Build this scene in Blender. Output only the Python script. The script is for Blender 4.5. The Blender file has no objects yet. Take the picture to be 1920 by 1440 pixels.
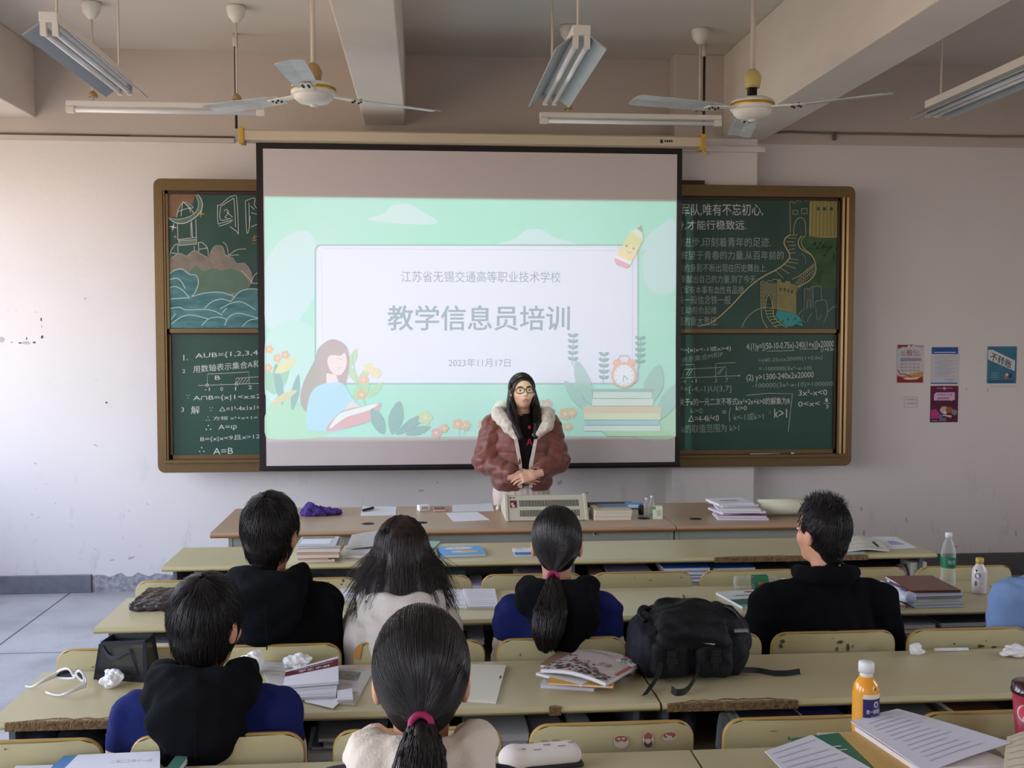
import bpy, bmesh, math, random
import numpy as np
from mathutils import Vector, Matrix
random.seed(7)
RNG = np.random.default_rng(11)
SC = bpy.context.scene
COL = SC.collection
PI = math.pi

# ------------------------------------------------------------------ camera
FPX, CAMH = 2000.0, 1.87
_d = np.array([795 - 960, 622 - 720, FPX]); _d /= np.linalg.norm(_d)
_x = np.array([24298., -94., FPX]); _x -= _d * (_x @ _d); _x /= np.linalg.norm(_x)
_u = np.cross(_x, _d)
if _u[1] > 0: _u = -_u
RM = np.stack([_x, _d, _u])              # world <- camera (x right, y down, z forward)
cam_data = bpy.data.cameras.new('camera')
cam = bpy.data.objects.new('camera', cam_data); COL.objects.link(cam)
cam_data.sensor_width = 36.0; cam_data.lens = FPX / 1920 * 36.0
cam_data.clip_start = 0.05; cam_data.clip_end = 200
_cb = np.stack([RM @ np.array([1., 0, 0]), RM @ np.array([0, -1., 0]), RM @ np.array([0, 0, -1.])], axis=1)
_m = Matrix([[*_cb[i], 0] for i in range(3)] + [[0, 0, 0, 1]])
_m.translation = Vector((0, 0, CAMH)); cam.matrix_world = _m
SC.camera = cam

def P(px, py, x=None, y=None, z=None):
    """the point of a real plane (x, y or z given) that a pixel of the photograph shows"""
    v = RM @ np.array([px - 960., py - 720., FPX])
    t = y / v[1] if y is not None else ((z - CAMH) / v[2] if z is not None else x / v[0])
    return Vector((t * v[0], t * v[1], CAMH + t * v[2]))

# ------------------------------------------------------------------ exposure, sky, lights
SC.view_settings.view_transform = 'Standard'
SC.view_settings.look = 'None'
SC.view_settings.gamma = 1.0
SC.view_settings.use_curve_mapping = False
SC.view_settings.exposure = 0.3
SC.cycles.use_denoising = True
SC.cycles.max_bounces = 8
SC.cycles.diffuse_bounces = 5
SC.cycles.sample_clamp_indirect = 4.0

W = bpy.data.worlds.new('overcast_sky'); SC.world = W; W.use_nodes = True
nt = W.node_tree; bg = nt.nodes['Background']
tc = nt.nodes.new('ShaderNodeTexCoord'); sx = nt.nodes.new('ShaderNodeSeparateXYZ'); rp = nt.nodes.new('ShaderNodeValToRGB')
mp = nt.nodes.new('ShaderNodeMapRange'); mp.inputs[1].default_value = -1; mp.inputs[2].default_value = 1
nt.links.new(tc.outputs['Generated'], sx.inputs[0]); nt.links.new(sx.outputs[2], mp.inputs[0]); nt.links.new(mp.outputs[0], rp.inputs[0])
e = rp.color_ramp.elements                # warm ground below, pale blue sky above
e[0].position = 0.0; e[0].color = (0.36, 0.30, 0.24, 1); e[1].position = 1.0; e[1].color = (0.52, 0.76, 1.28, 1)
for pos, c in ((0.46, (0.50, 0.40, 0.31, 1)), (0.54, (1.0, 1.0, 1.05, 1)), (0.7, (0.74, 0.90, 1.22, 1))):
    q = e.new(pos); q.color = c
nt.links.new(rp.outputs[0], bg.inputs[0]); bg.inputs[1].default_value = 7.0

YW, ZC, XL, XR, YB = 7.818, 3.86, -3.75, 5.3, -3.2       # front wall, ceiling, side walls, back wall
WINDOWS = [(-2.6, -0.5), (0.15, 2.35), (3.0, 5.2), (5.55, 7.45)]
WZ0, WZ1 = 0.95, 3.15
def portal(name, loc, rot, sx_, sy_):
    l = bpy.data.lights.new(name, 'AREA'); l.shape = 'RECTANGLE'; l.size = sx_; l.size_y = sy_
    l.cycles.is_portal = True
    o = bpy.data.objects.new(name, l); COL.objects.link(o); o.location = loc; o.rotation_euler = rot
    return o
for i, (a, b) in enumerate(WINDOWS):
    portal('window_daylight', (XL - 0.1, (a + b) / 2, (WZ0 + WZ1) / 2), (0, -PI / 2, 0), WZ1 - WZ0, b - a)
FILL_WINDOWS = [(-1.5, 0.3), (2.7, 3.8)]  # unseen right-wall openings, sized to add fill light on the dim right side
for a, b in FILL_WINDOWS:
    portal('right_fill_daylight', (XR + 0.1, (a + b) / 2, 2.15), (0, PI / 2, 0), 1.3, b - a)

# the projector's beam: aims straight at the screen, masked to the slide's rectangle
PJ = Vector((0.35, 3.75, 3.12)); SY = 7.36
def projector_beam():
    l = bpy.data.lights.new('projector_beam', 'SPOT'); l.energy = 300; l.spot_size = math.radians(110); l.spot_blend = 0; l.shadow_soft_size = 0.015
    o = bpy.data.objects.new('projector_beam', l); COL.objects.link(o); o.location = PJ; o.rotation_euler = (PI / 2, 0, 0)
    l.use_nodes = True; t = l.node_tree; em = t.nodes['Emission']
    N = lambda k: t.nodes.new(k)
    tcn = N('ShaderNodeTexCoord'); sp = N('ShaderNodeSeparateXYZ'); t.links.new(tcn.outputs['Normal'], sp.inputs[0])
    def m(op, a, b=None):
        n = N('ShaderNodeMath'); n.operation = op
        for k, v in ((0, a), (1, b)):
            if v is None: continue
            if isinstance(v, (int, float)): n.inputs[k].default_value = v
            else: t.links.new(v, n.inputs[k])
        return n.outputs[0]
    az = m('ABSOLUTE', sp.outputs[2]); u = m('DIVIDE', sp.outputs[0], az); v = m('DIVIDE', sp.outputs[1], az)
    def rect(x0, y0, x1, y1):
        a = P(x0, y0, y=SY); b = P(x1, y1, y=SY); dy = SY - PJ.y
        u0, u1 = (a.x - PJ.x) / dy, (b.x - PJ.x) / dy; v0, v1 = (b.z - PJ.z) / dy, (a.z - PJ.z) / dy
        return m('MULTIPLY', m('MULTIPLY', m('GREATER_THAN', u, u0), m('LESS_THAN', u, u1)), m('MULTIPLY', m('GREATER_THAN', v, v0), m('LESS_THAN', v, v1)))
    full = rect(494, 369, 1287, 820); card = rect(594, 459, 1194, 718)
    mx = N('ShaderNodeMix'); mx.data_type = 'RGBA'; t.links.new(card, mx.inputs['Factor'])
    mx.inputs['A'].default_value = (0.60, 0.88, 0.80, 1); mx.inputs['B'].default_value = (0.86, 0.92, 1.0, 1)
    t.links.new(mx.outputs['Result'], em.inputs[0]); t.links.new(full, em.inputs[1])
projector_beam()

# ------------------------------------------------------------------ materials
def lin(c):
    c = c / 255.0
    return c / 12.92 if c <= 0.04045 else ((c + 0.055) / 1.055) ** 2.4
MATS = {}
def mat(name, rgb, rough=0.6, var=0.0, vscale=8.0, bump=0.0, bscale=60.0, metal=0.0, trans=0.0, alpha=1.0, emit=0.0, rgb2=None, spec=0.5, stretch=None, coat=0.0, ior=1.45, sheen=0.0):
    """rgb in 0-255 sRGB; var mixes towards rgb2 (or a darker tone) by noise"""
    if name in MATS: return MATS[name]
    M = bpy.data.materials.new(name); M.use_nodes = True; t = M.node_tree; b = t.nodes['Principled BSDF']
    c = tuple(lin(k) for k in rgb) + (1,)
    b.inputs['Base Color'].default_value = c; b.inputs['Roughness'].default_value = rough; b.inputs['Metallic'].default_value = metal
    b.inputs['Transmission Weight'].default_value = trans; b.inputs['Alpha'].default_value = alpha; b.inputs['IOR'].default_value = ior
    b.inputs['Specular IOR Level'].default_value = spec; b.inputs['Coat Weight'].default_value = coat; b.inputs['Sheen Weight'].default_value = sheen
    if emit: b.inputs['Emission Color'].default_value = c; b.inputs['Emission Strength'].default_value = emit
    M.diffuse_color = c
    if var or bump:
        g = t.nodes.new('ShaderNodeTexCoord'); vec = g.outputs['Object']
        if stretch:
            mpn = t.nodes.new('ShaderNodeMapping'); mpn.inputs['Scale'].default_value = stretch; t.links.new(vec, mpn.inputs[0]); vec = mpn.outputs[0]
    if var:
        n = t.nodes.new('ShaderNodeTexNoise'); n.inputs['Scale'].default_value = vscale; n.inputs['Detail'].default_value = 6; t.links.new(vec, n.inputs[0])
        r = t.nodes.new('ShaderNodeMapRange'); r.inputs[1].default_value = 0.35; r.inputs[2].default_value = 0.7; r.inputs[3].default_value = 0; r.inputs[4].default_value = var
        t.links.new(n.outputs[0], r.inputs[0])
        mx = t.nodes.new('ShaderNodeMix'); mx.data_type = 'RGBA'; mx.inputs['A'].default_value = c
        c2 = tuple(lin(k) for k in rgb2) + (1,) if rgb2 else tuple(k * 0.45 for k in c[:3]) + (1,)
        mx.inputs['B'].default_value = c2; t.links.new(r.outputs[0], mx.inputs['Factor']); t.links.new(mx.outputs['Result'], b.inputs['Base Color'])
    if bump:
        n = t.nodes.new('ShaderNodeTexNoise'); n.inputs['Scale'].default_value = bscale; n.inputs['Detail'].default_value = 4; t.links.new(vec, n.inputs[0])
        bp = t.nodes.new('ShaderNodeBump'); bp.inputs['Strength'].default_value = bump; bp.inputs['Distance'].default_value = 0.01
        t.links.new(n.outputs[0], bp.inputs['Height']); t.links.new(bp.outputs[0], b.inputs['Normal'])
    MATS[name] = M
    return M
def col(r, g, b, rough=0.65):
    return mat('colour_%d_%d_%d' % (r, g, b), (r, g, b), rough)

# ------------------------------------------------------------------ mesh builder
class MB:
    """collects faces with materials; build() links them as ONE mesh object"""
    def __init__(s): s.v = []; s.f = []; s.mi = []; s.mats = []; s.sm = []
    def slot(s, m):
        if m not in s.mats: s.mats.append(m)
        return s.mats.index(m)
    def add(s, vs, fs, m, smooth=False):
        o = len(s.v); k = s.slot(m)
        s.v += [tuple(p) for p in vs]
        for f in fs: s.f.append(tuple(i + o for i in f)); s.mi.append(k); s.sm.append(smooth)
        return s
    def hexa(s, c, m):                    # eight corners: bottom four ccw, top four ccw
        return s.add(c, [(3, 2, 1, 0), (4, 5, 6, 7), (0, 1, 5, 4), (1, 2, 6, 5), (2, 3, 7, 6), (3, 0, 4, 7)], m)
    def box(s, x0, y0, z0, x1, y1, z1, m):
        return s.hexa([(x0, y0, z0), (x1, y0, z0), (x1, y1, z0), (x0, y1, z0), (x0, y0, z1), (x1, y0, z1), (x1, y1, z1), (x0, y1, z1)], m)
    def quad(s, a, b, c, d, m): return s.add([a, b, c, d], [(0, 1, 2, 3)], m)
    def prism(s, poly, axis, a, b, m, smooth=False):
        """polygon of 2-D points swept from a to b along axis 'x','y' or 'z'"""
        def put(p, t): return (t, p[0], p[1]) if axis == 'x' else ((p[0], t, p[1]) if axis == 'y' else (p[0], p[1], t))
        n = len(poly); vs = [put(p, a) for p in poly] + [put(p, b) for p in poly]
        fs = [tuple(range(n - 1, -1, -1)), tuple(range(n, 2 * n))]
        k = len(s.f); s.add(vs, fs + [(i, (i + 1) % n, n + (i + 1) % n, n + i) for i in range(n)], m)
        if smooth:
            for i in range(k + 2, len(s.f)): s.sm[i] = True
        return s
    def lathe(s, prof, m, c=(0, 0, 0), n=28, smooth=True, axis='z', cap=True):
        vs = []; fs = []
        for r, z in prof:
            for i in range(n):
                a = 2 * PI * i / n; p = (r * math.cos(a), r * math.sin(a), z)
                if axis == 'y': p = (p[0], p[2], p[1])
                if axis == 'x': p = (p[2], p[0], p[1])
                vs.append((p[0] + c[0], p[1] + c[1], p[2] + c[2]))
        for k in range(len(prof) - 1):
            for i in range(n): fs.append((k * n + i, k * n + (i + 1) % n, (k + 1) * n + (i + 1) % n, (k + 1) * n + i))
        s.add(vs, fs, m, smooth)
        if cap:
            o = len(s.v) - len(vs); kk = s.slot(m)
            for ring in (0, len(prof) - 1):
                if prof[ring][0] > 1e-5:
                    f = [o + ring * n + i for i in range(n)]
                    s.f.append(tuple(f if ring else f[::-1])); s.mi.append(kk); s.sm.append(False)
        return s
    def tube(s, pts, r, m, n=8, smooth=True):
        """round tube through points, r a number or one per point"""
        pts = [Vector(p) for p in pts]; rs = r if isinstance(r, (list, tuple)) else [r] * len(pts)
        vs = []; fs = []; up = None
        for i, p in enumerate(pts):
            t = (pts[min(i + 1, len(pts) - 1)] - pts[max(i - 1, 0)])
            t = t.normalized() if t.length > 1e-9 else Vector((0, 0, 1))
            if up is None: up = Vector((0, 0, 1)) if abs(t.z) < 0.9 else Vector((1, 0, 0))
            a = t.cross(up).normalized(); b = a.cross(t).normalized(); up = b
            for k in range(n):
                w = 2 * PI * k / n; vs.append(p + (a * math.cos(w) + b * math.sin(w)) * rs[i])
        for i in range(len(pts) - 1):
            for k in range(n): fs.append((i * n + k, (i + 1) * n + k, (i + 1) * n + (k + 1) % n, i * n + (k + 1) % n))
        fs += [tuple(range(n)), tuple(range(len(pts) * n - 1, (len(pts) - 1) * n - 1, -1))]
        return s.add(vs, fs, m, smooth)
    def ribbon(s, pts, side, w, th, m):
        """flat strap through points: width w along side, thickness th"""
        pts = [Vector(p) for p in pts]; side = Vector(side).normalized(); vs = []; fs = []
        for i, p in enumerate(pts):
            t = (pts[min(i + 1, len(pts) - 1)] - pts[max(i - 1, 0)]).normalized(); nn = t.cross(side).normalized()
            for q in (side * w / 2 + nn * th / 2, -side * w / 2 + nn * th / 2, -side * w / 2 - nn * th / 2, side * w / 2 - nn * th / 2): vs.append(p + q)
        for i in range(len(pts) - 1):
            for k in range(4): fs.append((i * 4 + k, i * 4 + (k + 1) % 4, (i + 1) * 4 + (k + 1) % 4, (i + 1) * 4 + k))
        fs += [(3, 2, 1, 0), tuple(len(pts) * 4 - 4 + k for k in range(4))]
        return s.add(vs, fs, m, False)
    def grid(s, fn, nu, nv, m, smooth=True, th=0.0, closed=False):
        vs = [fn(i / nu, j / nv) for i in range(nu + 1) for j in range(nv + 1)]
        fs = [(i * (nv + 1) + j, (i + 1) * (nv + 1) + j, (i + 1) * (nv + 1) + j + 1, i * (nv + 1) + j + 1) for i in range(nu) for j in range(nv)]
        s.add(vs, fs, m, smooth)
        return s
    def arr(s, vs, fs, m, smooth=True):
        return s.add(vs.tolist() if hasattr(vs, 'tolist') else vs, fs.tolist() if hasattr(fs, 'tolist') else fs, m, smooth)
    def build(s, name, parent=None, loc=None, bevel=0.0, seg=2, solid=0.0, org=None):
        me = bpy.data.meshes.new(name)
        vs = s.v if org is None else [(p[0] - org[0], p[1] - org[1], p[2] - org[2]) for p in s.v]
        me.from_pydata(vs, [], s.f)
        for m in s.mats: me.materials.append(m)
        me.polygons.foreach_set('material_index', s.mi); me.polygons.foreach_set('use_smooth', s.sm); me.update()
        o = bpy.data.objects.new(name, me); COL.objects.link(o)
        if parent is not None: o.parent = parent
        if loc is not None: o.location = loc
        elif org is not None and parent is None: o.location = org
        if solid:
            d = o.modifiers.new('solid', 'SOLIDIFY'); d.thickness = solid; d.offset = 0
        if bevel:
            d = o.modifiers.new('bevel', 'BEVEL'); d.width = bevel; d.segments = seg; d.limit_method = 'ANGLE'; d.angle_limit = 0.7
            d.harden_normals = False
        return o
def tag(o, label, cat, group=None):
    o['label'] = label; o['category'] = cat
    if group: o['group'] = group
    return o
def thing(name, label, cat, loc=(0, 0, 0), rz=0.0, group=None):
    o = bpy.data.objects.new(name, None); COL.objects.link(o); o.location = loc; o.rotation_euler = (0, 0, rz); o.empty_display_size = 0.05
    return tag(o, label, cat, group)
def struct(o):
    o['kind'] = 'structure'; return o
def kids(o): return [c for c in bpy.data.objects if c.parent is o]
def dup(root, loc, rz, label, group=None):
    r = root.copy(); COL.objects.link(r); r.location = loc; r.rotation_euler = (0, 0, rz); r['label'] = label
    if group: r['group'] = group
    for ch in list(root.children):
        c = ch.copy(); COL.objects.link(c); c.parent = r
        for g in list(ch.children):
            d = g.copy(); COL.objects.link(d); d.parent = c
    return r

# ------------------------------------------------------------------ lettering and flat drawings on a plane
_TXT = {}
def text_mesh(s):
    """outline lettering as (vertices in a unit box, faces, aspect)"""
    if s in _TXT: return _TXT[s]
    cu = bpy.data.curves.new('lettering', 'FONT'); cu.body = s; cu.resolution_u = 2
    o = bpy.data.objects.new('lettering', cu); COL.objects.link(o)
    dg = bpy.context.evaluated_depsgraph_get(); me = o.evaluated_get(dg).to_mesh()
    v = np.array([p.co[:2] for p in me.vertices]); f = [tuple(p.vertices) for p in me.polygons]
    o.evaluated_get(dg).to_mesh_clear(); bpy.data.objects.remove(o); bpy.data.curves.remove(cu)
    if len(v) == 0: v = np.zeros((1, 2)); f = []
    lo, hi = v.min(0), v.max(0); sz = np.maximum(hi - lo, 1e-6)
    _TXT[s] = ((v - lo) / sz, f, sz[0] / sz[1]); return _TXT[s]
def text_fit(mb, s, org, ux, uy, m):
    """lettering stretched over the parallelogram org + a*ux + b*uy"""
    v, f, _ = text_mesh(s); org, ux, uy = Vector(org), Vector(ux), Vector(uy)
    mb.add([org + ux * float(a) + uy * float(b) for a, b in v], f, m)
def smooth_path(pts, closed=False, k=4):
    pts = [np.array(p, float) for p in pts]; n = len(pts); out = []
    rng = range(n) if closed else range(n - 1)
    g = (lambda i: pts[i % n]) if closed else (lambda i: pts[min(max(i, 0), n - 1)])
    for i in rng:
        p0, p1, p2, p3 = g(i - 1), g(i), g(i + 1), g(i + 2)
        for j in range(k):
            t = j / k
            out.append(0.5 * (2 * p1 + (p2 - p0) * t + (2 * p0 - 5 * p1 + 4 * p2 - p3) * t * t + (3 * p1 - p0 - 3 * p2 + p3) * t ** 3))
    if not closed: out.append(pts[-1])
    return out
class Plane:
    """draws pixel-measured shapes on the vertical plane y = Y, each new layer a hair nearer"""
    def __init__(s, Y, step=0.00005): s.Y = Y; s.step = step; s.mb = MB(); s.k = 0; s.xlim = None
    def pt(s, p): return P(p[0], p[1], y=s.Y - s.k * s.step)
    def poly(s, pts, m, sm=False, k=4):
        s.k += 1
        q = smooth_path(pts, True, k) if sm else pts
        if s.xlim: q = [(min(max(a[0], s.xlim[0]), s.xlim[1]), a[1]) for a in q]
        s.mb.add([s.pt(p) for p in q], [tuple(range(len(q)))], m)
    def ell(s, cx, cy, rx, ry, m, rot=0.0, n=20):
        c, d = math.cos(rot), math.sin(rot)
        s.poly([(cx + rx * math.cos(a) * c - ry * math.sin(a) * d, cy + rx * math.cos(a) * d + ry * math.sin(a) * c) for a in [2 * PI * i / n for i in range(n)]], m)
    def line(s, pts, w, m, sm=True, closed=False, layer=True):
        if layer: s.k += 1
        q = smooth_path(pts, closed, 4) if sm and len(pts) > 2 else [np.array(p, float) for p in pts]
        if closed: q = q + [q[0]]
        vs = []; fs = []
        for i, p in enumerate(q):
            t = q[min(i + 1, len(q) - 1)] - q[max(i - 1, 0)]; L = math.hypot(*t) or 1
            nn = np.array([-t[1], t[0]]) / L * w / 2
            vs += [s.pt(p + nn), s.pt(p - nn)]
        fs = [(2 * i, 2 * i + 1, 2 * i + 3, 2 * i + 2) for i in range(len(q) - 1)]
        s.mb.add(vs, fs, m)
    def text(s, t, x0, y0, x1, y1, m, slant=0.0, drop=0.0):
        """lettering filling the pixel box; drop lowers its right end"""
        a = s.pt((x0, y1)); b = s.pt((x1, y1 + drop)); c = s.pt((x0 + slant, y0))
        text_fit(s.mb, t, a, b - a, c - a, m)

# ------------------------------------------------------------------ soft bodies from distance fields
def surfnet(F, o, h):
    """naive surface nets of a sampled field (negative inside): vertices, quads"""
    S = F < 0
    nx, ny, nz = F.shape
    acc = np.zeros((nx - 1, ny - 1, nz - 1, 3)); cnt = np.zeros((nx - 1, ny - 1, nz - 1))
    cs = [(i, j, k) for i in (0, 1) for j in (0, 1) for k in (0, 1)]
    sl = lambda c: tuple(slice(c[a], (nx, ny, nz)[a] - 1 + c[a]) for a in range(3))
    for a in cs:
        for ax in range(3):
            if a[ax]: continue
            b = list(a); b[ax] = 1
            fa, fb = F[sl(a)], F[sl(b)]; cr = (fa < 0) != (fb < 0)
            with np.errstate(divide='ignore', invalid='ignore'): t = np.where(cr, fa / (fa - fb), 0)
            for q in range(3): acc[..., q] += np.where(cr, (t if q == ax else a[q]), 0)
            cnt += cr
    act = cnt > 0; idx = -np.ones(act.shape, int); n = int(act.sum()); idx[act] = np.arange(n)
    ijk = np.argwhere(act); V = (ijk + acc[act] / cnt[act][:, None]) * h + np.array(o)
    Q = []
    for ax in range(3):
        b, c = (ax + 1) % 3, (ax + 2) % 3
        lo = [slice(1, -1)] * 3; lo[ax] = slice(0, -1); hi = list(lo); hi[ax] = slice(1, None)
        s0, s1 = S[tuple(lo)], S[tuple(hi)]
        for inside in (True, False):
            w = np.argwhere((s0 == inside) & (s1 != inside))
            if not len(w): continue
            p = w.copy(); p[:, b] += 1; p[:, c] += 1
            def at(db, dc):
                z = p.copy(); z[:, b] += db; z[:, c] += dc; return idx[z[:, 0], z[:, 1], z[:, 2]]
            q = np.stack([at(-1, -1), at(0, -1), at(0, 0), at(-1, 0)], 1)
            Q.append(q if inside else q[:, ::-1])
    return V, np.concatenate(Q) if Q else np.zeros((0, 4), int)
def smin(a, b, k):
    hh = np.clip(0.5 + 0.5 * (b - a) / k, 0, 1); return b + (a - b) * hh - k * hh * (1 - hh)
def smax(a, b, k): return -smin(-a, -b, k)
class Field:
    """f.cap / f.ell / f.rbox add a shape by smooth union; f.sub_* cut; coordinates in metres"""
    def __init__(s, lo, hi, h):
        s.lo = np.array(lo, float); s.h = h
        n = np.ceil((np.array(hi) - s.lo) / h).astype(int) + 1
        g = np.meshgrid(*[s.lo[i] + np.arange(n[i]) * h for i in range(3)], indexing='ij')
        s.p = np.stack(g, -1); s.F = np.full(s.p.shape[:3], 9.0)
    def _u(s, d, k): s.F = smin(s.F, d, k) if k else np.minimum(s.F, d); return s
    def d_cap(s, a, b, ra, rb, sq=(1, 1, 1)):
        a, b = np.array(a, float), np.array(b, float); q = np.array(sq, float)
        p = (s.p - a) / q; ab = (b - a) / q; t = np.clip((p @ ab) / max(ab @ ab, 1e-9), 0, 1)
        return (np.linalg.norm(p - t[..., None] * ab, axis=-1) - (ra + t * (rb - ra))) * q.min()
    def d_ell(s, c, r, rot=None):
        p = s.p - np.array(c, float); r = np.array(r, float)
        if rot is not None: p = p @ np.array(rot)
        k0 = np.linalg.norm(p / r, axis=-1); k1 = np.linalg.norm(p / (r * r), axis=-1)
        return k0 * (k0 - 1) / np.maximum(k1, 1e-9)
    def d_rbox(s, c, hf, r, rot=None):
        p = s.p - np.array(c, float)
        if rot is not None: p = p @ np.array(rot)
        q = np.abs(p) - (np.array(hf, float) - r)
        return np.linalg.norm(np.maximum(q, 0), axis=-1) + np.minimum(q.max(-1), 0) - r
    def d_chain(s, pts, rs, k=0.02):
        d = None
        for i in range(len(pts) - 1):
            e_ = s.d_cap(pts[i], pts[i + 1], rs[i], rs[i + 1]); d = e_ if d is None else np.minimum(d, e_)
        return d
    def cap(s, a, b, ra, rb, k=0.02, **kw): return s._u(s.d_cap(a, b, ra, rb, **kw), k)
    def ell(s, c, r, k=0.02, rot=None): return s._u(s.d_ell(c, r, rot), k)
    def rbox(s, c, hf, r, k=0.02, rot=None): return s._u(s.d_rbox(c, hf, r, rot), k)
    def chain(s, pts, rs, k=0.02): return s._u(s.d_chain(pts, rs), k)
    def cut(s, d, k=0.01): s.F = smax(s.F, -d, k) if k else np.maximum(s.F, -d); return s
    def keep(s, d, k=0.01): s.F = smax(s.F, d, k) if k else np.maximum(s.F, d); return s
    def half(s, n, c): n = np.array(n, float); n /= np.linalg.norm(n); return (s.p - np.array(c, float)) @ n
    def wrinkle(s, amp, sc, seed=0):
        r = np.random.default_rng(seed); w = 0
        for _ in range(5):
            k = r.normal(size=3) * sc; w = w + np.sin(s.p @ k + r.uniform(0, 6.28))
        s.F = s.F + amp * w / 5; return s
    def mesh(s): return surfnet(s.F, s.lo, s.h)
    def into(s, mb, m, M=None):
        V, Q = s.mesh()
        if M is not None: V = V @ np.array(M.to_3x3()).T + np.array(M.translation)
        mb.arr(V, Q, m, True); return mb

# ================================================================== the room
def wall_material():
    M = bpy.data.materials.new('old_white_plaster'); M.use_nodes = True; t = M.node_tree; b = t.nodes['Principled BSDF']
    b.inputs['Roughness'].default_value = 0.85; b.inputs['Specular IOR Level'].default_value = 0.25
    N = t.nodes.new; L = t.links.new
    tc_ = N('ShaderNodeNewGeometry'); pos = tc_.outputs['Position']; sp = N('ShaderNodeSeparateXYZ'); L(pos, sp.inputs[0])
    n1 = N('ShaderNodeTexNoise'); n1.inputs['Scale'].default_value = 1.3; n1.inputs['Detail'].default_value = 5; L(pos, n1.inputs[0])
    mp_ = N('ShaderNodeMapping'); mp_.inputs['Scale'].default_value = (7, 7, 3.2); mp_.inputs['Rotation'].default_value = (0, 0.5, 0); L(pos, mp_.inputs[0])
    n2 = N('ShaderNodeTexNoise'); n2.inputs['Scale'].default_value = 1.0; n2.inputs['Detail'].default_value = 8; n2.inputs['Roughness'].default_value = 0.62; L(mp_.outputs[0], n2.inputs[0])
    thr = N('ShaderNodeMapRange'); thr.inputs[1].default_value = 0.58; thr.inputs[2].default_value = 0.76; L(n2.outputs[0], thr.inputs[0])
    lowz = N('ShaderNodeMapRange'); lowz.inputs[1].default_value = 1.15; lowz.inputs[2].default_value = 0.25; L(sp.outputs[2], lowz.inputs[0])   # scuffs near the floor
    ml = N('ShaderNodeMath'); ml.operation = 'MULTIPLY'; L(thr.outputs[0], ml.inputs[0]); L(lowz.outputs[0], ml.inputs[1])
    ml2 = N('ShaderNodeMath'); ml2.operation = 'MULTIPLY'; ml2.inputs[1].default_value = 0.4; L(ml.outputs[0], ml2.inputs[0])
    a = N('ShaderNodeMix'); a.data_type = 'RGBA'; a.inputs['A'].default_value = (0.79, 0.745, 0.715, 1); a.inputs['B'].default_value = (0.71, 0.665, 0.635, 1); L(n1.outputs[0], a.inputs['Factor'])
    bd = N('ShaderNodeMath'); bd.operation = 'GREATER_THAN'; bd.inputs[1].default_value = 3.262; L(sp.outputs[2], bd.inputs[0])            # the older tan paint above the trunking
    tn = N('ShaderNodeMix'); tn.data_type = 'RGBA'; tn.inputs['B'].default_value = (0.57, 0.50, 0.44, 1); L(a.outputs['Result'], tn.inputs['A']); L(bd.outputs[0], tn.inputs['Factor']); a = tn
    c = N('ShaderNodeMix'); c.data_type = 'RGBA'; c.inputs['B'].default_value = (0.16, 0.155, 0.17, 1); L(a.outputs['Result'], c.inputs['A']); L(ml2.outputs[0], c.inputs['Factor'])
    L(c.outputs['Result'], b.inputs['Base Color'])
    n3 = N('ShaderNodeTexNoise'); n3.inputs['Scale'].default_value = 35; L(pos, n3.inputs[0])
    bp = N('ShaderNodeBump'); bp.inputs['Strength'].default_value = 0.12; bp.inputs['Distance'].default_value = 0.01; L(n3.outputs[0], bp.inputs['Height']); L(bp.outputs[0], b.inputs['Normal'])
    return M
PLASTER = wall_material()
PAINT = mat('ceiling_paint', (210, 203, 193), 0.9, 0.25, 1.2, 0.1, 20, rgb2=(194, 186, 176))
BEAMPAINT = mat('beam_paint', (222, 214, 204), 0.9, 0.35, 1.6, 0.15, 14, rgb2=(190, 182, 172), stretch=(1, 1, 2.5))

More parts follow.
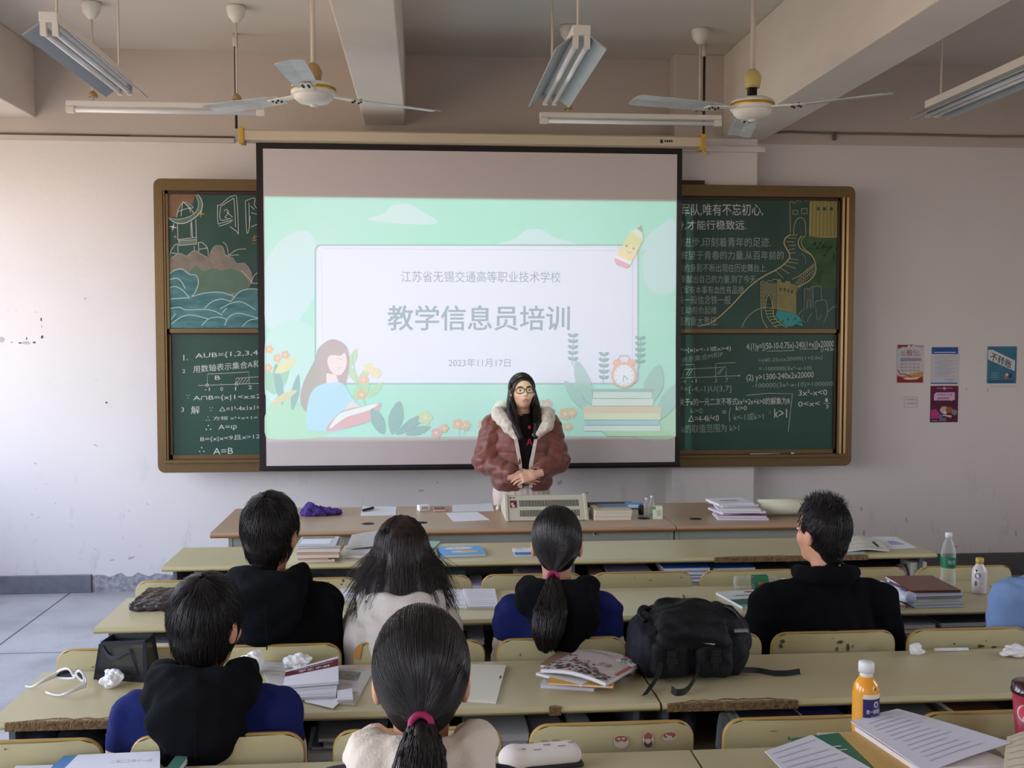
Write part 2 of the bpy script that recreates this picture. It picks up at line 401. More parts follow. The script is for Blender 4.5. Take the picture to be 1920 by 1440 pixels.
def floor_material():
    M = bpy.data.materials.new('grey_terrazzo'); M.use_nodes = True; t = M.node_tree; b = t.nodes['Principled BSDF']
    N = t.nodes.new; L = t.links.new
    g = N('ShaderNodeNewGeometry'); sp = N('ShaderNodeSeparateXYZ'); L(g.outputs['Position'], sp.inputs[0])
    n1 = N('ShaderNodeTexNoise'); n1.inputs['Scale'].default_value = 90; n1.inputs['Detail'].default_value = 2; L(g.outputs['Position'], n1.inputs[0])
    n2 = N('ShaderNodeTexNoise'); n2.inputs['Scale'].default_value = 2.5; n2.inputs['Detail'].default_value = 7; L(g.outputs['Position'], n2.inputs[0])
    a = N('ShaderNodeMix'); a.data_type = 'RGBA'; a.inputs['A'].default_value = (0.45, 0.43, 0.425, 1); a.inputs['B'].default_value = (0.33, 0.315, 0.315, 1)
    r = N('ShaderNodeMapRange'); r.inputs[1].default_value = 0.4; r.inputs[2].default_value = 0.7; L(n2.outputs[0], r.inputs[0]); L(r.outputs[0], a.inputs['Factor'])
    s = N('ShaderNodeMix'); s.data_type = 'RGBA'; s.inputs['B'].default_value = (0.17, 0.165, 0.17, 1); L(a.outputs['Result'], s.inputs['A'])
    r2 = N('ShaderNodeMapRange'); r2.inputs[1].default_value = 0.6; r2.inputs[2].default_value = 0.68; r2.inputs[4].default_value = 0.6; L(n1.outputs[0], r2.inputs[0]); L(r2.outputs[0], s.inputs['Factor'])
    def joint(out, off, period):
        ad = N('ShaderNodeMath'); ad.operation = 'ADD'; ad.inputs[1].default_value = off; L(out, ad.inputs[0])
        pp = N('ShaderNodeMath'); pp.operation = 'PINGPONG'; pp.inputs[1].default_value = period / 2; L(ad.outputs[0], pp.inputs[0])
        lt = N('ShaderNodeMath'); lt.operation = 'LESS_THAN'; lt.inputs[1].default_value = 0.006; L(pp.outputs[0], lt.inputs[0]); return lt.outputs[0]
    jx = joint(sp.outputs[0], 2.535, 1.6); jy = joint(sp.outputs[1], -6.34, 2.4)
    mx = N('ShaderNodeMath'); mx.operation = 'MAXIMUM'; L(jx, mx.inputs[0]); L(jy, mx.inputs[1])
    c = N('ShaderNodeMix'); c.data_type = 'RGBA'; c.inputs['B'].default_value = (0.05, 0.05, 0.055, 1); L(s.outputs['Result'], c.inputs['A']); L(mx.outputs[0], c.inputs['Factor'])
    L(c.outputs['Result'], b.inputs['Base Color']); b.inputs['Roughness'].default_value = 0.55
    return M
struct(MB().box(XL - .2, YB - .2, -.15, XR + .2, YW + .2, 0, floor_material()).build('floor'))
struct(MB().box(XL - .2, YB - .2, ZC, XR + .2, YW + .2, ZC + .2, PAINT).build('ceiling'))
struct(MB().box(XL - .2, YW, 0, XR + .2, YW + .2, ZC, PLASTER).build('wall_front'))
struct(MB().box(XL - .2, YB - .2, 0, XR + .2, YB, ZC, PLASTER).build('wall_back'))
def side_wall(name, x0, x1, wins, z0, z1):
    b = MB(); y = YB
    for a, c in wins:
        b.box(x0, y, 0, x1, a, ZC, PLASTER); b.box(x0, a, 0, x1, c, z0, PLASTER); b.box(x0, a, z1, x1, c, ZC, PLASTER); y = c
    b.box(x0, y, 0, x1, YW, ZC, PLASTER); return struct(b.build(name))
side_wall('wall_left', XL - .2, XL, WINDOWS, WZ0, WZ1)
side_wall('wall_right', XR, XR + .2, FILL_WINDOWS, 1.5, 2.8)
ALU = mat('window_aluminium', (205, 206, 208), 0.4, metal=0.2)
for i, (a, c) in enumerate(WINDOWS):
    b = MB(); x0, x1 = XL - .12, XL - .06
    for z in (WZ0, WZ1 - .05, 2.45): b.box(x0, a, z, x1, c, z + .05, ALU)
    for y in (a, c - .05, (a + c) / 2 - .025): b.box(x0, y, WZ0, x1, y + .05, WZ1, ALU)
    struct(b.build('window_%d' % (i + 1)))

# beams, column, cable trunking
def beam(name, x0, x1, z): struct(MB().box(x0, YB, z, x1, YW, ZC, BEAMPAINT).build(name, bevel=.008))
beam('trim_1', XL, -2.71, 3.37); beam('trim_2', -.42, -.125, 3.355); beam('trim_3', 2.16, 2.47, 3.262)
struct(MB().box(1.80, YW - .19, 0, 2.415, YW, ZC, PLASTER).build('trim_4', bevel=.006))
STONE = mat('grey_stone_skirting', (118, 119, 126), 0.6, 0.5, 14, 0.15, 50, rgb2=(86, 87, 94))
struct(MB().box(XL, YW - .03, 0, -2.385, YW, .128, STONE).build('baseboard_front', bevel=.004))
struct(MB().box(2.415, YW - .03, 0, XR, YW, .17, mat('dark_skirting', (92, 90, 90), 0.6, 0.4, 10)).build('baseboard_right_of_column', bevel=.004))
ROUGH = mat('peeling_plaster', (178, 176, 182), 0.95, 0.9, 26, 0.8, 40, rgb2=(118, 116, 122))
b = MB(); n = 40; top = []
for i in range(n + 1):
    x = -2.385 + i * (1.6 / n); top.append((x, .118 + .012 * math.sin(i * 1.7) + .008 * math.sin(i * 4.1)))
b.prism([(-2.385, 0), (-.785, 0)] + top[::-1], 'y', YW - .012, YW, ROUGH)
struct(b.build('baseboard_left_of_column'))
CAB = mat('trunking_paint', (203, 192, 182), 0.7); CABD = mat('trunking_grey_brown', (110, 98, 90), 0.8)
b = MB()
q = [P(0, 257, y=YW), P(243, 261, y=YW), P(440, 264, y=YW)]
for a, c in zip([Vector((XL, YW, q[0].z + .003))] + q, q):
    b.hexa([(a.x, YW - .022, a.z - .018), (c.x, YW - .022, c.z - .018), (c.x, YW, c.z - .018), (a.x, YW, a.z - .018), (a.x, YW - .022, a.z + .014), (c.x, YW - .022, c.z + .014), (c.x, YW, c.z + .014), (a.x, YW, a.z + .014)], CAB)
    b.tube([(a.x, YW - .008, a.z + .024), (c.x, YW - .008, c.z + .024)], .006, CABD)  # thin grey-brown tube along the top of the trunking
struct(b.build('trim_5'))
b = MB(); pts = [P(x, y, y=YW - .012) for x, y in ((1430, 250), (1480, 247), (1560, 250), (1650, 251), (1760, 253), (1860, 256), (1920, 256))] + [Vector((XR, YW - .012, 3.27))]
b.tube(pts, .009, mat('grey_wall_cable', (128, 116, 108), 0.7)); b.box(pts[2].x + .01, YW - .03, pts[2].z - .05, pts[2].x + .03, YW, pts[2].z + .01, CABD)
tag(b.build('wall_cable'), 'thin grey cable clipped along the wall right of the beam', 'cable')
# ledge across the column just under the beam
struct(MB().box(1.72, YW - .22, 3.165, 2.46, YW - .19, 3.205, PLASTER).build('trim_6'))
# scars left where a notice board was screwed on, and scuffs of the wall
b = MB(); DK = col(70, 68, 72); MG = mat('scuff_grey', (182, 178, 180), 0.9)
yq = YW - .0012
def dab(px, py, w, h, m, rot=0.0, n=7):
    c = P(px, py, y=yq); cr, sr = math.cos(rot), math.sin(rot); pts = []
    for i in range(n):
        a = 2 * PI * i / n; r = random.uniform(.6, 1.1); u, v = math.cos(a) * w * r, math.sin(a) * h * r
        pts.append((c.x + u * cr - v * sr, yq, c.z + u * sr + v * cr))
    b.add(pts[::-1], [tuple(range(n))], m)
for px, py, w, h in ((15, 581, .006, .004), (30, 582, .006, .004), (66, 585, .006, .005), (77, 599, .008, .016), (78, 612, .006, .012), (79, 632, .012, .014), (64, 642, .012, .008), (22, 642, .006, .005), (50, 635, .005, .012), (38, 643, .014, .006), (200, 755, .01, .008), (66, 869, .012, .008), (160, 560, .006, .005)): dab(px, py, w, h, DK if px % 3 else MG)
dab(48, 643, .035, .012, MG); dab(3, 636, .022, .03, MG)
for px, py, w, h, r in ((88, 908, .024, .004, .5), (68, 916, .016, .003, .4), (72, 970, .03, .006, .6), (104, 943, .02, .008, .8), (48, 990, .022, .004, -1.0), (135, 985, .03, .004, -1.1), (178, 1030, .02, .006, 0), (230, 1008, .02, .004, 1.2), (262, 1024, .026, .004, 1.1), (242, 958, .018, .006, -.4), (276, 945, .02, .008, -.7), (180, 835, .03, .01, -.4), (210, 1050, .03, .012, .1), (245, 1046, .05, .02, .2), (110, 1000, .008, .006, 0), (150, 1048, .014, .005, 0), (60, 965, .01, .02, .3), (180, 712, .02, .004, .1), (90, 716, .012, .004, -.6), (132, 718, .01, .003, .4)): dab(px, py, w * .6, h * .5, MG, r, 9)
for px, py, w, h, r in ((1615, 955, .012, .05, 0), (1700, 975, .012, .06, .2), (1620, 1000, .02, .05, .1), (1790, 1025, .06, .02, 0), (1905, 1000, .015, .06, 0), (820, 905, .02, .01, .5), (790, 920, .05, .015, .1), (1050, 905, .05, .03, .6), (1100, 925, .04, .02, .4), (1085, 900, .01, .02, 0)): dab(px, py, w * .6, h * .5, MG, r, 9)
for px, py in ((1812, 730), (1852, 731)): dab(px, py, .004, .02, MG)
c0, c1 = P(1858, 724, y=yq), P(1905, 724, y=yq); b.quad((c0.x, yq, c0.z - .004), (c1.x, yq, c1.z - .004), (c1.x, yq, c1.z), (c0.x, yq, c0.z), MG)
struct(b.build('wall_front_marks'))

# ================================================================== ceiling fans
FANW = mat('fan_enamel', (225, 222, 214), 0.35, 0.25, 9, rgb2=(180, 176, 166)); FANB = mat('fan_blade_enamel', (200, 205, 205), 0.4, 0.5, 7, rgb2=(140, 138, 132)); GOLD = mat('fan_gold_band', (190, 150, 40), 0.35, metal=0.6)
IVORY = mat('yellowed_plastic', (198, 180, 110), 0.45); IVO2 = mat('tan_canopy_plastic', (165, 138, 92), 0.45); DARKM = mat('dark_metal', (52, 48, 46), 0.5, metal=0.5); RODP = mat('rod_paint', (205, 195, 182), 0.5)
def fan(loc, ang, label, canopy, open_motor):
    r = thing('ceiling_fan', label, 'ceiling fan', loc, 0, 'ceiling fans')
    up = ZC - loc[2]
    MB().tube([(0, 0, .20 if open_motor else .12), (0, 0, up)], .013, RODP, 12).build('rod', r)
    MB().lathe([(.055, up - .07), (.06, up - .02), (.06, up - .001)], FANW).build('ceiling_canopy', r)
    MB().lathe([(.036, .0), (.04, .02), (.045, .055), (.03, .085), (.016, .095)], canopy, (0, 0, .11 if open_motor else .06)).build('canopy', r)
    b = MB().lathe([(0.0, -.055), (.03, -.054), (.075, -.042), (.098, -.022), (.1, -.008)], FANW, cap=False)
    b.lathe([(.1, -.008), (.112, -.004), (.114, .004), (.114, .014)], FANW, cap=False); b.lathe([(.114, .014), (.115, .018), (.115, .026), (.113, .029)], GOLD, cap=False)
    b.lathe([(.113, .029), (.108, .042), (.085, .055), (.02, .062)], FANW); b.build('motor', r)
    MB().lathe([(0, -.062), (.018, -.061), (.022, -.052)], FANW).build('hub_cap', r)
    if open_motor:
        b = MB()
        for k in range(5): b.box(-.022 + k * .009, -.02, .06, -.018 + k * .009, .02, .118, DARKM)
        b.tube([(.01, 0, .05), (.01, 0, .14)], .01, DARKM); b.build('bracket', r)
    for k in range(3):
        a = ang + k * 2 * PI / 3; ca, sa = math.cos(a), math.sin(a)
        def F(u, v, z): return (u * ca - v * sa, u * sa + v * ca, z)
        b = MB(); tw = 0.16
        prof = [(.2, .042), (.26, .055), (.42, .062), (.62, .066), (.69, .066), (.705, .05)]
        up_, dn = [], []
        for u, hw in prof:
            dz = -.006 - .004 * (u / .7) ** 2
            L, R_ = F(u, hw, dz + hw * tw), F(u, -hw, dz - hw * tw); up_.append((L, R_))
        vs = []
        for L, R_ in up_:
            m_ = tuple((L[i] + R_[i]) / 2 + (.006 if i == 2 else 0) for i in range(3)); vs += [L, m_, R_]
        n = len(up_)
        fs = []
        for i in range(n - 1):
            fs += [(i * 3, i * 3 + 1, i * 3 + 4, i * 3 + 3), (i * 3 + 1, i * 3 + 2, i * 3 + 5, i * 3 + 4)]
        b.add(vs, fs, FANB, False); o = b.build('blade', r, solid=.003)
        b = MB(); b.hexa([F(.09, -.02, -.002), F(.28, -.028, -.012), F(.28, .028, -.012), F(.09, .02, -.002), F(.09, -.02, .006), F(.28, -.028, -.005), F(.28, .028, -.005), F(.09, .02, .006)], FANW)
        for u in (.22, .255):
            for v in (-.014, .014): b.lathe([(.006, -.018), (.006, .002)], DARKM, F(u, v, 0), 8)
        b.build('blade_arm', o)
    return r
fan((-.555, 5.55, 3.075), math.radians(-93), 'white three-bladed ceiling fan with tan canopy, hanging left of the screen top', IVO2, False)
fan((1.70, 5.47, 3.02), math.radians(79), 'ceiling fan with yellowed canopy and gold band, hanging under the right beam', IVORY, True)

# ================================================================== hanging lamps
LAMPW = mat('lamp_enamel', (222, 218, 210), 0.45); REFL = mat('reflector_enamel', (160, 166, 172), 0.4); TUBE = mat('unlit_tube_glass', (226, 228, 232), 0.25, coat=0.4); ENDC = mat('tube_end_cap', (196, 196, 196), 0.4, metal=0.3)
def double_lamp(loc, label, length=1.22):
    r = thing('hanging_tube_lamp', label, 'lamp', loc, 0, 'twin tube lamps hung along the room')
    h = length / 2
    MB().box(-.04, -h, .0, .04, h, .045, LAMPW).build('housing', r, bevel=.004)
    b = MB(); b.prism([(-.04, .0), (-.115, -.055), (-.112, -.06), (-.036, -.004)], 'y', -h + .01, h + .02, REFL); b.prism([(.04, .0), (.036, -.004), (.112, -.06), (.115, -.055)], 'y', -h + .01, h + .02, REFL); b.build('reflector', r)
    for s in (-1, 1):
        t = MB().tube([(s * .026, -h + .04, -.04), (s * .026, h - .03, -.04)], .0135, TUBE, 14).build('tube', r)
        b = MB()
        for y in (-h + .03, h - .05): b.tube([(s * .026, y, -.04), (s * .026, y + .025, -.04)], .0145, ENDC, 14)
        b.build('end_cap', t)
        b = MB()
        for y in (-h + .01, h - .028): b.box(s * .026 - .013, y, -.055, s * .026 + .013, y + .022, .0, LAMPW)
        b.build('tube_holder', r)
    for y in (-h + .12, h - .12):
        MB().tube([(0, y, .045), (0, y, ZC - loc[2])], .006, RODP, 8).build('rod', r)
    return r
double_lamp((-1.635, 5.5, 3.225), 'twin tube lamp hanging left of the left ceiling fan')
double_lamp((.70, 5.35, 3.18), 'twin tube lamp hanging between the two ceiling fans')
double_lamp((3.02, 5.6, 3.20), 'twin tube lamp hanging right of the right beam')
def wall_lamp(xa, xb, y, z, label, rods, knob):
    L = xb - xa
    r = thing('board_tube_lamp', label, 'lamp', ((xa + xb) / 2, y, z), 0, 'single tube lamps above the blackboard')
    h = L / 2
    MB().box(-h, -.02, .002, h, .025, .034, LAMPW).build('housing', r, bevel=.003)
    t = MB().tube([(-h + .02, -.008, -.022), (h - .02, -.008, -.022)], .0135, TUBE, 14).build('tube', r)
    b = MB()
    for x in (-h, h - .05): b.box(x, -.024, -.038, x + .05, .01, .0, LAMPW)
    b.build('tube_holder', r, bevel=.003)
    for px, c in rods:
        x = px - (xa + xb) / 2
        MB().tube([(x, 0, .04), (x, 0, ZC - z)], .007, RODP, 8).build('rod', r)
        MB().lathe([(.018, -.1), (.05, -.06), (.06, -.01), (.055, -.0005)], c, (x, 0, ZC - z)).build('canopy', r)
        MB().lathe([(.01, .095), (.028, .075), (.03, .06)], IVO2, (x, 0, 0)).build('cup', r)
wall_lamp(P(125, 200, y=6.75).x, P(497, 208, y=6.75).x, 6.75, 3.235, 'single tube lamp hanging left, above the left half of the blackboard', ((-2.0, FANW), (-1.14, FANW)), True)
wall_lamp(P(1012, 225, y=7.0).x, P(1352, 230, y=7.0).x, 7.0, 3.265, 'single tube lamp hanging right, above the right half of the screen', ((.945, FANW), (1.82, FANW)), True)

# ================================================================== sliding blackboard
BZ0, BZ1, BX0, BX1 = .89, 2.92, -1.845, 3.115
BYF, BYB = 7.545, YW - .195                      # frame front, back against the column
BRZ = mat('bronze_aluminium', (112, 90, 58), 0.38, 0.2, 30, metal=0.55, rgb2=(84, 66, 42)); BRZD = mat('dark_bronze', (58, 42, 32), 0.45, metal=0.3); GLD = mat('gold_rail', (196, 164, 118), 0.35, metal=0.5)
GREEN = mat('green_board_enamel', (30, 66, 54), 0.42, 0.45, 3.5, rgb2=(52, 86, 76)); GREEN2 = mat('green_board_enamel_clean', (28, 68, 55), 0.4, 0.35, 2.5, rgb2=(46, 82, 70))
BBR = thing('blackboard', 'wide green sliding blackboard in a bronze frame, covered in chalk, behind the screen', 'blackboard', ((BX0 + BX1) / 2, 7.6, BZ0))
BO = Vector(BBR.location)
def bpart(mb, name, bevel=0.0, parent=None): return mb.build(name, parent or BBR, bevel=bevel, org=BO if (parent is None or parent is BBR) else (BO + Vector(parent.location)))
fw = .10
def rrect(x0, z0, x1, z1, r, n=6):
    out = []
    for cx, cz, a0 in ((x1 - r, z0 + r, -PI / 2), (x1 - r, z1 - r, 0), (x0 + r, z1 - r, PI / 2), (x0 + r, z0 + r, PI)):
        for i in range(n + 1):
            a = a0 + PI / 2 * i / n; out.append((cx + r * math.cos(a), cz + r * math.sin(a)))
    return out
b = MB(); o_ = rrect(BX0, BZ0, BX1, BZ1, .05); i_ = rrect(BX0 + fw * .5, BZ0 + fw * .8, BX1 - fw * .5, BZ1 - fw * .8, .01); n = len(o_)
vs = [(p[0], BYF, p[1]) for p in o_] + [(p[0], BYF, p[1]) for p in i_] + [(p[0], BYB, p[1]) for p in o_] + [(p[0], BYB, p[1]) for p in i_]
fs = []
for i in range(n):
    j = (i + 1) % n; fs += [(i, j, n + j, n + i), (2 * n + j, 2 * n + i, 3 * n + i, 3 * n + j), (j, i, 2 * n + i, 2 * n + j), (n + i, n + j, 3 * n + j, 3 * n + i)]
b.add(vs, fs, BRZ); bpart(b, 'frame')
xa, xb, za, zb = BX0 + fw * .5, BX1 - fw * .5, BZ0 + fw * .8, BZ1 - fw * .8
bpart(MB().box(xa - .02, BYB - .004, za - .02, xb + .02, BYB - .001, zb + .02, BRZD), 'back_panel')
b = MB()
for x in (xa, xa + .015): b.box(x, BYF - .004, za + .0, x + .010, BYF + .05, zb, BRZ)
bpart(b, 'left_rail'); b = MB()
for x in (xb - .014, xb - .045): b.box(x, BYF - .006, za, x + .016, BYF + .05, zb, GLD)
bpart(b, 'right_rail')
bpart(MB().box(xa, BYF - .03, za - .012, xb, BYF + .04, za + .012, BRZ), 'chalk_tray', bevel=.003)
bpart(MB().box(1.62, YW - .24, BZ1, P(1320, 350, y=7.6).x, YW - .2, BZ1 + .035, BRZD), 'bracket')
zmid = P(400, 621, y=BYF + .02).z
PYU, PYL = BYF + .015, BYF + .045                  # upper boards run in front of the lower ones
def panel(name, x0, x1, z0, z1, y, gm):
    g = MB().box(x0, y, z0, x1, y + .012, z1, gm).build(name, BBR, org=BO)
    b = MB(); w = .028
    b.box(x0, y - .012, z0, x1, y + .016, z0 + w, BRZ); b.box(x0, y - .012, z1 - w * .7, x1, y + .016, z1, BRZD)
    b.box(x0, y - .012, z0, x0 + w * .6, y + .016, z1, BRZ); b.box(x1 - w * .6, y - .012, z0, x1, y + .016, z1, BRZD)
    b.build('panel_frame', g, org=BO); return g
xm = (xa + xb) / 2
UL = panel('upper_panel', xa + .028, xm - .01, zmid - .012, zb - .005, PYU, GREEN); UR = panel('upper_panel', xm + .01, xb - .06, zmid - .012, zb - .005, PYU, GREEN)
LL = panel('lower_panel', xa + .028, xm - .01, za + .012, zmid - .004, PYL, GREEN2); LR = panel('lower_panel', xm + .01, xb - .06, za + .012, zmid - .004, PYL, GREEN2)

CH = mat('white_chalk', (205, 208, 200), 0.95); CHD = mat('thin_white_chalk', (150, 165, 155), 0.95); CHY = mat('yellow_chalk', (150, 140, 82), 0.95); CHYL = mat('pale_yellow_chalk', (196, 184, 132), 0.95); CHG = mat('green_chalk', (74, 100, 66), 0.95, 0.8, 14, rgb2=(44, 76, 56)); CHT = mat('teal_chalk', (92, 134, 134), 0.95, 0.8, 9, .0, 60, rgb2=(58, 98, 100), stretch=(1, 1, 3)); CHTL = mat('bright_teal_chalk', (70, 150, 150), 0.95); CHP = mat('greyish_pink_chalk', (142, 130, 118), 0.95, 0.6, 14, rgb2=(104, 104, 92)); CHO = mat('orange_brown_chalk', (134, 102, 78), 0.95, 0.4, 18, rgb2=(112, 88, 68)); CHGR = mat('sage_chalk', (100, 122, 104), 0.95, 0.5, 12, rgb2=(78, 104, 90)); CHOR = mat('orange_chalk', (200, 150, 80), 0.95)

# --- upper left: observatory, moon, clouds and waves
p = Plane(PYU - .0006)
S = lambda x, y: (300 + x / 4.8, 330 + y / 4.8)            # coordinates measured in the enlarged view
p.poly([S(*q) for q in ((62, 125), (305, 128), (318, 165), (300, 235), (270, 300), (150, 370), (66, 375))], CHO)
p.poly([S(*q) for q in ((150, 370), (170, 290), (205, 235), (245, 232), (300, 275), (312, 330), (300, 380), (155, 420))], GREEN, True)
for l in (((150, 370), (165, 300), (205, 235)), ((205, 235), (250, 262), (280, 300), (305, 340)), ((205, 232), (195, 300), (190, 360)), ((205, 235), (245, 240), (300, 280)), ((165, 322), (215, 300), (300, 285)), ((218, 240), (262, 290), (275, 330))): p.line([S(*q) for q in l], 1.0, CH)
p.poly([S(*q) for q in ((305, 140), (360, 190), (382, 260), (360, 330), (300, 385), (220, 425), (140, 420), (70, 375), (140, 385), (220, 378), (290, 345), (335, 300), (345, 240), (330, 180))], CHGR, True)
p.line([S(*q) for q in ((305, 140), (360, 190), (382, 260), (360, 330), (300, 385), (220, 425), (140, 420), (70, 375))], 1.4, CH)
p.line([S(*q) for q in ((70, 375), (140, 388), (220, 380), (290, 350), (335, 300), (345, 240), (320, 170))], 0.8, CH)
for l in (((158, 425), (160, 575)), ((322, 390), (328, 570)), ((285, 405), (292, 555)), ((278, 420), (280, 545)), ((160, 572), (328, 552)), ((168, 580), (330, 572)), ((172, 625), (330, 612)), ((168, 580), (172, 625)), ((328, 572), (330, 612))): p.line([S(*q) for q in l], 1.0, CH, False)
for k in range(14): p.line([S(176 + k * 11, 582 - k * .5), S(178 + k * 11, 622 - k * .8)], 1.1, CHD, False)
for l in (((90, 730), (95, 680), (135, 620), (160, 615)), ((160, 615), (162, 700)), ((345, 600), (380, 600), (425, 645), (436, 720)), ((345, 600), (350, 690)), ((308, 630), (310, 690)), ((352, 660), (424, 648)), ((100, 690), (155, 700))): p.line([S(*q) for q in l], 1.0, CH)
for cx, cy, s_, m in ((370, 340, 38, CHOR), (118, 460, 42, CH), (135, 546, 20, CHD), (312, 130, 16, CHOR)):
    for a in (0.2, 1.77): 
        dx, dy = math.cos(a) * s_, math.sin(a) * s_
        p.poly([S(cx + dx, cy + dy), S(cx - dy * .18, cy + dx * .18), S(cx - dx, cy - dy), S(cx + dy * .18, cy - dx * .18)], m)
p.poly([S(*q) for q in ((75, 760), (100, 730), (180, 695), (235, 715), (300, 670), (360, 690), (430, 730), (455, 690), (490, 635), (560, 635), (590, 700), (650, 735), (690, 785), (770, 790), (820, 860), (825, 960), (700, 1080), (350, 1080), (90, 900))], CHP, True)
p.poly([S(*q) for q in ((270, 850), (330, 805), (390, 850), (480, 825), (560, 845), (640, 830), (740, 880), (800, 960), (740, 1040), (560, 1060), (330, 1070), (290, 950))], CHGR, True)
p.line([S(*q) for q in ((270, 850), (330, 805), (390, 852), (480, 825), (560, 848), (640, 830), (740, 875), (810, 960))], 1.6, CHP)
for l in (((100, 740), (175, 695), (240, 725)), ((240, 725), (310, 670), (370, 705), (430, 730)), ((450, 700), (490, 632), (560, 634), (585, 700)), ((585, 715), (650, 735), (690, 785), (770, 790), (825, 880))): p.line([S(*q) for q in l], 0.9, CHD)
for l in (((565, 592), (600, 630), (615, 712)), ((620, 712), (690, 665), (775, 655)), ((620, 714), (710, 710)), ((820, 965), (845, 900), (890, 860)), ((820, 965), (890, 965)), ((730, 850), (800, 920), (830, 960))): p.line([S(*q) for q in l], 0.9, CH)
p.poly([S(*q) for q in ((75, 890), (130, 850), (200, 840), (260, 880), (320, 890), (345, 960), (310, 1050), (270, 1100), (75, 1120))], CHT, True)
p.poly([S(*q) for q in ((78, 1100), (270, 1095), (400, 1050), (540, 1045), (650, 1080), (740, 1025), (860, 1015), (905, 1030), (905, 1368), (78, 1368))], CHT)
for l in (((75, 890), (130, 850), (200, 840), (265, 885), (325, 895), (345, 960), (320, 1040), (285, 1085)), ((80, 935), (150, 920), (200, 960), (225, 1015)), ((80, 1010), (140, 995), (205, 1030), (260, 1090)), ((285, 1085), (400, 1055), (540, 1045), (640, 1075), (665, 1085)), ((640, 1125), (720, 1040), (820, 1015), (905, 1025)), ((80, 1195), (170, 1182), (240, 1205), (400, 1200), (500, 1220), (560, 1255)), ((400, 1190), (470, 1130), (560, 1108), (640, 1130)), ((540, 1195), (640, 1145), (740, 1135), (860, 1205)), ((100, 1335), (180, 1275), (280, 1250), (430, 1285)), ((375, 1345), (440, 1285), (530, 1270), (600, 1290)), ((580, 1345), (620, 1270), (700, 1235), (800, 1255), (890, 1280)), ((740, 1355), (800, 1300), (890, 1283)), ((80, 1110), (120, 1105), (270, 1095)), ((100, 1290), (140, 1240)), ((600, 1190), (560, 1230))): p.line([S(*q) for q in l], 1.7, mat('pale_teal_chalk', (168, 196, 194), 0.95))
for l in (((518, 262), (545, 258), (620, 195), (655, 182), (690, 200), (706, 505), (690, 498), (630, 455)), ((518, 262), (522, 420), (545, 425), (655, 395)), ((545, 280), (545, 395), (640, 380)), ((545, 275), (640, 215), (668, 220), (680, 460)), ((530, 452), (600, 430), (650, 405)), ((575, 315), (600, 300), (615, 330), (585, 370), (610, 380)), ((600, 320), (640, 360), (655, 370)), ((768, 225), (780, 500), (800, 480), (812, 360)), ((768, 225), (830, 200), (855, 205), (850, 260), (870, 290)), ((800, 240), (806, 460)), ((820, 460), (880, 430)), ((820, 330), (875, 345)), ((815, 270), (850, 300))): p.line([S(*q) for q in l], 1.1, CH)
for l in (((830, 560), (875, 545)), ((850, 530), (852, 590)), ((832, 580), (872, 575)), ((830, 605), (834, 612)), ((850, 605), (854, 612))): p.line([S(*q) for q in l], 1.0, CHOR, False)
p.mb.build('chalk_drawing', UL, org=BO)['label'] = 'chalk drawing of an observatory, moon, clouds and teal waves'

# --- upper right: lettering and the great wall
p = Plane(PYU - .0006); S = lambda x, y: (1270 + x / 5.144, 340 + y / 5.144)
rows = [('民军队,唯有不忘初心,', -60, 215, 825, 335), ('身,才能行稳致远.', -20, 375, 665, 470), ('的进步,印刻着青年的足迹.', -20, 540, 900, 635), ('寄望于青春的力量.从百年前的', 30, 670, 1025, 755), ('青年的身影不断出现在历史舞台上.', -60, 795, 865, 875), ('国奉献出自己的力量,到了今天', -30, 905, 755, 985), ('红军有本事有血性有品德', 0, 1010, 640, 1085), ('铁一般信念铁一般', 0, 1100, 515, 1185), ('主动担负起维', 20, 1205, 380, 1280), ('盛的重大责任.', 0, 1305, 390, 1390)]
for t_, x0, y0, x1, y1 in rows:
    a, c = S(x0, y0), S(x1, y1); p.k += 1; p.text(t_, a[0], a[1], c[0], c[1], CHD if y0 > 500 else CH)
p.poly([S(*q) for q in ((1285, 165), (1345, 168), (1350, 190), (1395, 188), (1400, 165), (1450, 168), (1455, 195), (1500, 190), (1510, 165), (1572, 170), (1566, 545), (1270, 530))], CHY)
for k in range(24): p.line([S(1290 + k * 11.5, 200), S(1280 + k * 12, 530)], 0.5, CHYL if k % 3 == 0 else mat('olive_chalk', (120, 114, 66), 0.95), False)
for x in (1345, 1405, 1470, 1540): p.poly([S(x, 250), S(x + 28, 250), S(x + 28, 280), S(x, 280)], GREEN)
for l in (((1085, 200), (1090, 500)), ((1280, 180), (1275, 505)), ((1085, 200), (1110, 190), (1115, 210), (1145, 205), (1150, 185), (1195, 195), (1200, 175), (1240, 190), (1280, 178)), ((1115, 280), (1160, 278), (1160, 318), (1115, 318), (1115, 280)), ((1198, 265), (1252, 262), (1252, 310), (1198, 312), (1198, 265)), ((1278, 540), (1566, 540))): p.line([S(*q) for q in l], 0.9, CHYL, False)
p.line([S(*q) for q in ((1122, 510), (1128, 420), (1160, 360), (1200, 352), (1232, 390), (1240, 510))], 1.0, CHYL)
p.poly([S(*q) for q in ((1215, 535), (1560, 550), (1552, 1030), (1400, 1040), (1270, 1000), (1250, 970), (1330, 880), (1330, 760), (1270, 700), (1190, 610))], CHG)
for k in range(16):
    x, y = 1260 + random.random() * 270, 600 + random.random() * 180
    p.poly([S(x, y), S(x + 40, y - 35), S(x + 30, y + 5)], mat('deep_green_chalk', (36, 70, 44), 0.95))
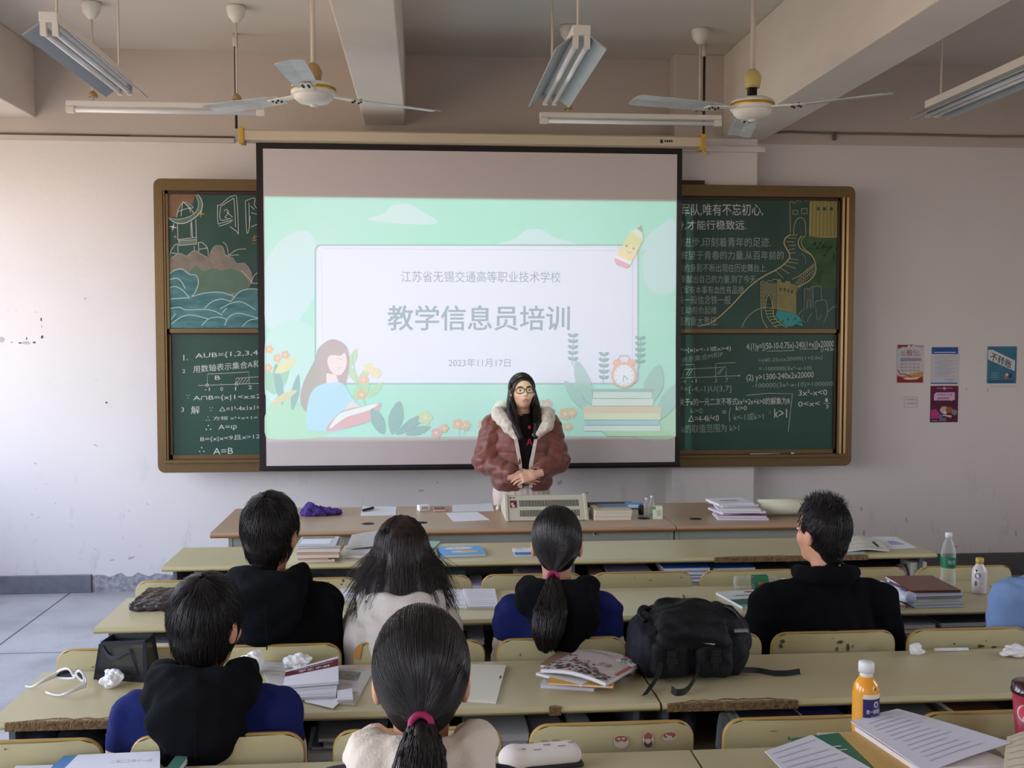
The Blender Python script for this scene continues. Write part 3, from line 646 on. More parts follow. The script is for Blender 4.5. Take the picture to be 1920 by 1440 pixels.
for l, w in ((((1090, 515), (1045, 545), (1030, 600), (1060, 660), (1085, 720), (1050, 780), (960, 850), (860, 900), (750, 970), (640, 1070), (520, 1200), (400, 1310), (300, 1375), (200, 1395)), 2.0), (((1200, 525), (1165, 580), (1190, 650), (1290, 710), (1330, 790), (1330, 880), (1270, 960), (1160, 1020)), 1.6), (((1240, 520), (1195, 570), (1215, 640), (1290, 700)), 1.0), (((1195, 690), (1235, 740), (1235, 800)), 0.7), (((1105, 945), (1160, 920), (1250, 860), (1320, 800)), 1.0), (((620, 1410), (660, 1330), (730, 1260), (800, 1225)), 1.0), (((808, 1220), (820, 1330), (870, 1415)), 1.1), (((845, 1230), (880, 1330), (960, 1415)), 0.9), (((930, 1240), (930, 1300), (990, 1370), (1060, 1410)), 1.1), (((1160, 1290), (1210, 1240), (1235, 1230)), 0.9), (((1450, 1260), (1500, 1215), (1555, 1200)), 0.9), (((1310, 1230), (1320, 1180), (1360, 1150), (1430, 1150), (1445, 1230), (1440, 1300), (1410, 1360)), 0.9), (((1330, 1190), (1345, 1300), (1350, 1340)), 0.6), (((1210, 1290), (1205, 1340), (1240, 1360)), 0.7), (((1300, 1270), (1260, 1330), (1260, 1360)), 0.7), (((1390, 1280), (1360, 1340)), 0.6)): p.line([S(*q) for q in l], w, CHYL if w > .95 else CHD)
for a_, c_ in (((1085, 518), (1160, 518)), ((1060, 545), (1150, 550)), ((1055, 580), (1130, 585)), ((1070, 620), (1145, 615)), ((1075, 660), (1135, 650)), ((1080, 690), (1140, 690)), ((1075, 745), (1165, 755)), ((1050, 775), (1160, 790)), ((1025, 800), (1140, 840)), ((990, 835), (1080, 890)), ((950, 865), (1020, 930)), ((850, 1250), (930, 1245)), ((855, 1280), (935, 1275)), ((870, 1310), (945, 1300)), ((885, 1340), (965, 1325)), ((905, 1370), (990, 1350)), ((930, 1400), (1010, 1380))): p.line([S(*a_), S(*c_)], 0.9, CHYL, False)
for k in range(9):                                        # courses of the curved wall
    t0 = k / 9
    for r_ in range(3):
        x = 1130 + 190 * t0; y = 985 - 190 * t0 - 0 + r_ * 34 - 20 * math.sin(t0 * PI)
        p.line([S(x, y), S(x + 20, y - 18), S(x + 24, y + 10), S(x + 4, y + 26), S(x, y)], 0.5, CHYL, False)
p.poly([S(*q) for q in ((962, 945), (1000, 945), (1003, 975), (1040, 978), (1045, 958), (1090, 965), (1095, 990), (1120, 992), (1145, 1010), (1148, 1275), (960, 1240))], mat('tan_chalk', (146, 136, 96), 0.95, 0.4, 16))
for x, y in ((995, 1040), (1035, 1045), (1070, 1055), (1105, 1065)): p.ell(*S(x, y), 1.8, 3.6, GREEN)
for r_ in range(13):
    for k in range(6):
        x = 810 + k * 25 + (r_ % 2) * 9; y = 985 + r_ * 19
        if 845 < x + 8 < 915 and y > 1095: continue
        if x < 945: p.line([S(x, y), S(x + 20, y - 2), S(x + 20, y + 13), S(x, y + 14), S(x, y)], 0.55, CHYL, False, layer=(k == 0))
p.line([S(*q) for q in ((850, 1220), (858, 1140), (880, 1098), (905, 1130), (922, 1225))], 0.9, CHYL)
p.line([S(*q) for q in ((805, 970), (805, 1215), (960, 1228))], 0.8, CHYL, False)
p.line([S(*q) for q in ((805, 970), (840, 962), (842, 980), (870, 975), (872, 955), (905, 965), (925, 945), (960, 945))], 0.9, CHYL, False)
p.poly([S(*q) for q in ((960, 1245), (1140, 1275), (1190, 1320), (1210, 1400), (1150, 1375), (1100, 1400), (1060, 1400), (1010, 1370), (945, 1300))], CHTL)
for x, y in ((1050, 1330), (1120, 1325), (1165, 1360), (1000, 1350)): p.poly([S(x, y), S(x + 22, y - 12), S(x + 26, y + 14)], GREEN)
p.poly([S(*q) for q in ((1222, 1040), (1310, 1015), (1310, 1190), (1295, 1230), (1240, 1235))], mat('grey_chalk', (84, 92, 82), 0.95))
for l in (((1222, 1040), (1225, 1230)), ((1310, 1015), (1308, 1180)), ((1385, 1035), (1390, 1140)), ((1222, 1040), (1250, 1030), (1255, 1045), (1280, 1040), (1285, 1020), (1310, 1012), (1340, 1020), (1345, 1005), (1385, 1015), (1385, 1035)), ((1250, 1230), (1255, 1150), (1285, 1145), (1290, 1225))): p.line([S(*q) for q in l], 0.9, CHD, False)
p.mb.build('chalk_drawing', UR, org=BO)['label'] = 'chalk lettering and drawing of a winding stone wall with towers'

# --- lower left: sums
p = Plane(PYL - .0006); S = lambda x, y: (300 + x / 5.145, 610 + y / 5.145)
for t_, x0, y0, x1, y1, dr in (('1.', 225, 285, 270, 340, -4), ('AUB={1,2,3,4,5}', 340, 270, 1060, 330, -40), ('2', 215, 425, 245, 460, 0), ('用数轴表示集合A和B', 320, 390, 1010, 460, -60), ('B', 530, 485, 580, 525, 0), ('-1', 432, 600, 480, 632, 0), ('0', 582, 598, 608, 632, 0), ('1', 724, 595, 734, 628, 0), ('2', 850, 580, 888, 615, 0), ('∵', 255, 672, 285, 705, 0), ('A∩B={x|1<x≤2}', 320, 680, 1010, 735, -20), ('3', 205, 790, 232, 835, 0), ('解', 300, 780, 382, 855, 0), ('∵', 475, 790, 510, 825, 0), ('△=1²-4x1x1=', 570, 785, 965, 830, -20), ('∴', 445, 880, 480, 920, 0), ('方程 x²+x+1=', 512, 880, 940, 915, -10), ('∴', 440, 960, 495, 1010, 0), ('A=φ', 562, 960, 740, 1018, -8), ('B={x|x<9且x>12}', 390, 1075, 990, 1130, -30), ('∴', 375, 1175, 430, 1222, 0), ('A=B', 512, 1185, 705, 1245, -6)):
    a, c = S(x0, y0), S(x1, y1); p.k += 1
    if c[0] > 500: pass
    p.text(t_, a[0], a[1], c[0], c[1], CH, drop=dr / 5.145)
for l in (((370, 580), (965, 560)), ((455, 575), (458, 470), (858, 450), (862, 565)), ((730, 570), (732, 512), (965, 495)), ((590, 560), (592, 572)), ((735, 560), (770, 515)), ((760, 565), (800, 512)), ((795, 562), (830, 510)), ((825, 560), (858, 515))): p.line([S(*q) for q in l], 0.8, CH, False)
for x, y in ((455, 577), (737, 567)): p.line([S(x + 14 * math.cos(a), y + 14 * math.sin(a)) for a in [k * PI / 4 for k in range(9)]], 0.8, CH, False)
p.mb.build('chalk_writing', LL, org=BO)['label'] = 'white chalk sums and number line'
# --- lower right: sums
p = Plane(PYL - .0006); S = lambda x, y: (1270 + x / 5.144, 610 + y / 5.144)
for t_, x0, y0, x1, y1, dr in (('P={x|x<-1或x>4}', 20, 215, 520, 270, -20), ('表示集合M和P', 40, 310, 440, 365, -60), ('-4', 20, 520, 85, 560, 0), ('-1', 135, 515, 185, 555, 0), ('3', 360, 510, 384, 552, 0), ('7', 465, 508, 490, 550, 0), ('P=[-4,-1)U(3,7]', 20, 590, 520, 660, -10), ('关于x的一元二次不等式kx²+2x+k>0的解集为R', 20, 705, 1090, 775, -12), ('k>0', 128, 800, 245, 850, 0), ('=>', 435, 815, 470, 855, 0), ('k>0', 565, 775, 670, 820, 0), ('△=4-4k²<0', 105, 865, 400, 930, -6), ('k<-1或k>1', 545, 850, 830, 920, -10), ('∴', 880, 820, 905, 850, 0), ('k>1', 935, 805, 1058, 890, 0), ('k的取值范围为 k>1', 40, 960, 595, 1040, -15), ('4.(1)y=[(50-10-0.75x)-240(1+x)]x20000', 668, 175, 1510, 255, -30), ('(1+0.6x)', 1385, 215, 1525, 265, -10), ('=(40-25x)x20000(1+0.6x)', 785, 320, 1400, 368, -30), ('=-100000(3x²-x-10)', 785, 400, 1295, 450, -10), ('(2) y>1300-240x2x20000', 668, 475, 1315, 550, -30), ('-100000(3x²-x-10)>1000000', 722, 560, 1528, 615, -20), ('3x²-x<0', 1170, 625, 1445, 680, -8), ('0<x<', 1165, 735, 1375, 785, -8), ('1', 1428, 705, 1450, 740, 0), ('3', 1432, 765, 1458, 800, 0)):
    a, c = S(x0, y0), S(x1, y1); p.k += 1; p.text(t_, a[0], a[1], c[0], c[1], CH if y0 % 2 else CHD, drop=dr / 5.144)
for l in (((0, 510), (600, 485)), ((0, 385), (165, 375), (168, 500)), ((55, 510), (62, 425), (470, 402), (472, 490)), ((368, 495), (370, 368), (560, 360)), ((85, 480), (125, 420)), ((105, 490), (150, 420)), ((380, 470), (425, 420)), ((400, 475), (445, 415)), ((590, 478), (604, 484), (592, 494)), ((665, 675), (880, 655), (1110, 660), (1070, 1025)), ((865, 250), (1130, 243)), ((1180, 230), (1345, 228)), ((1410, 755), (1470, 752)), ((512, 795), (500, 860), (505, 930))): p.line([S(*q) for q in l], 0.8, CH, False)
p.mb.build('chalk_writing', LR, org=BO)['label'] = 'white chalk algebra in two columns'
b = MB(); c = P(1486, 861, y=BYF - .012)
tag(MB().tube([(-.012, 0, .0), (.012, 0.004, .0)], .006, CH, 10).build('chalk_stub', loc=(c.x, BYF - .015, za + .018)), 'short white chalk stub lying on the bottom ledge of the blackboard', 'chalk')
a, c = P(1413, 861, y=BYF - .012), P(1470, 861, y=BYF - .012)
tag(MB().tube([(-.11, 0, 0), (.11, 0, 0)], .004, mat('grey_stick', (170, 166, 158), 0.5), 8).build('pointer_stick', loc=((a.x + c.x) / 2 - .03, BYF - .014, za + .0162)), 'thin pale pointer stick lying on the bottom ledge of the blackboard', 'pointer')

# ================================================================== projection screen
HOUS = mat('screen_housing_ivory', (206, 192, 168), 0.5); YCAP = mat('yellow_end_cap', (200, 160, 62), 0.5); BLK = mat('screen_black_border', (22, 17, 17), 0.6); CLOTH = mat('screen_fabric', (206, 196, 194), 0.85, 0.15, 1.5, rgb2=(196, 188, 190))
SCR = thing('projector_screen', 'pull-down projection screen showing a mint green slide with Chinese text', 'projection screen', (0.34, SY + .02, .9))
SO = Vector(SCR.location)
xa_, xb_ = P(452, 250, y=7.33).x, P(1316, 262, y=7.33).x
zt_, zb_ = 3.222, 3.14
b = MB(); b.prism([(7.31, zb_ + .01), (7.39, zb_), (7.41, zb_ + .02), (7.41, zt_ - .01), (7.395, zt_), (7.325, zt_), (7.31, zt_ - .012)], 'x', xa_, xb_, HOUS)
HS = b.build('housing', SCR, org=SO)
b = MB(); c = P(1237, 265, y=7.3085); u = .0037
K = col(50, 46, 44)
def px_rect(x0, y0, x1, y1, m, Y): b.quad(P(x0, y1, y=Y), P(x1, y1, y=Y), P(x1, y0, y=Y), P(x0, y0, y=Y), m)
b.add([P(1237, 264, y=7.309), P(1240.5, 260.5, y=7.309), P(1244, 264, y=7.309)], [(0, 2, 1)], K); px_rect(1238, 264, 1243, 268.5, K, 7.309)
for k in range(4): px_rect(1246 + k * 4, 262.5, 1249 + k * 4, 266.5, K, 7.309)
b.build('printed_logo', HS, org=SO)
for nm, x in (('end_cap', xa_), ('end_cap', xb_)):
    b = MB(); b.box(x - .012, 7.30, zb_ - .012, x + .022, 7.42, zt_ + .012, YCAP)
    if x > 1: b.tube([(x, 7.32, zb_ - .01), (x + .02, 7.31, zb_ - .035), (x + .045, 7.31, zb_ - .045)], .008, YCAP)
    b.build('end_cap', SCR, bevel=.006, org=SO)
for x, zt in ((P(441, 160, y=7.36).x + .004, ZC), (P(1320, 180, y=7.36).x, ZC)):
    MB().tube([(x, 7.36, zt_ + .01), (x, 7.36, zt - .085)], .009, DARKM, 8).tube([(x, 7.36, zt - .085), (x, 7.36, zt)], .018, RODP, 8).build('hanging_rod', SCR, org=SO)
cs = [P(480, 268, y=SY), P(1279, 283, y=SY), P(1275, 876, y=SY), P(487, 881, y=SY)]
x0, x1, z1, z0 = (cs[0].x + cs[3].x) / 2, (cs[1].x + cs[2].x) / 2, 3.14, (cs[2].z + cs[3].z) / 2
ix0, ix1, iz1, iz0 = x0 + .045, x1 - .036, P(880, 284, y=SY).z, P(880, 870, y=SY).z
b = MB(); b.box(x0, SY - .0005, z0, ix0, SY + .002, z1, BLK); b.box(ix1, SY - .0005, z0, x1, SY + .002, z1, BLK); b.box(ix0, SY - .0005, iz1, ix1, SY + .002, z1, BLK); b.box(ix0, SY - .0005, z0, ix1, SY + .002, iz0, BLK)
b.build('black_border', SCR, org=SO)
MB().box(ix0, SY, iz0, ix1, SY + .0015, iz1, CLOTH).build('fabric', SCR, org=SO)
MB().prism([(SY - .016, z0 + .012), (SY - .012, z0), (SY + .014, z0), (SY + .018, z0 + .012), (SY + .012, z0 + .026), (SY - .01, z0 + .026)], 'x', x0, x1, mat('screen_bottom_bar', (26, 24, 32), 0.4)).build('bottom_bar', SCR, org=SO)
# --- the slide (flat picture on the fabric)
def sl(r, g, bb):
    r, g, bb = [round(k * .58 + w * .42) for k, w in zip((r, g, bb), (222, 228, 234))]; return mat('slide_%d_%d_%d' % (r, g, bb), (r, g, bb), 0.85)
MINT, PALE, CARD = mat('slide_mint', (188, 226, 214), 0.85, 0.8, 0.9, rgb2=(206, 226, 228)), sl(216, 226, 236), sl(226, 227, 238)
p = Plane(SY - .0006, 0.00003); p.xlim = (496, 1267)
p.poly([(495, 368), (1268, 378), (1268, 817), (499, 820)], MINT)
def cloud(pts, m=PALE): p.poly(pts, m, True)
cloud([(690, 412), (720, 400), (735, 386), (765, 382), (790, 395), (822, 418), (760, 420)]); cloud([(930, 460), (965, 448), (985, 432), (1015, 430), (1040, 445), (1085, 460), (1010, 470)])
cloud([(495, 500), (540, 440), (585, 440), (600, 520), (560, 600), (497, 610)], sl(208, 224, 232)); cloud([(1205, 460), (1235, 425), (1268, 418), (1268, 540), (1215, 540)], sl(206, 222, 230))
cloud([(497, 640), (540, 600), (590, 620), (600, 700), (560, 760), (497, 740)], sl(196, 226, 218))
r_ = [(p_[0], p_[1]) for p_ in rrect(590, 458, 1198, 721, 12)]; p.poly(r_, sl(150, 172, 172)); p.poly([(p_[0], p_[1]) for p_ in rrect(593, 461, 1195, 718, 10)], CARD)
p.line([(606, 466), (1183, 470)], .8, sl(176, 186, 198), False); p.line([(1186, 480), (1186, 705)], .9, sl(176, 186, 198), False); p.line([(603, 480), (606, 705)], .7, sl(190, 200, 208), False)
T1, T2 = sl(122, 138, 144), sl(128, 146, 150)
p.k += 1; p.text('江苏省无锡交通高等职业技术学校', 752, 508, 1051, 529, T1, drop=1)
p.k += 1; p.text('教学信息员培训', 727, 572, 1067, 619, T2, drop=0); p.k += 1; p.text('教学信息员培训', 728.4, 572.4, 1068.4, 619.4, T2); p.k += 1; p.text('教学信息员培训', 727.2, 573, 1067.2, 620, T2)
p.k += 1; p.text('2023年11月17日', 841, 672, 957, 688, T1)
# plants, girl reading, books, clock, pencil
GD, GM, GL, ORG, YEL = sl(126, 160, 154), sl(150, 196, 160), sl(176, 210, 150), sl(240, 170, 132), sl(236, 214, 150)
def leaf(x, y, l, w, a, m): c, s = math.cos(a), math.sin(a); p.poly([(x, y), (x + c * l * .5 - s * w, y + s * l * .5 + c * w), (x + c * l, y + s * l), (x + c * l * .5 + s * w, y + s * l * .5 - c * w)], m, True, 3)
def flower(x, y, r, m):
    for k in range(5): p.ell(x + r * math.cos(k * 1.257), y + r * math.sin(k * 1.257), r * .75, r * .75, m, n=8)
    p.ell(x, y, r * .5, r * .5, YEL, n=8)
cloud([(499, 820), (500, 770), (540, 745), (580, 770), (620, 800), (600, 820)], sl(170, 214, 170)); cloud([(1190, 818), (1225, 770), (1268, 730), (1268, 818)], sl(180, 214, 170))
for a in (-2.2, -1.9, -1.5, -1.1): leaf(515, 740, 60, 9, a, GM)
leaf(530, 760, 80, 8, -1.75, GD); leaf(548, 770, 70, 8, -1.4, GD); leaf(515, 700, 50, 10, -.6, YEL); leaf(505, 760, 60, 7, -.5, sl(226, 196, 140))
for x, y in ((505, 655), (520, 672), (503, 690), (535, 665)): flower(x, y, 5, ORG)
for x, y, a in ((655, 690, -1.9), (655, 690, -1.2), (672, 720, -2.1), (672, 720, -1.0), (690, 745, -.8), (688, 740, -1.7), (664, 755, -1.3)): leaf(x, y, 40, 7, a, GL)
p.line([(690, 770), (670, 715), (660, 665)], 2, GM)
for x, y, m in ((692, 690, YEL), (682, 712, ORG), (678, 740, ORG), (705, 700, YEL)): flower(x, y, 6, m)
BR, SKN, BLU, RED = sl(168, 146, 138), sl(240, 214, 204), sl(176, 214, 238), sl(232, 150, 156)
p.poly([(565, 760), (568, 720), (590, 675), (598, 652), (622, 636), (648, 648), (655, 680), (648, 720), (630, 760), (600, 790)], BR, True)
p.poly([(622, 655), (645, 660), (650, 682), (640, 702), (624, 700), (614, 680)], SKN, True); p.poly([(600, 660), (622, 640), (648, 650), (640, 666), (616, 668), (606, 700)], BR, True)
p.poly([(612, 700), (630, 702), (636, 720), (612, 725)], SKN); p.poly([(575, 800), (580, 745), (600, 722), (640, 718), (660, 745), (690, 775), (680, 790), (640, 770), (645, 805), (600, 808)], BLU, True)
p.poly([(660, 752), (684, 778), (672, 790), (650, 772)], SKN, True); p.line([(634, 672), (642, 674)], .8, BR, False); p.line([(632, 690), (640, 690)], 1, RED, False)
p.poly([(612, 808), (628, 782), (655, 766), (700, 760), (714, 756), (700, 785), (660, 800)], RED, True); p.poly([(618, 804), (634, 778), (660, 768), (708, 757), (690, 770), (650, 782)], sl(244, 238, 236), True)
for x, y, l, w, a in ((720, 815, 55, 12, -2.0), (735, 815, 65, 14, -1.35), (742, 815, 70, 9, -.6), (760, 815, 50, 8, -.3)): leaf(x, y, l, w, a, GD)
for x, y, r_, m in ((797, 783, 8, sl(208, 208, 150)), (858, 795, 6, ORG), (872, 798, 6, ORG), (818, 812, 6, RED), (904, 795, 5, ORG), (1030, 790, 6, ORG), (1060, 776, 7, ORG), (1072, 774, 6, ORG), (1065, 800, 5, ORG), (1025, 758, 6, RED), (832, 803, 5, ORG)): flower(x, y, r_, m)
for x in (795, 860, 870, 905, 1030, 1065): p.line([(x, 817), (x + 2, 798)], 1, GM, False)
for x, y, l, w, a in ((1108, 760, 90, 14, -1.9), (1100, 770, 70, 10, -2.2), (1215, 760, 80, 18, -1.3), (1230, 790, 90, 16, -1.0)): leaf(x, y, l, w, a, sl(158, 190, 182))
for x0_, y0_ in ((1131, 720), (1199, 690), (1073, 685)):
    p.line([(x0_, y0_), (x0_ + 2, y0_ - 58)], 1.2, GD, False)
    for k in range(5): leaf(x0_ + 1, y0_ - 10 - k * 11, 11, 3, -.5, GD); leaf(x0_ + 1, y0_ - 10 - k * 11, 11, 3, -2.6, GD)
for x0_, y0_, x1_, y1_, m in ((1095, 798, 1238, 808, sl(230, 224, 222)), (1097, 788, 1236, 797, sl(160, 196, 214)), (1095, 775, 1238, 787, sl(238, 222, 180)), (1093, 762, 1240, 775, sl(236, 190, 156)), (1110, 748, 1225, 761, sl(230, 224, 218)), (1112, 735, 1222, 747, sl(214, 220, 208)), (1108, 729, 1226, 735, sl(150, 170, 170))): p.poly([(x0_, y0_), (x1_, y0_), (x1_, y1_), (x0_, y1_)], m)
p.poly([(1128, 808), (1250, 808), (1262, 818), (1140, 818)], sl(168, 206, 150))
p.ell(1170, 703, 24, 25, ORG); p.ell(1170, 704, 19, 20, sl(232, 238, 240)); p.ell(1156, 679, 8, 5, ORG, -.5); p.ell(1184, 679, 8, 5, ORG, .5); p.line([(1158, 676), (1162, 667), (1178, 667), (1182, 676)], 1.6, sl(190, 150, 140), False)
p.line([(1170, 704), (1168, 716)], 1.3, T1, False); p.line([(1170, 704), (1178, 712)], 1.3, T1, False)
for k in range(12): p.line([(1170 + 15 * math.cos(k * PI / 6), 704 + 16 * math.sin(k * PI / 6)), (1170 + 17 * math.cos(k * PI / 6), 704 + 18 * math.sin(k * PI / 6))], 1, T1, False)
p.poly([(1152, 488), (1182, 434), (1206, 450), (1180, 500)], sl(244, 214, 140)); p.poly([(1182, 434), (1202, 424), (1206, 450)], sl(244, 230, 214)); p.poly([(1194, 428), (1203, 423), (1204, 436)], sl(170, 140, 140)); p.poly([(1152, 488), (1157, 479), (1185, 491), (1180, 500)], sl(236, 240, 240)); p.poly([(1152, 488), (1156, 496), (1176, 503), (1180, 500), (1181, 496), (1154, 484)], RED)
p.ell(1175, 461, 2, 2.5, T1); p.ell(1188, 466, 2, 2.5, T1); p.line([(1176, 470), (1180, 474), (1184, 473)], 1, T1); p.line([(1164, 466), (1156, 462), (1158, 454)], 1.4, YEL); p.line([(1196, 474), (1205, 476), (1209, 468)], 1.4, YEL)
p.mb.build('slide_picture', SCR, org=SO)['label'] = 'slide with Chinese title, date and cartoon of a girl reading'

# ================================================================== notices on the wall to the right
def poster(name, label, x0, y0, x1, y1, draw, cat='poster'):
    a = P(x0, y0, y=YW - .002); c = P(x1, y1, y=YW - .002)
    r = thing(name, label, cat, ((a.x + c.x) / 2, YW, c.z))
    pz = Plane(YW - .0034, 0.00006)
    draw(pz); m0 = pz.first
    MB().box(a.x, YW - .003, c.z, c.x, YW - .0005, a.z, m0).build('sheet', r, org=r.location)
    pz.mb.build('print', r, org=r.location)
def S7(x, y): return (1640 + x / 6.857, 620 + y / 6.857)
def d1(p):
    p.first = col(206, 200, 204)
    A = lambda *q: [S7(*k) for k in q]
    p.poly(A((295, 182), (440, 182), (405, 215), (370, 205), (300, 235)), col(140, 40, 58)); p.poly(A((440, 182), (500, 182), (470, 200)), col(90, 60, 70)); p.poly(A((500, 190), (628, 195), (628, 215), (520, 205)), col(160, 158, 160))
    p.poly(A((332, 350), (598, 352), (598, 390), (332, 396)), col(158, 148, 166))
    p.k += 1; p.text('社会主义', *S7(338, 250), *S7(405, 320), col(130, 110, 120)); p.text('核', *S7(412, 240), *S7(485, 325), col(150, 40, 50)); p.text('心', *S7(490, 240), *S7(570, 290), col(46, 40, 46)); p.text('价值观', *S7(495, 300), *S7(590, 328), col(120, 100, 110))
    for r_ in range(3):
        for k in range(5): p.text(['富强', '民主', '文明', '和谐', '友善'][k], *S7(332 + k * 52, 418 + r_ * 42), *S7(332 + k * 52 + 38, 438 + r_ * 42), col(150, 50, 56) if k == 0 else col(120, 84, 92))
    p.poly(A((290, 560), (330, 590), (420, 570), (500, 545), (622, 525), (622, 668), (288, 668)), col(204, 150, 88)); p.poly(A((288, 580), (360, 600), (440, 630), (622, 590), (622, 668), (288, 668)), col(150, 40, 40))
    p.poly(A((360, 620), (420, 600), (500, 605), (585, 600), (540, 625), (430, 632)), col(226, 216, 206)); p.line(A((300, 500), (330, 560), (370, 555), (400, 565), (450, 585), (490, 600)), 2.0, col(170, 90, 50))
poster('paper_poster', 'white poster with red base and large black and red characters, nearest the blackboard', 1681.5, 646.5, 1731.5, 718, d1)
def d2(p):
    p.first = col(204, 202, 208); A = lambda *q: [S7(*k) for k in q]
    p.poly(A((735, 212), (1072, 212), (1072, 300), (735, 300)), mat('poster_blue', (34, 84, 160), 0.5, 0.4, 30, rgb2=(20, 60, 130))); p.poly(A((722, 668), (1060, 668), (1060, 684), (722, 684)), col(50, 110, 160))
    p.line(A((765, 278), (1040, 278)), 1.4, col(214, 224, 240), False)
    for k in range(14): p.line(A((770 if k % 3 else 810, 328 + k * 20), (1040 - (k * 37) % 90, 328 + k * 20)), .7, col(160, 156, 164), False)
    p.line(A((880, 628), (1030, 626)), .8, col(140, 138, 146), False); p.line(A((930, 645), (1000, 643)), .8, col(140, 138, 146), False)
poster('notice_sheet', 'white notice with a blue header band, above the purple poster', 1746, 651, 1797, 720, d2, 'notice')
def d3(p):
    p.first = col(104, 26, 72); A = lambda *q: [S7(*k) for k in q]
    p.line(A((800, 742), (1000, 740)), 1.2, col(200, 140, 170), False); p.ell(*S7(897, 742), 2.8, 2.8, col(204, 160, 190))
    p.poly(A((762, 825), (790, 795), (1030, 792), (1030, 890), (1005, 892), (988, 915), (978, 896), (762, 896)), col(214, 184, 204)); p.k += 1; p.text('网络防诈骗', *S7(805, 808), *S7(998, 838), col(120, 60, 100)); p.poly(A((805, 858), (955, 856), (955, 880), (805, 882)), col(176, 120, 156))
    p.poly(A((728, 905), (1060, 905), (1058, 1176), (720, 1176)), col(84, 26, 60)); p.poly(A((722, 1020), (790, 1010), (830, 1060), (815, 1130), (722, 1130)), col(186, 60, 124))
    p.ell(*S7(895, 1020), 8, 7, col(204, 180, 170)); p.ell(*S7(960, 1020), 7, 6, col(160, 90, 60)); p.ell(*S7(905, 1055), 3, 2.5, col(236, 226, 220)); p.ell(*S7(1025, 1050), 5, 5.5, col(120, 140, 140)); p.poly(A((870, 1078), (990, 1090), (985, 1120), (880, 1092)), col(220, 196, 180)); p.ell(*S7(850, 1100), 4, 4, col(90, 120, 160))
    p.poly(A((830, 1120), (920, 1120), (920, 1165), (830, 1165)), col(120, 110, 130)); p.line(A((735, 1158), (805, 1158)), 1, col(200, 180, 190), False)
poster('paper_poster', 'purple poster with a white speech panel, under the blue-headed notice', 1745, 723.5, 1795.5, 791.5, d3)
def d4(p):
    p.first = mat('poster_teal', (64, 124, 146), 0.5, 0.6, 12, rgb2=(44, 96, 122)); A = lambda *q: [S7(*k) for k in q]
    p.poly(A((1458, 640), (1785, 630), (1785, 676), (1458, 676)), col(40, 92, 132)); p.poly(A((1458, 245), (1520, 248), (1805, 385), (1800, 520), (1745, 495), (1458, 370)), col(212, 214, 214))
    p.k += 1
    o = p.pt(S7(1478, 370)); ux = p.pt(S7(1748, 492)) - o; uy = p.pt(S7(1502, 272)) - o; text_fit(p.mb, '不转账', o, ux, uy, col(28, 40, 44)); text_fit(p.mb, '不转账', o + Vector((.0015, -.0002, .0)), ux, uy, col(28, 40, 44))
    p.ell(*S7(1690, 590), 3.5, 4.5, col(190, 110, 90)); p.ell(*S7(1745, 580), 2.5, 5, col(60, 60, 70), .4); p.ell(*S7(1700, 565), 2.5, 2.5, col(220, 210, 200))
    for k in range(3): p.line(A((1500, 545 + k * 28), (1600, 540 + k * 28)), .8, col(140, 180, 190), False)
poster('paper_poster', 'teal poster with a slanting white band and bold black characters, furthest right', 1852, 649.5, 1905, 718.5, d4)
a, c = P(1695, 743.5, y=YW), P(1717.5, 763.5, y=YW)
r = thing('wall_socket_cover', 'small square white blank cover plate under the red-based poster', 'wall plate', ((a.x + c.x) / 2, YW, c.z))
WPL = mat('white_plastic', (214, 210, 208), 0.4)
MB().box(a.x, YW - .012, c.z, c.x, YW, a.z, WPL).build('plate', r, bevel=.004, org=r.location)
b = MB()
for z in (.35, .72): b.box(a.x + .015, YW - .0135, c.z + (a.z - c.z) * z, c.x - .012, YW - .0115, c.z + (a.z - c.z) * z + .003, col(120, 116, 116))
b.build('groove', r, org=r.location)

# ================================================================== books, sheets, small things
def clear_plastic(name):
    M = bpy.data.materials.new(name); M.use_nodes = True; t = M.node_tree; b = t.nodes['Principled BSDF']; b.inputs['Base Color'].default_value = (.75, .8, .8, 1); b.inputs['Roughness'].default_value = .06
    tr = t.nodes.new('ShaderNodeBsdfTransparent'); tr.inputs[0].default_value = (.96, .975, .97, 1); lw = t.nodes.new('ShaderNodeLayerWeight'); lw.inputs[0].default_value = .35
    r = t.nodes.new('ShaderNodeMapRange'); r.inputs[3].default_value = .07; r.inputs[4].default_value = .6; t.links.new(lw.outputs['Facing'], r.inputs[0])
    mx = t.nodes.new('ShaderNodeMixShader'); t.links.new(r.outputs[0], mx.inputs[0]); t.links.new(tr.outputs[0], mx.inputs[1]); t.links.new(b.outputs[0], mx.inputs[2]); t.links.new(mx.outputs[0], t.nodes['Material Output'].inputs[0])
    return M
PAGE = mat('page_block', (222, 214, 200), 0.85, 0.35, 40, 0.3, 300, rgb2=(196, 186, 170), stretch=(1, 1, 14)); PAGEW = mat('white_page_block', (226, 226, 232), 0.85, 0.25, 40, 0.3, 300, rgb2=(196, 196, 206), stretch=(1, 1, 14)); PAPER = mat('white_paper', (226, 227, 234), 0.8); PAPERG = mat('greyish_newsprint', (196, 192, 186), 0.85, 0.3, 30, rgb2=(166, 162, 158)); INK = mat('printed_ink', (186, 186, 196), 0.85)
def frame_of(L, R, depth):
    """local frame of a rectangle whose near edge runs from L to R: origin L, u along it, v away"""
    L, R = Vector(L), Vector(R); u = R - L; u.z = 0; w = u.length; u.normalize(); v = Vector((-u.y, u.x, 0))
    return L, w, math.atan2(u.y, u.x)
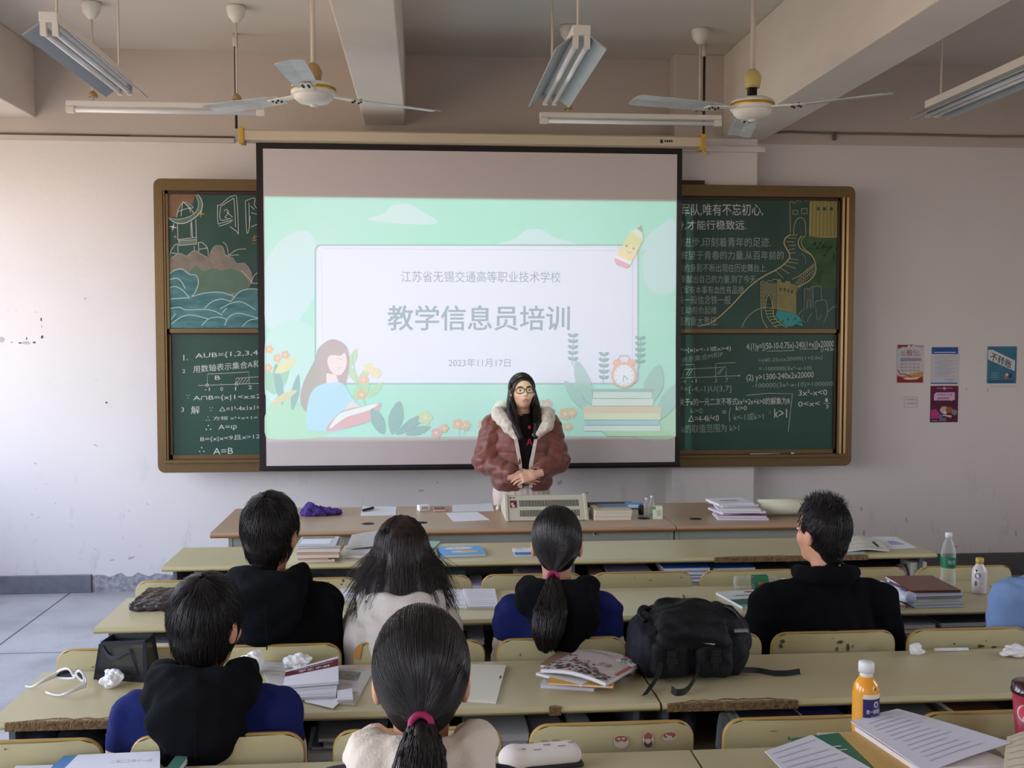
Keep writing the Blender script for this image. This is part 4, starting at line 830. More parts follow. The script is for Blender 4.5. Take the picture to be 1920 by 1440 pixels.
def book(label, L, R, depth, t, cover, pages=None, name='book', group=None, cat='book', art=None, spine=None, bend=0.0):
    """closed softcover book; near edge from L to R at its bottom height"""
    o, w, rz = frame_of(L, R, depth); pages = pages or PAGE
    r = thing(name, label, cat, o, rz, group)
    c = min(.0016, t * .18)
    def slab(x0, x1, y0, y1, z0, z1, m, nm):
        if not bend: return MB().box(x0, y0, z0, x1, y1, z1, m).build(nm, r)
        n = 8; pr = [(x0 + (x1 - x0) * i / n, z0 + bend * math.sin(PI * i / n)) for i in range(n + 1)] + [(x1 + (x0 - x1) * i / n, z1 + bend * math.sin(PI * (n - i) / n)) for i in range(n + 1)]
        return MB().prism(pr, 'y', y0, y1, m).build(nm, r)
    slab(.002, w - .002, .002, depth - .001, c, t - c, pages, 'page_block')
    b = MB()
    def add(z0, z1):
        if not bend: b.box(0, 0, z0, w, depth, z1, cover)
        else:
            n = 8; b.prism([(w * i / n, z0 + bend * math.sin(PI * i / n)) for i in range(n + 1)] + [(w - w * i / n, z1 + bend * math.sin(PI * (n - i) / n)) for i in range(n + 1)], 'y', 0, depth, cover)
    add(0, c); add(t - c, t)
    if spine == 'back': b.box(0, depth - .0012, 0, w, depth, t, cover)
    elif spine == 'left': b.box(0, 0, 0, .0012, depth, t, cover)
    elif spine == 'right': b.box(w - .0012, 0, 0, w, depth, t, cover)
    elif spine == 'near': b.box(0, 0, 0, w, .0012, t, cover)
    cv = b.build('cover', r)
    if art:
        q = MB(); art(q, w, depth, t + .0006); q.build('cover_print', cv)
    return r
def rect(q, x0, y0, x1, y1, z, m): q.add([(x0, y0, z), (x1, y0, z), (x1, y1, z), (x0, y1, z)], [(0, 1, 2, 3)], m)
def sheet(label, corners, th=.0012, m=None, name='paper_sheet', cat='paper', lines=0, group=None, curl=0.0, print_=None, org=None):
    """sheet of paper over four corners (near-left, near-right, far-right, far-left), softly curled"""
    m = m or PAPER; a, b_, c, d = [Vector(p) for p in corners]
    def at(u, v):
        q = (a * (1 - u) + b_ * u) * (1 - v) + (d * (1 - u) + c * u) * v; q = q.copy(); q.z += curl * (math.sin(PI * u) ** 2 * .5 + .5 * math.sin(PI * v)) + .0; return q
    o = a.copy(); B = MB(); nu, nv = 8, 6
    top = [at(i / nu, j / nv) - o for i in range(nu + 1) for j in range(nv + 1)]; n = len(top)
    vs = [p + Vector((0, 0, th)) for p in top] + top
    fs = []
    for i in range(nu):
        for j in range(nv):
            k = i * (nv + 1) + j; fs += [(k, k + nv + 1, k + nv + 2, k + 1), (n + k + 1, n + k + nv + 2, n + k + nv + 1, n + k)]
    ring = [i * (nv + 1) for i in range(nu + 1)] + [nu * (nv + 1) + j for j in range(1, nv + 1)] + [i * (nv + 1) + nv for i in range(nu - 1, -1, -1)] + [j for j in range(nv - 1, 0, -1)]
    for i in range(len(ring)):
        x, y = ring[i], ring[(i + 1) % len(ring)]; fs.append((x + n, y + n, y, x))
    B.add(vs, fs, m)
    if not lines and not print_:
        return tag(B.build(name, loc=o), label, cat, group)
    r = thing(name, label, cat, o, 0, group); B.build('sheet', r)
    q = MB(); e_ = Vector((0, 0, th + .0007))
    def strip(u0, v0, u1, v1, mm, n=6):
        for k in range(n):
            ua, ub = u0 + (u1 - u0) * k / n, u0 + (u1 - u0) * (k + 1) / n
            q.quad(at(ua, v0) - o + e_, at(ub, v0) - o + e_, at(ub, v1) - o + e_, at(ua, v1) - o + e_, mm)
    for k in range(lines):
        v = .9 - .8 * k / max(lines - 1, 1); strip(.08, v, .92 - .25 * ((k * 7) % 4 == 3), v + .013, INK)
    if print_: print_(strip, q, lambda u, v: at(u, v) - o + e_)
    q.build('print', r); return r
def pq(z, *pts): return [P(x, y, z=z) for x, y in pts]
def crumple(label, px, py, z, r, name='crumpled_tissue', cat='tissue', m=None, seed=0, sq=.7, loc=None, amp=1.0):
    rg = np.random.default_rng(seed); bm = bmesh.new(); bmesh.ops.create_icosphere(bm, subdivisions=4, radius=1.0)
    cs = rg.normal(size=(22, 3)); cs /= np.linalg.norm(cs, axis=1)[:, None]; hs = rg.uniform(.62, 1.12, 22); w = rg.uniform(.5, 1.2, 3)
    for v in bm.verts:                                   # creased facets: each point folds towards the nearest of a few ridges
        u = np.array(v.co); dd = np.linalg.norm(cs - u, axis=1); i, j = np.argsort(dd)[:2]; e_ = dd[j] - dd[i]
        v.co *= (hs[i] * min(e_ * 2.2, 1) + (.5 * (hs[i] + hs[j]) - .2 * amp) * (1 - min(e_ * 2.2, 1))) * .88; v.co.z *= sq; v.co.x *= .8 + .3 * w[0]; v.co.y *= .8 + .2 * w[1]
    lo = min(v.co.z for v in bm.verts)
    for v in bm.verts: v.co.z = max(v.co.z - lo - .08, 0); v.co *= r
    me = bpy.data.meshes.new(name); bm.to_mesh(me); bm.free(); me.materials.append(m or mat('tissue_paper', (236, 236, 236), 0.9, spec=.1))
    o = bpy.data.objects.new(name, me); COL.objects.link(o); o.location = loc if loc else P(px, py, z=z); return tag(o, label, cat)
def pen(label, a, c, m, z, r=.0045, cap=None, name='pen', cat='pen'):
    a, c = P(*a, z=z + r), P(*c, z=z + r); o = a.copy(); rt = thing(name, label, cat, (o.x, o.y, z)); d = c - a
    f = lambda t: tuple(d * t + Vector((0, 0, r)))
    MB().tube([f(0), f(.03), f(.6)], [r * .7, r, r], m, 10).build('barrel', rt); MB().tube([f(.6), f(.9)], [r * 1.02, r * .98], cap or m, 10).build('cap', rt); MB().tube([f(.9), f(1)], [r * .6, r * .12], col(120, 118, 112), 8).build('tip', rt)
    return rt

# ================================================================== teacher's counter
WOODT = mat('counter_wood_laminate', (178, 150, 124), 0.36, 0.35, 5, 0.05, 40, rgb2=(156, 128, 104), stretch=(1, 9, 9)); WOODE = mat('counter_edge_band', (170, 124, 78), 0.45); CPAN = mat('counter_grey_panel', (156, 158, 146), 0.55, 0.2, 4, rgb2=(146, 146, 130)); HOLE = mat('black_hole', (14, 13, 12), 0.8)
LZ, LY0, LY1 = .80, 5.735, 6.53
def counter(x0, x1, label, holes, lock):
    r = thing('teacher_counter', label, 'counter', ((x0 + x1) / 2, (LY0 + LY1) / 2, 0), 0, 'three joined units of the teacher counter'); o = r.location
    b = MB(); n = 6; pr = [(LY1, LZ), (LY1, LZ - .03)] + [(LY0 + .014 - .014 * math.sin(PI * i / n), LZ - .03 + .03 * i / n) for i in range(n + 1)]
    b.prism(pr, 'x', x0 + .002, x1 - .002, WOODT)
    t = b.build('countertop', r, org=o)
    MB().prism([(LY0 + .0135 - .0142 * math.sin(PI * i / n), LZ - .03 + .028 * i / n) for i in range(n + 1)] + [(LY0 + .02, LZ - .002), (LY0 + .02, LZ - .029)], 'x', x0 + .002, x1 - .002, WOODE).build('edge_band', t, org=o)
    MB().box(x0 + .09 if x0 < -1 else x0 + .012, LY0 + .05, .05, x1 - .09 if x1 > 2 else x1 - .012, LY0 + .07, LZ - .03, CPAN).build('front_panel', r, org=o)
    b = MB(); xa, xb = (x0 + .09 if x0 < -1 else x0 + .004), (x1 - .09 if x1 > 2 else x1 - .004)
    MB().box(xa, LY0 + .045, 0, xa + .02, LY1 - .05, LZ - .03, CPAN).build('side_panel', r, org=o); MB().box(xb - .02, LY0 + .045, 0, xb, LY1 - .05, LZ - .03, CPAN).build('side_panel', r, org=o)
    for px, py in holes:
        c = P(px, py, z=LZ); MB().lathe([(.034, -.001), (.036, .0008), (.026, .0012)], col(40, 34, 28), (c.x, c.y, LZ), 20).lathe([(.026, .0013), (.0, .0013)], HOLE, (c.x, c.y, LZ), 20, cap=False).build('cable_hole', r, org=o)
    if lock:
        c = P(1116, 1001, y=LY0 + .05); MB().lathe([(.0, -.004), (.012, -.004), (.0135, 0)], col(196, 196, 190), (c.x, LY0 + .05, c.z), 18, axis='y').lathe([(.0, -.005), (.006, -.005), (.006, -.003)], HOLE, (c.x, LY0 + .05, c.z), 12, axis='y').build('lock', r, org=o)
    return r
counter(-1.14, -.17, 'left end unit of the wood-topped teacher counter, under the purple cloth', [(690, 982)], False)
counter(-.17, 1.38, 'middle unit of the wood-topped teacher counter, with a round lock, under the console', [(790, 980), (1207, 972)], True)
counter(1.38, 2.33, 'right end unit of the wood-topped teacher counter, under the loose pile of papers', [(1304, 973)], False)

# ================================================================== student desks and chairs
LAM = mat('olive_yellow_laminate', (194, 184, 146), 0.36, 0.35, 3.0, 0.03, 60, rgb2=(178, 166, 128)); LAME = mat('olive_yellow_edge', (200, 188, 138), 0.4, 0.3, 9, rgb2=(180, 166, 116)); CHIP = mat('chipboard', (146, 116, 80), 0.95, 0.9, 70, 1.0, 140, rgb2=(92, 68, 46)); STEEL = mat('grey_steel', (98, 104, 112), 0.45, metal=0.3); SHELF = mat('dark_shelf_board', (88, 76, 58), 0.7); BACKP = mat('grey_desk_panel', (96, 98, 102), 0.6)
DZ = .76
ROWS = {'A': (5.10, 5.56), 'B': (4.06, 4.52), 'C': (3.085, 3.54), 'D': (2.28, 2.735)}
HZ = .595                                                    # the shelf under the desk tops
def edge_profile(y0, y1):
    n = 6; return [(y1, DZ), (y1, DZ - .024)] + [(y0 + .012 - .012 * math.sin(PI * i / n), DZ - .024 + .024 * i / n) for i in range(n + 1)]
def desk(row, x0, x1, label, chips=()):
    y0, y1 = ROWS[row]; r = thing('student_desk', label, 'desk', ((x0 + x1) / 2, (y0 + y1) / 2, 0), 0, 'long fixed student desks'); o = r.location
    t = MB().prism(edge_profile(y0, y1), 'x', x0 + .0015, x1 - .0015, LAM).build('desktop', r, org=o)
    n = 6; MB().prism([(y0 + .0116 - .0122 * math.sin(PI * i / n), DZ - .0236 + .0226 * i / n) for i in range(n + 1)] + [(y0 + .02, DZ - .002), (y0 + .02, DZ - .023)], 'x', x0 + .002, x1 - .002, LAME).build('edge_band', t, org=o)
    for k, (a, b_, dp) in enumerate(chips):                  # where the edge has broken away to bare chipboard
        rg = np.random.default_rng(k + int(a * 100) % 97); m = max(6, int((b_ - a) / .02)); bm_ = MB(); xs = [a + (b_ - a) * i / m for i in range(m + 1)]
        dd = [dp * (.55 + .45 * rg.random()) * min(1, 4 * min(i, m - i) / m + .15) for i in range(m + 1)]
        for i in range(m):
            bm_.hexa([(xs[i], y0 - .0018, DZ - .0245), (xs[i + 1], y0 - .0018, DZ - .0245), (xs[i + 1], y0 + .012, DZ - .0245), (xs[i], y0 + .012, DZ - .0245), (xs[i], y0 - .0014, DZ - .001), (xs[i + 1], y0 - .0014, DZ - .001), (xs[i + 1], y0 + dd[i + 1], DZ + .0008), (xs[i], y0 + dd[i], DZ + .0008)], CHIP)
        bm_.build('chipped_edge', t, org=o)
    xl = x0 + (.055 if x0 < 0 else .02)
    MB().box(xl, y0 + .03, HZ - .018, x1 - .06, y1 - .02, HZ, SHELF).build('book_shelf', r, org=o)
    MB().box(xl, y1 - .02, .25, x1 - .06, y1 - .006, DZ - .0245, BACKP).build('front_panel', r, org=o)
    for x, q_ in ((xl - .01, .04), (x1 - .075, .04), ((x0 + x1) / 2 - .01, .3)):
        b = MB(); b.box(x, y0 + q_, HZ, x + .018, y1 - .021, DZ - .0245, STEEL); b.build('divider', r, org=o)
    for x in (x0 + (.14 if x0 < 0 else .07), x1 - .14):
        b = MB(); ym = (y0 + y1) / 2; b.box(x - .025, ym - .03, .03, x + .025, ym + .03, HZ - .018, STEEL); b.box(x - .04, y0 + .02, 0, x + .04, y1 - .02, .03, STEEL); b.build('leg', r, org=o, bevel=.004)
    return r
for row, nm, ch1, ch2 in (('A', 'front row', [(.56, .62, .012)], [(1.42, 1.92, .03), (1.98, 2.2, .02)]), ('B', 'second row', [], []), ('C', 'third row', [(-1.19, -.62, .03), (.365, .40, .02)], [(.72, 1.12, .035)]), ('D', 'fourth row', [], [])):
    x_ = {'A': 'under the blue picture book', 'B': 'under the plastic-wrapped folder', 'C': 'under the sunglasses', 'D': 'under the white pencil case'}[row]
    y_ = {'A': 'broken edge, under the open magazine', 'B': 'under the brown folder', 'C': 'broken near edge, under the backpack', 'D': 'under the spread worksheets and green folder'}[row]
    desk(row, -1.24, .70, 'left %s desk with olive laminate top, %s' % (nm, x_), ch1); desk(row, .705, 2.56, 'right %s desk, olive laminate, %s' % (nm, y_), ch2)

PLY = mat('chair_olive_laminate', (202, 192, 148), 0.4, 0.4, 4, 0.04, 50, rgb2=(184, 170, 122)); PLYE = mat('chair_plywood_edge', (178, 142, 74), 0.5); GRIME = mat('grime_scribble', (96, 82, 56), 0.9)
CX = [-1.0, -.51, -.02, .47, .955, 1.44, 1.935, 2.43]; CY = {'A': 4.575, 'B': 3.6, 'C': 2.795, 'D': 1.93}
def back_outline(w, z0, z1, r): return [(a, b_) for a, b_ in rrect(-w, z0, w, z1, r, 7)]
def make_chair(label):
    r = thing('plywood_chair', label, 'chair', (0, 0, 0), 0, 'fixed plywood chairs of the student rows')
    o_ = back_outline(.226, .52, .815, .055); i_ = back_outline(.2225, .5235, .8115, .0515); n = len(o_)
    bend = lambda x, z: .022 * (x / .226) ** 2 - .0 + .05 * (.815 - z)
    def ring(pts, dy): return [(x, bend(x, z) + dy, z) for x, z in pts]
    b = MB(); th = .016
    vs = ring(i_, -th / 2) + ring(o_, -th / 2 + .004) + ring(o_, th / 2 - .004) + ring(i_, th / 2)
    for a in (1,):
        b.add(vs, [(a * n + i, a * n + (i + 1) % n, (a + 1) * n + (i + 1) % n, (a + 1) * n + i) for i in range(n)], PLYE, True)
    for a, fl in ((0, 0), (2, 0)): b.add(vs, [(a * n + i, a * n + (i + 1) % n, (a + 1) * n + (i + 1) % n, (a + 1) * n + i) for i in range(n)], PLYE, True)
    def face(dy, flip):
        nx, nz = 12, 6; V = []; F = []
        # strips between left and right outline
        zs = [.5235 + (.8115 - .5235) * k / 22 for k in range(23)]
        for z in zs:
            e_ = max(.5235 + .0515 - z, z - (.8115 - .0515), 0); hw = .2225 - .0515 + math.sqrt(max(.0515 ** 2 - e_ ** 2, 0))
            for i in range(nx + 1): x = -hw + 2 * hw * i / nx; V.append((x, bend(x, z) + dy, z))
        for k in range(22):
            for i in range(nx):
                f = (k * (nx + 1) + i, k * (nx + 1) + i + 1, (k + 1) * (nx + 1) + i + 1, (k + 1) * (nx + 1) + i); F.append(f if not flip else f[::-1])
        b.add(V, F, PLY, True)
    face(-th / 2 - .0003, False); face(th / 2 + .0003, True)
    b.build('backrest', r)
    MB().prism(rrect(-.2, .06, .2, .40, .05, 5), 'z', .425, .44, PLY).build('seat', r)
    for x in (-.13, .13):
        MB().tube([(x, .085, .418), (x, .04, .45), (x, .027 + .05 * .24, .6), (x, .020 + .022 * (x / .226) ** 2 + .05 * .1, .72)], .0105, STEEL, 8).build('back_support', r)
    for x in (-.16, .16):
        MB().tube([(x, .1, .42), (x, .13, .0)], .012, STEEL, 8).build('leg', r); MB().tube([(x, .36, .42), (x, .33, .0)], .012, STEEL, 8).build('leg', r)
    return r
proto = [None]
def chair(row, k, label, dx=0.0, x=None):
    xx = CX[k] + dx if x is None else x
    if proto[0] is None: proto[0] = make_chair(label); proto[0].location = (xx, CY[row], 0); return proto[0]
    return dup(proto[0], (xx, CY[row], 0), 0, label)
A_ = ['leftmost front-row chair, behind the plastic-wrapped folder', 'front-row chair between the black-hooded boy and the long-haired girl', 'front-row chair right of the long-haired girl', 'front-row chair left of the ponytail girl in navy, behind her white workbooks', 'empty front-row chair straight above the backpack', 'front-row chair behind the crushed clear bottle', 'front-row chair hidden mostly by the boy in black fleece', 'rightmost front-row chair, behind the white and blue drink bottle']
B_ = ['leftmost second-row chair, behind the dark mesh bag', 'second-row chair of the boy in the black hoodie', 'second-row chair of the long-haired girl, with a worn orange corner', 'second-row chair of the girl with the low ponytail, behind the stack of textbooks', 'second-row chair mostly hidden by the backpack', 'second-row chair of the boy in black fleece, with ink scribbles', 'rightmost second-row chair, behind the white marker pen']
C_ = ['leftmost third-row chair, cut by the photo edge, above the blue denim', 'third-row chair of the boy with the navy hooded top', 'third-row chair behind the girl with the high ponytail and cream hood', 'third-row chair with three small stickers on its back', 'third-row chair left of the orange juice bottle', 'third-row chair behind the spread worksheets, left of the maroon cup']
for k, l in enumerate(A_): chair('A', k, l)
for k, l in enumerate(B_): chair('B', k, l, -.0)
for k, l in enumerate(C_): chair('C', k, l, [-.065, -.035, .0, .035, .083, .15][k])
S6X = -.005
chair('D', 2, 'fourth-row chair under the girl with the high ponytail and cream hood', x=S6X)
# scribbles, worn corner and stickers on the backs
def on_back(row, name, draws, label, x, cat='mark', struct_=False):
    b = MB(); y = CY[row] - .0105
    draws(b, lambda px, py: Vector((P(px, py, y=y).x, y - .001 + .022 * ((P(px, py, y=y).x - x) / .226) ** 2 + .05 * (.815 - P(px, py, y=y).z), P(px, py, y=y).z)))
    return b
def find_chair(label): return next(o for o in bpy.data.objects if o.get('label') == label)
def scribble(label, row, blobs, m=GRIME, name='ink_scribble'):
    c = find_chair(label); rg = random.Random(len(label))
    b = on_back(row, name, lambda b, f: [b.add([f(px + w * math.cos(a) * rg.uniform(.4, 1), py + h * math.sin(a) * rg.uniform(.4, 1)) for a in [-k * PI / 4 for k in range(8)]], [tuple(range(8))[::-1]], m) for px, py, w, h in blobs], '', c.location.x)
    b.build(name, c, org=c.location)
scribble(B_[5], 'B', [(1562, 1197, 1.5, 1.5), (1575, 1205, 9, 5), (1590, 1215, 4, 9), (1570, 1218, 3, 6), (1470, 1205, 6, 6), (1468, 1215, 4, 6), (1600, 1212, 2, 4)])
scribble(B_[6], 'B', [(1850, 1202, 2, 2), (1840, 1212, 12, 4), (1865, 1214, 8, 3), (1790, 1208, 3, 2)])
scribble(B_[3], 'B', [(976, 1230, 1.2, 6), (1025, 1219, 5, 1)])
scribble(B_[0], 'B', [(173, 1252, 4, 1.4), (178, 1248, 1, 4)])
scribble(A_[1], 'A', [(643, 1090, 3, 4), (640, 1097, 2.5, 2.5), (665, 1088, 1, 5), (615, 1092, 3, 1)])
scribble(C_[0], 'C', [(10, 1405, 2.5, 2.5), (14, 1404, 3, .8)])
scribble(C_[4], 'C', [(1450, 1372, 14, .9), (1480, 1385, 2, 6)])
scribble(A_[4], 'A', [(1220, 1088, 3, 2), (1279, 1084, 1.2, 2.2), (1190, 1083, 1.2, 1.2)])
c = find_chair(B_[2]); b = on_back('B', '', lambda b, f: b.add([f(*q) for q in ((664, 1240), (664, 1222), (672, 1212), (680, 1209), (677, 1225), (674, 1240))], [(5, 4, 3, 2, 1, 0)], mat('bare_orange_ply', (200, 140, 74), 0.7)), '', c.location.x); b.build('worn_corner', c, org=c.location)
STK, STP, STB = col(224, 206, 190), col(170, 98, 86), col(110, 70, 62)
def sticker(label, px, py, s, kind):
    c = find_chair(C_[3]); y0 = CY['C'] - .0095
    pl = Plane(y0 - .0, 0.0)
    def f(x, y, lay): 
        q = P(px + x * s, py + y * s, y=y0); return Vector((q.x, y0 - .001 - lay * .0002 + .022 * ((q.x - c.location.x) / .226) ** 2 + .05 * (.815 - q.z), q.z))
    b = MB()
    def el(cx, cy, rx, ry, m, lay, n=16): b.add([f(cx + rx * math.cos(a), cy + ry * math.sin(a), lay) for a in [2 * PI * k / n for k in range(n)]], [tuple(range(n))], m)
    if kind == 0: el(0, 0, 1.05, 1.0, STK, 0); el(0, -.35, .9, .5, STP, 1); el(0, .35, .5, .45, STK, 2); el(-.35, -.4, .2, .16, STK, 2); el(.3, -.45, .22, .16, STK, 2)
    elif kind == 1: el(0, 0, .8, 1.25, STK, 0); el(0, -.5, .62, .55, STP, 1); el(0, .5, .62, .6, STB, 1); el(0, .15, .4, .35, STK, 2); el(.0, -.9, .3, .25, STP, 2)
    else: el(0, 0, 1.05, .65, STK, 0); el(0, -.1, .92, .45, STP, 1); el(0, .2, .4, .28, STK, 2); el(-.4, -.15, .18, .12, STK, 2)
    o = b.build('sticker', org=f(0, 0, 0)); tag(o, label, 'sticker', 'stickers on one chair back'); return o
sticker('left round mushroom-shaped sticker on the third-row chair back', 1165, 1391, 13.5, 0)
sticker('tall middle sticker with a cap, on the third-row chair back', 1216, 1389, 13.5, 1)
sticker('right wide flat sticker on the third-row chair back', 1257, 1383, 13.5, 2)

# ================================================================== things on the teacher's counter
b = MB(); c = P(597, 966, z=LZ)
f = Field((-.13, -.09, -.01), (.15, .09, .1), .006); rg = np.random.default_rng(3)
f.ell((-.02, 0, .018), (.09, .05, .03), .01).ell((-.045, .0, .04), (.04, .035, .035), .02).ell((.06, .0, .02), (.07, .035, .02), .02).cap((.1, 0, .015), (.135, .01, .012), .014, .005, .015)
f.wrinkle(.012, 90, 5).wrinkle(.006, 220, 6); f.keep(-(f.p[..., 2] - .0), 0)
o = f.into(b, mat('purple_cloth', (66, 44, 120), 0.8, 0.5, 30, rgb2=(40, 26, 84))).build('crumpled_cloth', loc=(c.x, c.y, LZ)); tag(o, 'crumpled purple cloth at the left of the teacher counter', 'cloth')
sheet('white form under the black marker, left of the counter seam', pq(LZ, (676, 967), (742, 966), (743, 950), (680, 950)), lines=7)
pen('black marker pen lying on the white form', (680, 957), (702, 951.5), col(26, 26, 30), LZ + .003, .008, col(36, 36, 44), 'marker_pen', 'marker')
c = P(794, 957, z=LZ); r = thing('eraser_box', 'small white box on the counter, left of the pink phone', 'box', c, .35); MB().box(-.034, -.025, 0, .034, .025, .034, col(228, 226, 222)).build('body', r, bevel=.004); MB().box(-.02, -.0262, .01, .02, -.0252, .026, col(170, 166, 160)).build('print', r)
c = P(824, 957, z=LZ); r = thing('phone', 'pink phone with a dark screen lying on the teacher counter', 'phone', c, .03); MB().box(-.037, -.05, 0, .037, .05, .012, mat('pink_phone_case', (214, 160, 150), 0.4)).build('case', r, bevel=.004); MB().box(-.033, -.045, .0121, .033, .046, .0128, mat('dark_glass', (24, 22, 26), 0.12)).build('screen', r)
sheet('white letter sheet at the back of the counter beside the console', pq(LZ, (848, 959.5), (926, 958), (922, 944), (848, 947)), lines=6)
sheet('blank tilted sheet near the front edge of the teacher counter', pq(LZ, (850, 978), (918, 975), (895, 960), (836, 962)))
c = P(934, 956, z=LZ); MBo = MB().lathe([(0, 0), (.012, 0), (.014, .012), (.008, .026), (0, .028)], mat('cream_plastic', (226, 214, 190), 0.4)); tag(MBo.build('small_knob', loc=c), 'tiny cream knob beside the console on the counter', 'knob')
# console
c0, c1 = P(948, 977, z=LZ), P(1105, 977, z=LZ); w = (c1 - c0).length
r = thing('control_console', 'beige slotted control console with a sloping back, on the teacher counter', 'console', ((c0.x + c1.x) / 2, 5.96, LZ + .0012)); BEI = mat('console_beige', (196, 192, 172), 0.5, 0.15, 8, rgb2=(186, 180, 158))
h, d = .128, .36; t0, t1 = .10, .13
MB().prism([(0, .002), (t0, h), (t1, h), (d, .03), (d, .0)], 'x', -w / 2 + .006, w / 2 - .006, BEI).build('body', r)
def cheek(x0, x1): MB().prism([(-.008, 0), (t0 - .006, h + .006), (t1 + .004, h + .006), (d + .004, .034), (d + .004, 0)], 'x', x0, x1, BEI).build('side_cheek', r, bevel=.003)
cheek(-w / 2, -w / 2 + .018); cheek(w / 2 - .018, w / 2)
b = MB(); sl_ = lambda u, v: (u, t0 * v - .0012, .002 + (h - .002) * v)
for v0, v1 in ((.16, .42), (.56, .82)):
    for k in range(38):
        u = -w / 2 + .085 + k * (w - .13) / 38; b.quad(sl_(u, v0), sl_(u + .0045, v0), sl_(u + .0045, v1), sl_(u, v1), HOLE)
b.build('vent_slots', r)
b = MB(); u = -w / 2 + .03; b.quad(sl_(u, .52), sl_(u + .04, .52), sl_(u + .04, .82), sl_(u, .82), col(110, 56, 58))
for du, v, m in ((.012, .66, col(208, 178, 176)), (.026, .68, col(60, 40, 46)), (.018, .58, col(206, 190, 190))): b.quad(*[tuple(np.array(sl_(u + du + a, v + bb)) + np.array((0, -.0005, 0))) for a, bb in ((-.006, -.04), (.008, -.04), (.008, .06), (-.006, .06))], m)
b.build('photo_sticker', r); b = MB()
for k in (0, 1): b.lathe([(0, -.002), (.004, -.002), (.004, .002)], HOLE, sl_(-w / 2 + .035 + k * .018, .92), 10, axis='y')
b.build('jack_hole', r)
# books behind the console
L, R = P(1114, 976, z=LZ), P(1184, 975, z=LZ)
for k, (t_, cv, pg, lab) in enumerate(((.022, col(200, 180, 140), PAGE, 'bottom'), (.018, col(222, 214, 190), PAGE, 'second'), (.016, col(206, 186, 150), PAGE, 'third'))):
    z = LZ + sum((.022, .018, .016)[:k]) + .0004 * k; s_ = Vector((.003 * k, 0, 0)); book('%s thick exam book of the stack right of the console' % lab, Vector((L.x, L.y, z)) + s_, Vector((R.x, R.y, z)) + s_, .2, t_, cv, pg, group='stack of books right of the console')
z = LZ + .0575; L2 = Vector((L.x + .045, L.y + .06, z)); book('blue-covered thin booklet on top of the stack right of the console', L2, L2 + Vector((.165, 0, 0)), .13, .006, col(106, 124, 148), PAGEW, 'booklet')
z = LZ + .0003
kb = P(1143, 948, z=LZ); r = thing('keyboard', 'black keyboard behind the stack of books, right of the console', 'keyboard', (kb.x - .02, kb.y + .0, LZ)); MB().box(-.13, -.05, 0, .17, .05, .012, col(30, 30, 32)).build('body', r, bevel=.003)
b = MB()
for i in range(14):
    for j in range(4): b.box(-.122 + i * .0205, -.043 + j * .022, .0121, -.105 + i * .0205, -.025 + j * .022, .017, col(42, 42, 46))
b.build('keys', r)
c = P(1190, 955, z=LZ); r = thing('tissue_packet', 'blue and white packet of tissues behind the bottles on the counter', 'packet', (c.x, c.y + .03, LZ), -.2); MB().box(-.055, -.03, 0, .055, .03, .035, mat('packet_blue', (70, 140, 200), 0.35)).build('body', r, bevel=.01, seg=3); MB().box(-.035, -.0305, .01, .03, -.03, .028, col(220, 230, 238)).build('label_print', r); 
CLEAR = clear_plastic('clear_glass')
for k, (px, py, lab) in enumerate(((1212, 968, 'left'), (1222, 964, 'right'))):
    c = P(px, py, z=LZ); r = thing('glass_vial', '%s of the two slim clear vials beside the green-sided carton' % lab, 'vial', c, 0, 'slim clear vials on the counter'); MB().lathe([(0, 0), (.014, 0), (.015, .004), (.015, .07), (.008, .082), (.008, .095)], CLEAR, n=16).build('body', r); MB().lathe([(.0, .0951), (.0095, .0951), (.0095, .108), (0, .108)], col(210, 210, 206), n=14).build('cap', r)
c = P(1205, 966, z=LZ); tag(MB().lathe([(0, 0), (.016, 0), (.017, .045), (.012, .055), (0, .056)], col(44, 44, 50), n=16).build('ink_bottle', loc=(c.x - .004, c.y + .03, LZ)), 'small dark ink bottle left of the clear vials', 'bottle')
c = P(1234, 974, z=LZ); r = thing('drink_carton', 'small white carton with green sides near the counter seam', 'carton', (c.x, c.y + .02, LZ), -.12); MB().box(-.028, -.022, 0, .028, .022, .075, col(214, 214, 196)).build('body', r, bevel=.003); b = MB(); b.box(-.0286, -.02, .002, -.0281, .02, .074, col(60, 160, 80)); b.box(-.028, -.0226, .058, -.012, -.0222, .074, col(60, 160, 80)); b.box(-.006, -.0226, .02, .018, -.0222, .055, col(180, 186, 160)); b.build('label_print', r)
# loose pile on the right unit
px0, pz = (1345, 1448), LZ
rg = random.Random(4)
PILEC = [col(206, 206, 216), col(196, 150, 180), col(214, 214, 222), col(200, 204, 216), col(226, 226, 232), col(208, 212, 222), col(230, 230, 236)]
for k in range(7):
    a = rg.uniform(-.2, .2); o_ = P(1352, 977, z=LZ); o_ = Vector((o_.x + rg.uniform(-.015, .03), o_.y + rg.uniform(0, .03) + .02, LZ + k * .0135)); u = Vector((math.cos(a), math.sin(a), 0)) * (.29 - .012 * k)
    book('%s notebook of the loose pile on the right counter unit' % ('bottom', 'second', 'third', 'fourth', 'fifth', 'sixth', 'topmost')[k], o_, o_ + u, .2, .012, PILEC[k], PAGEW, 'notebook', 'loose pile on the right counter unit', art=(lambda q, w, d, z: (rect(q, .05, .1, w - .06, .115, z, col(70, 76, 84)), rect(q, .05, .07, w - .05, .075, z, col(150, 156, 170)), rect(q, .05, .05, w - .09, .055, z, col(150, 156, 170)))) if k == 6 else None)
c = P(1478, 969, z=LZ); r = thing('paper_roll', 'large rolled sheet of cream paper lying at the right counter end, behind the boy', 'paper roll', (c.x - .05, c.y + .03, LZ)); CREAM = mat('cream_paper', (206, 204, 180), 0.8)
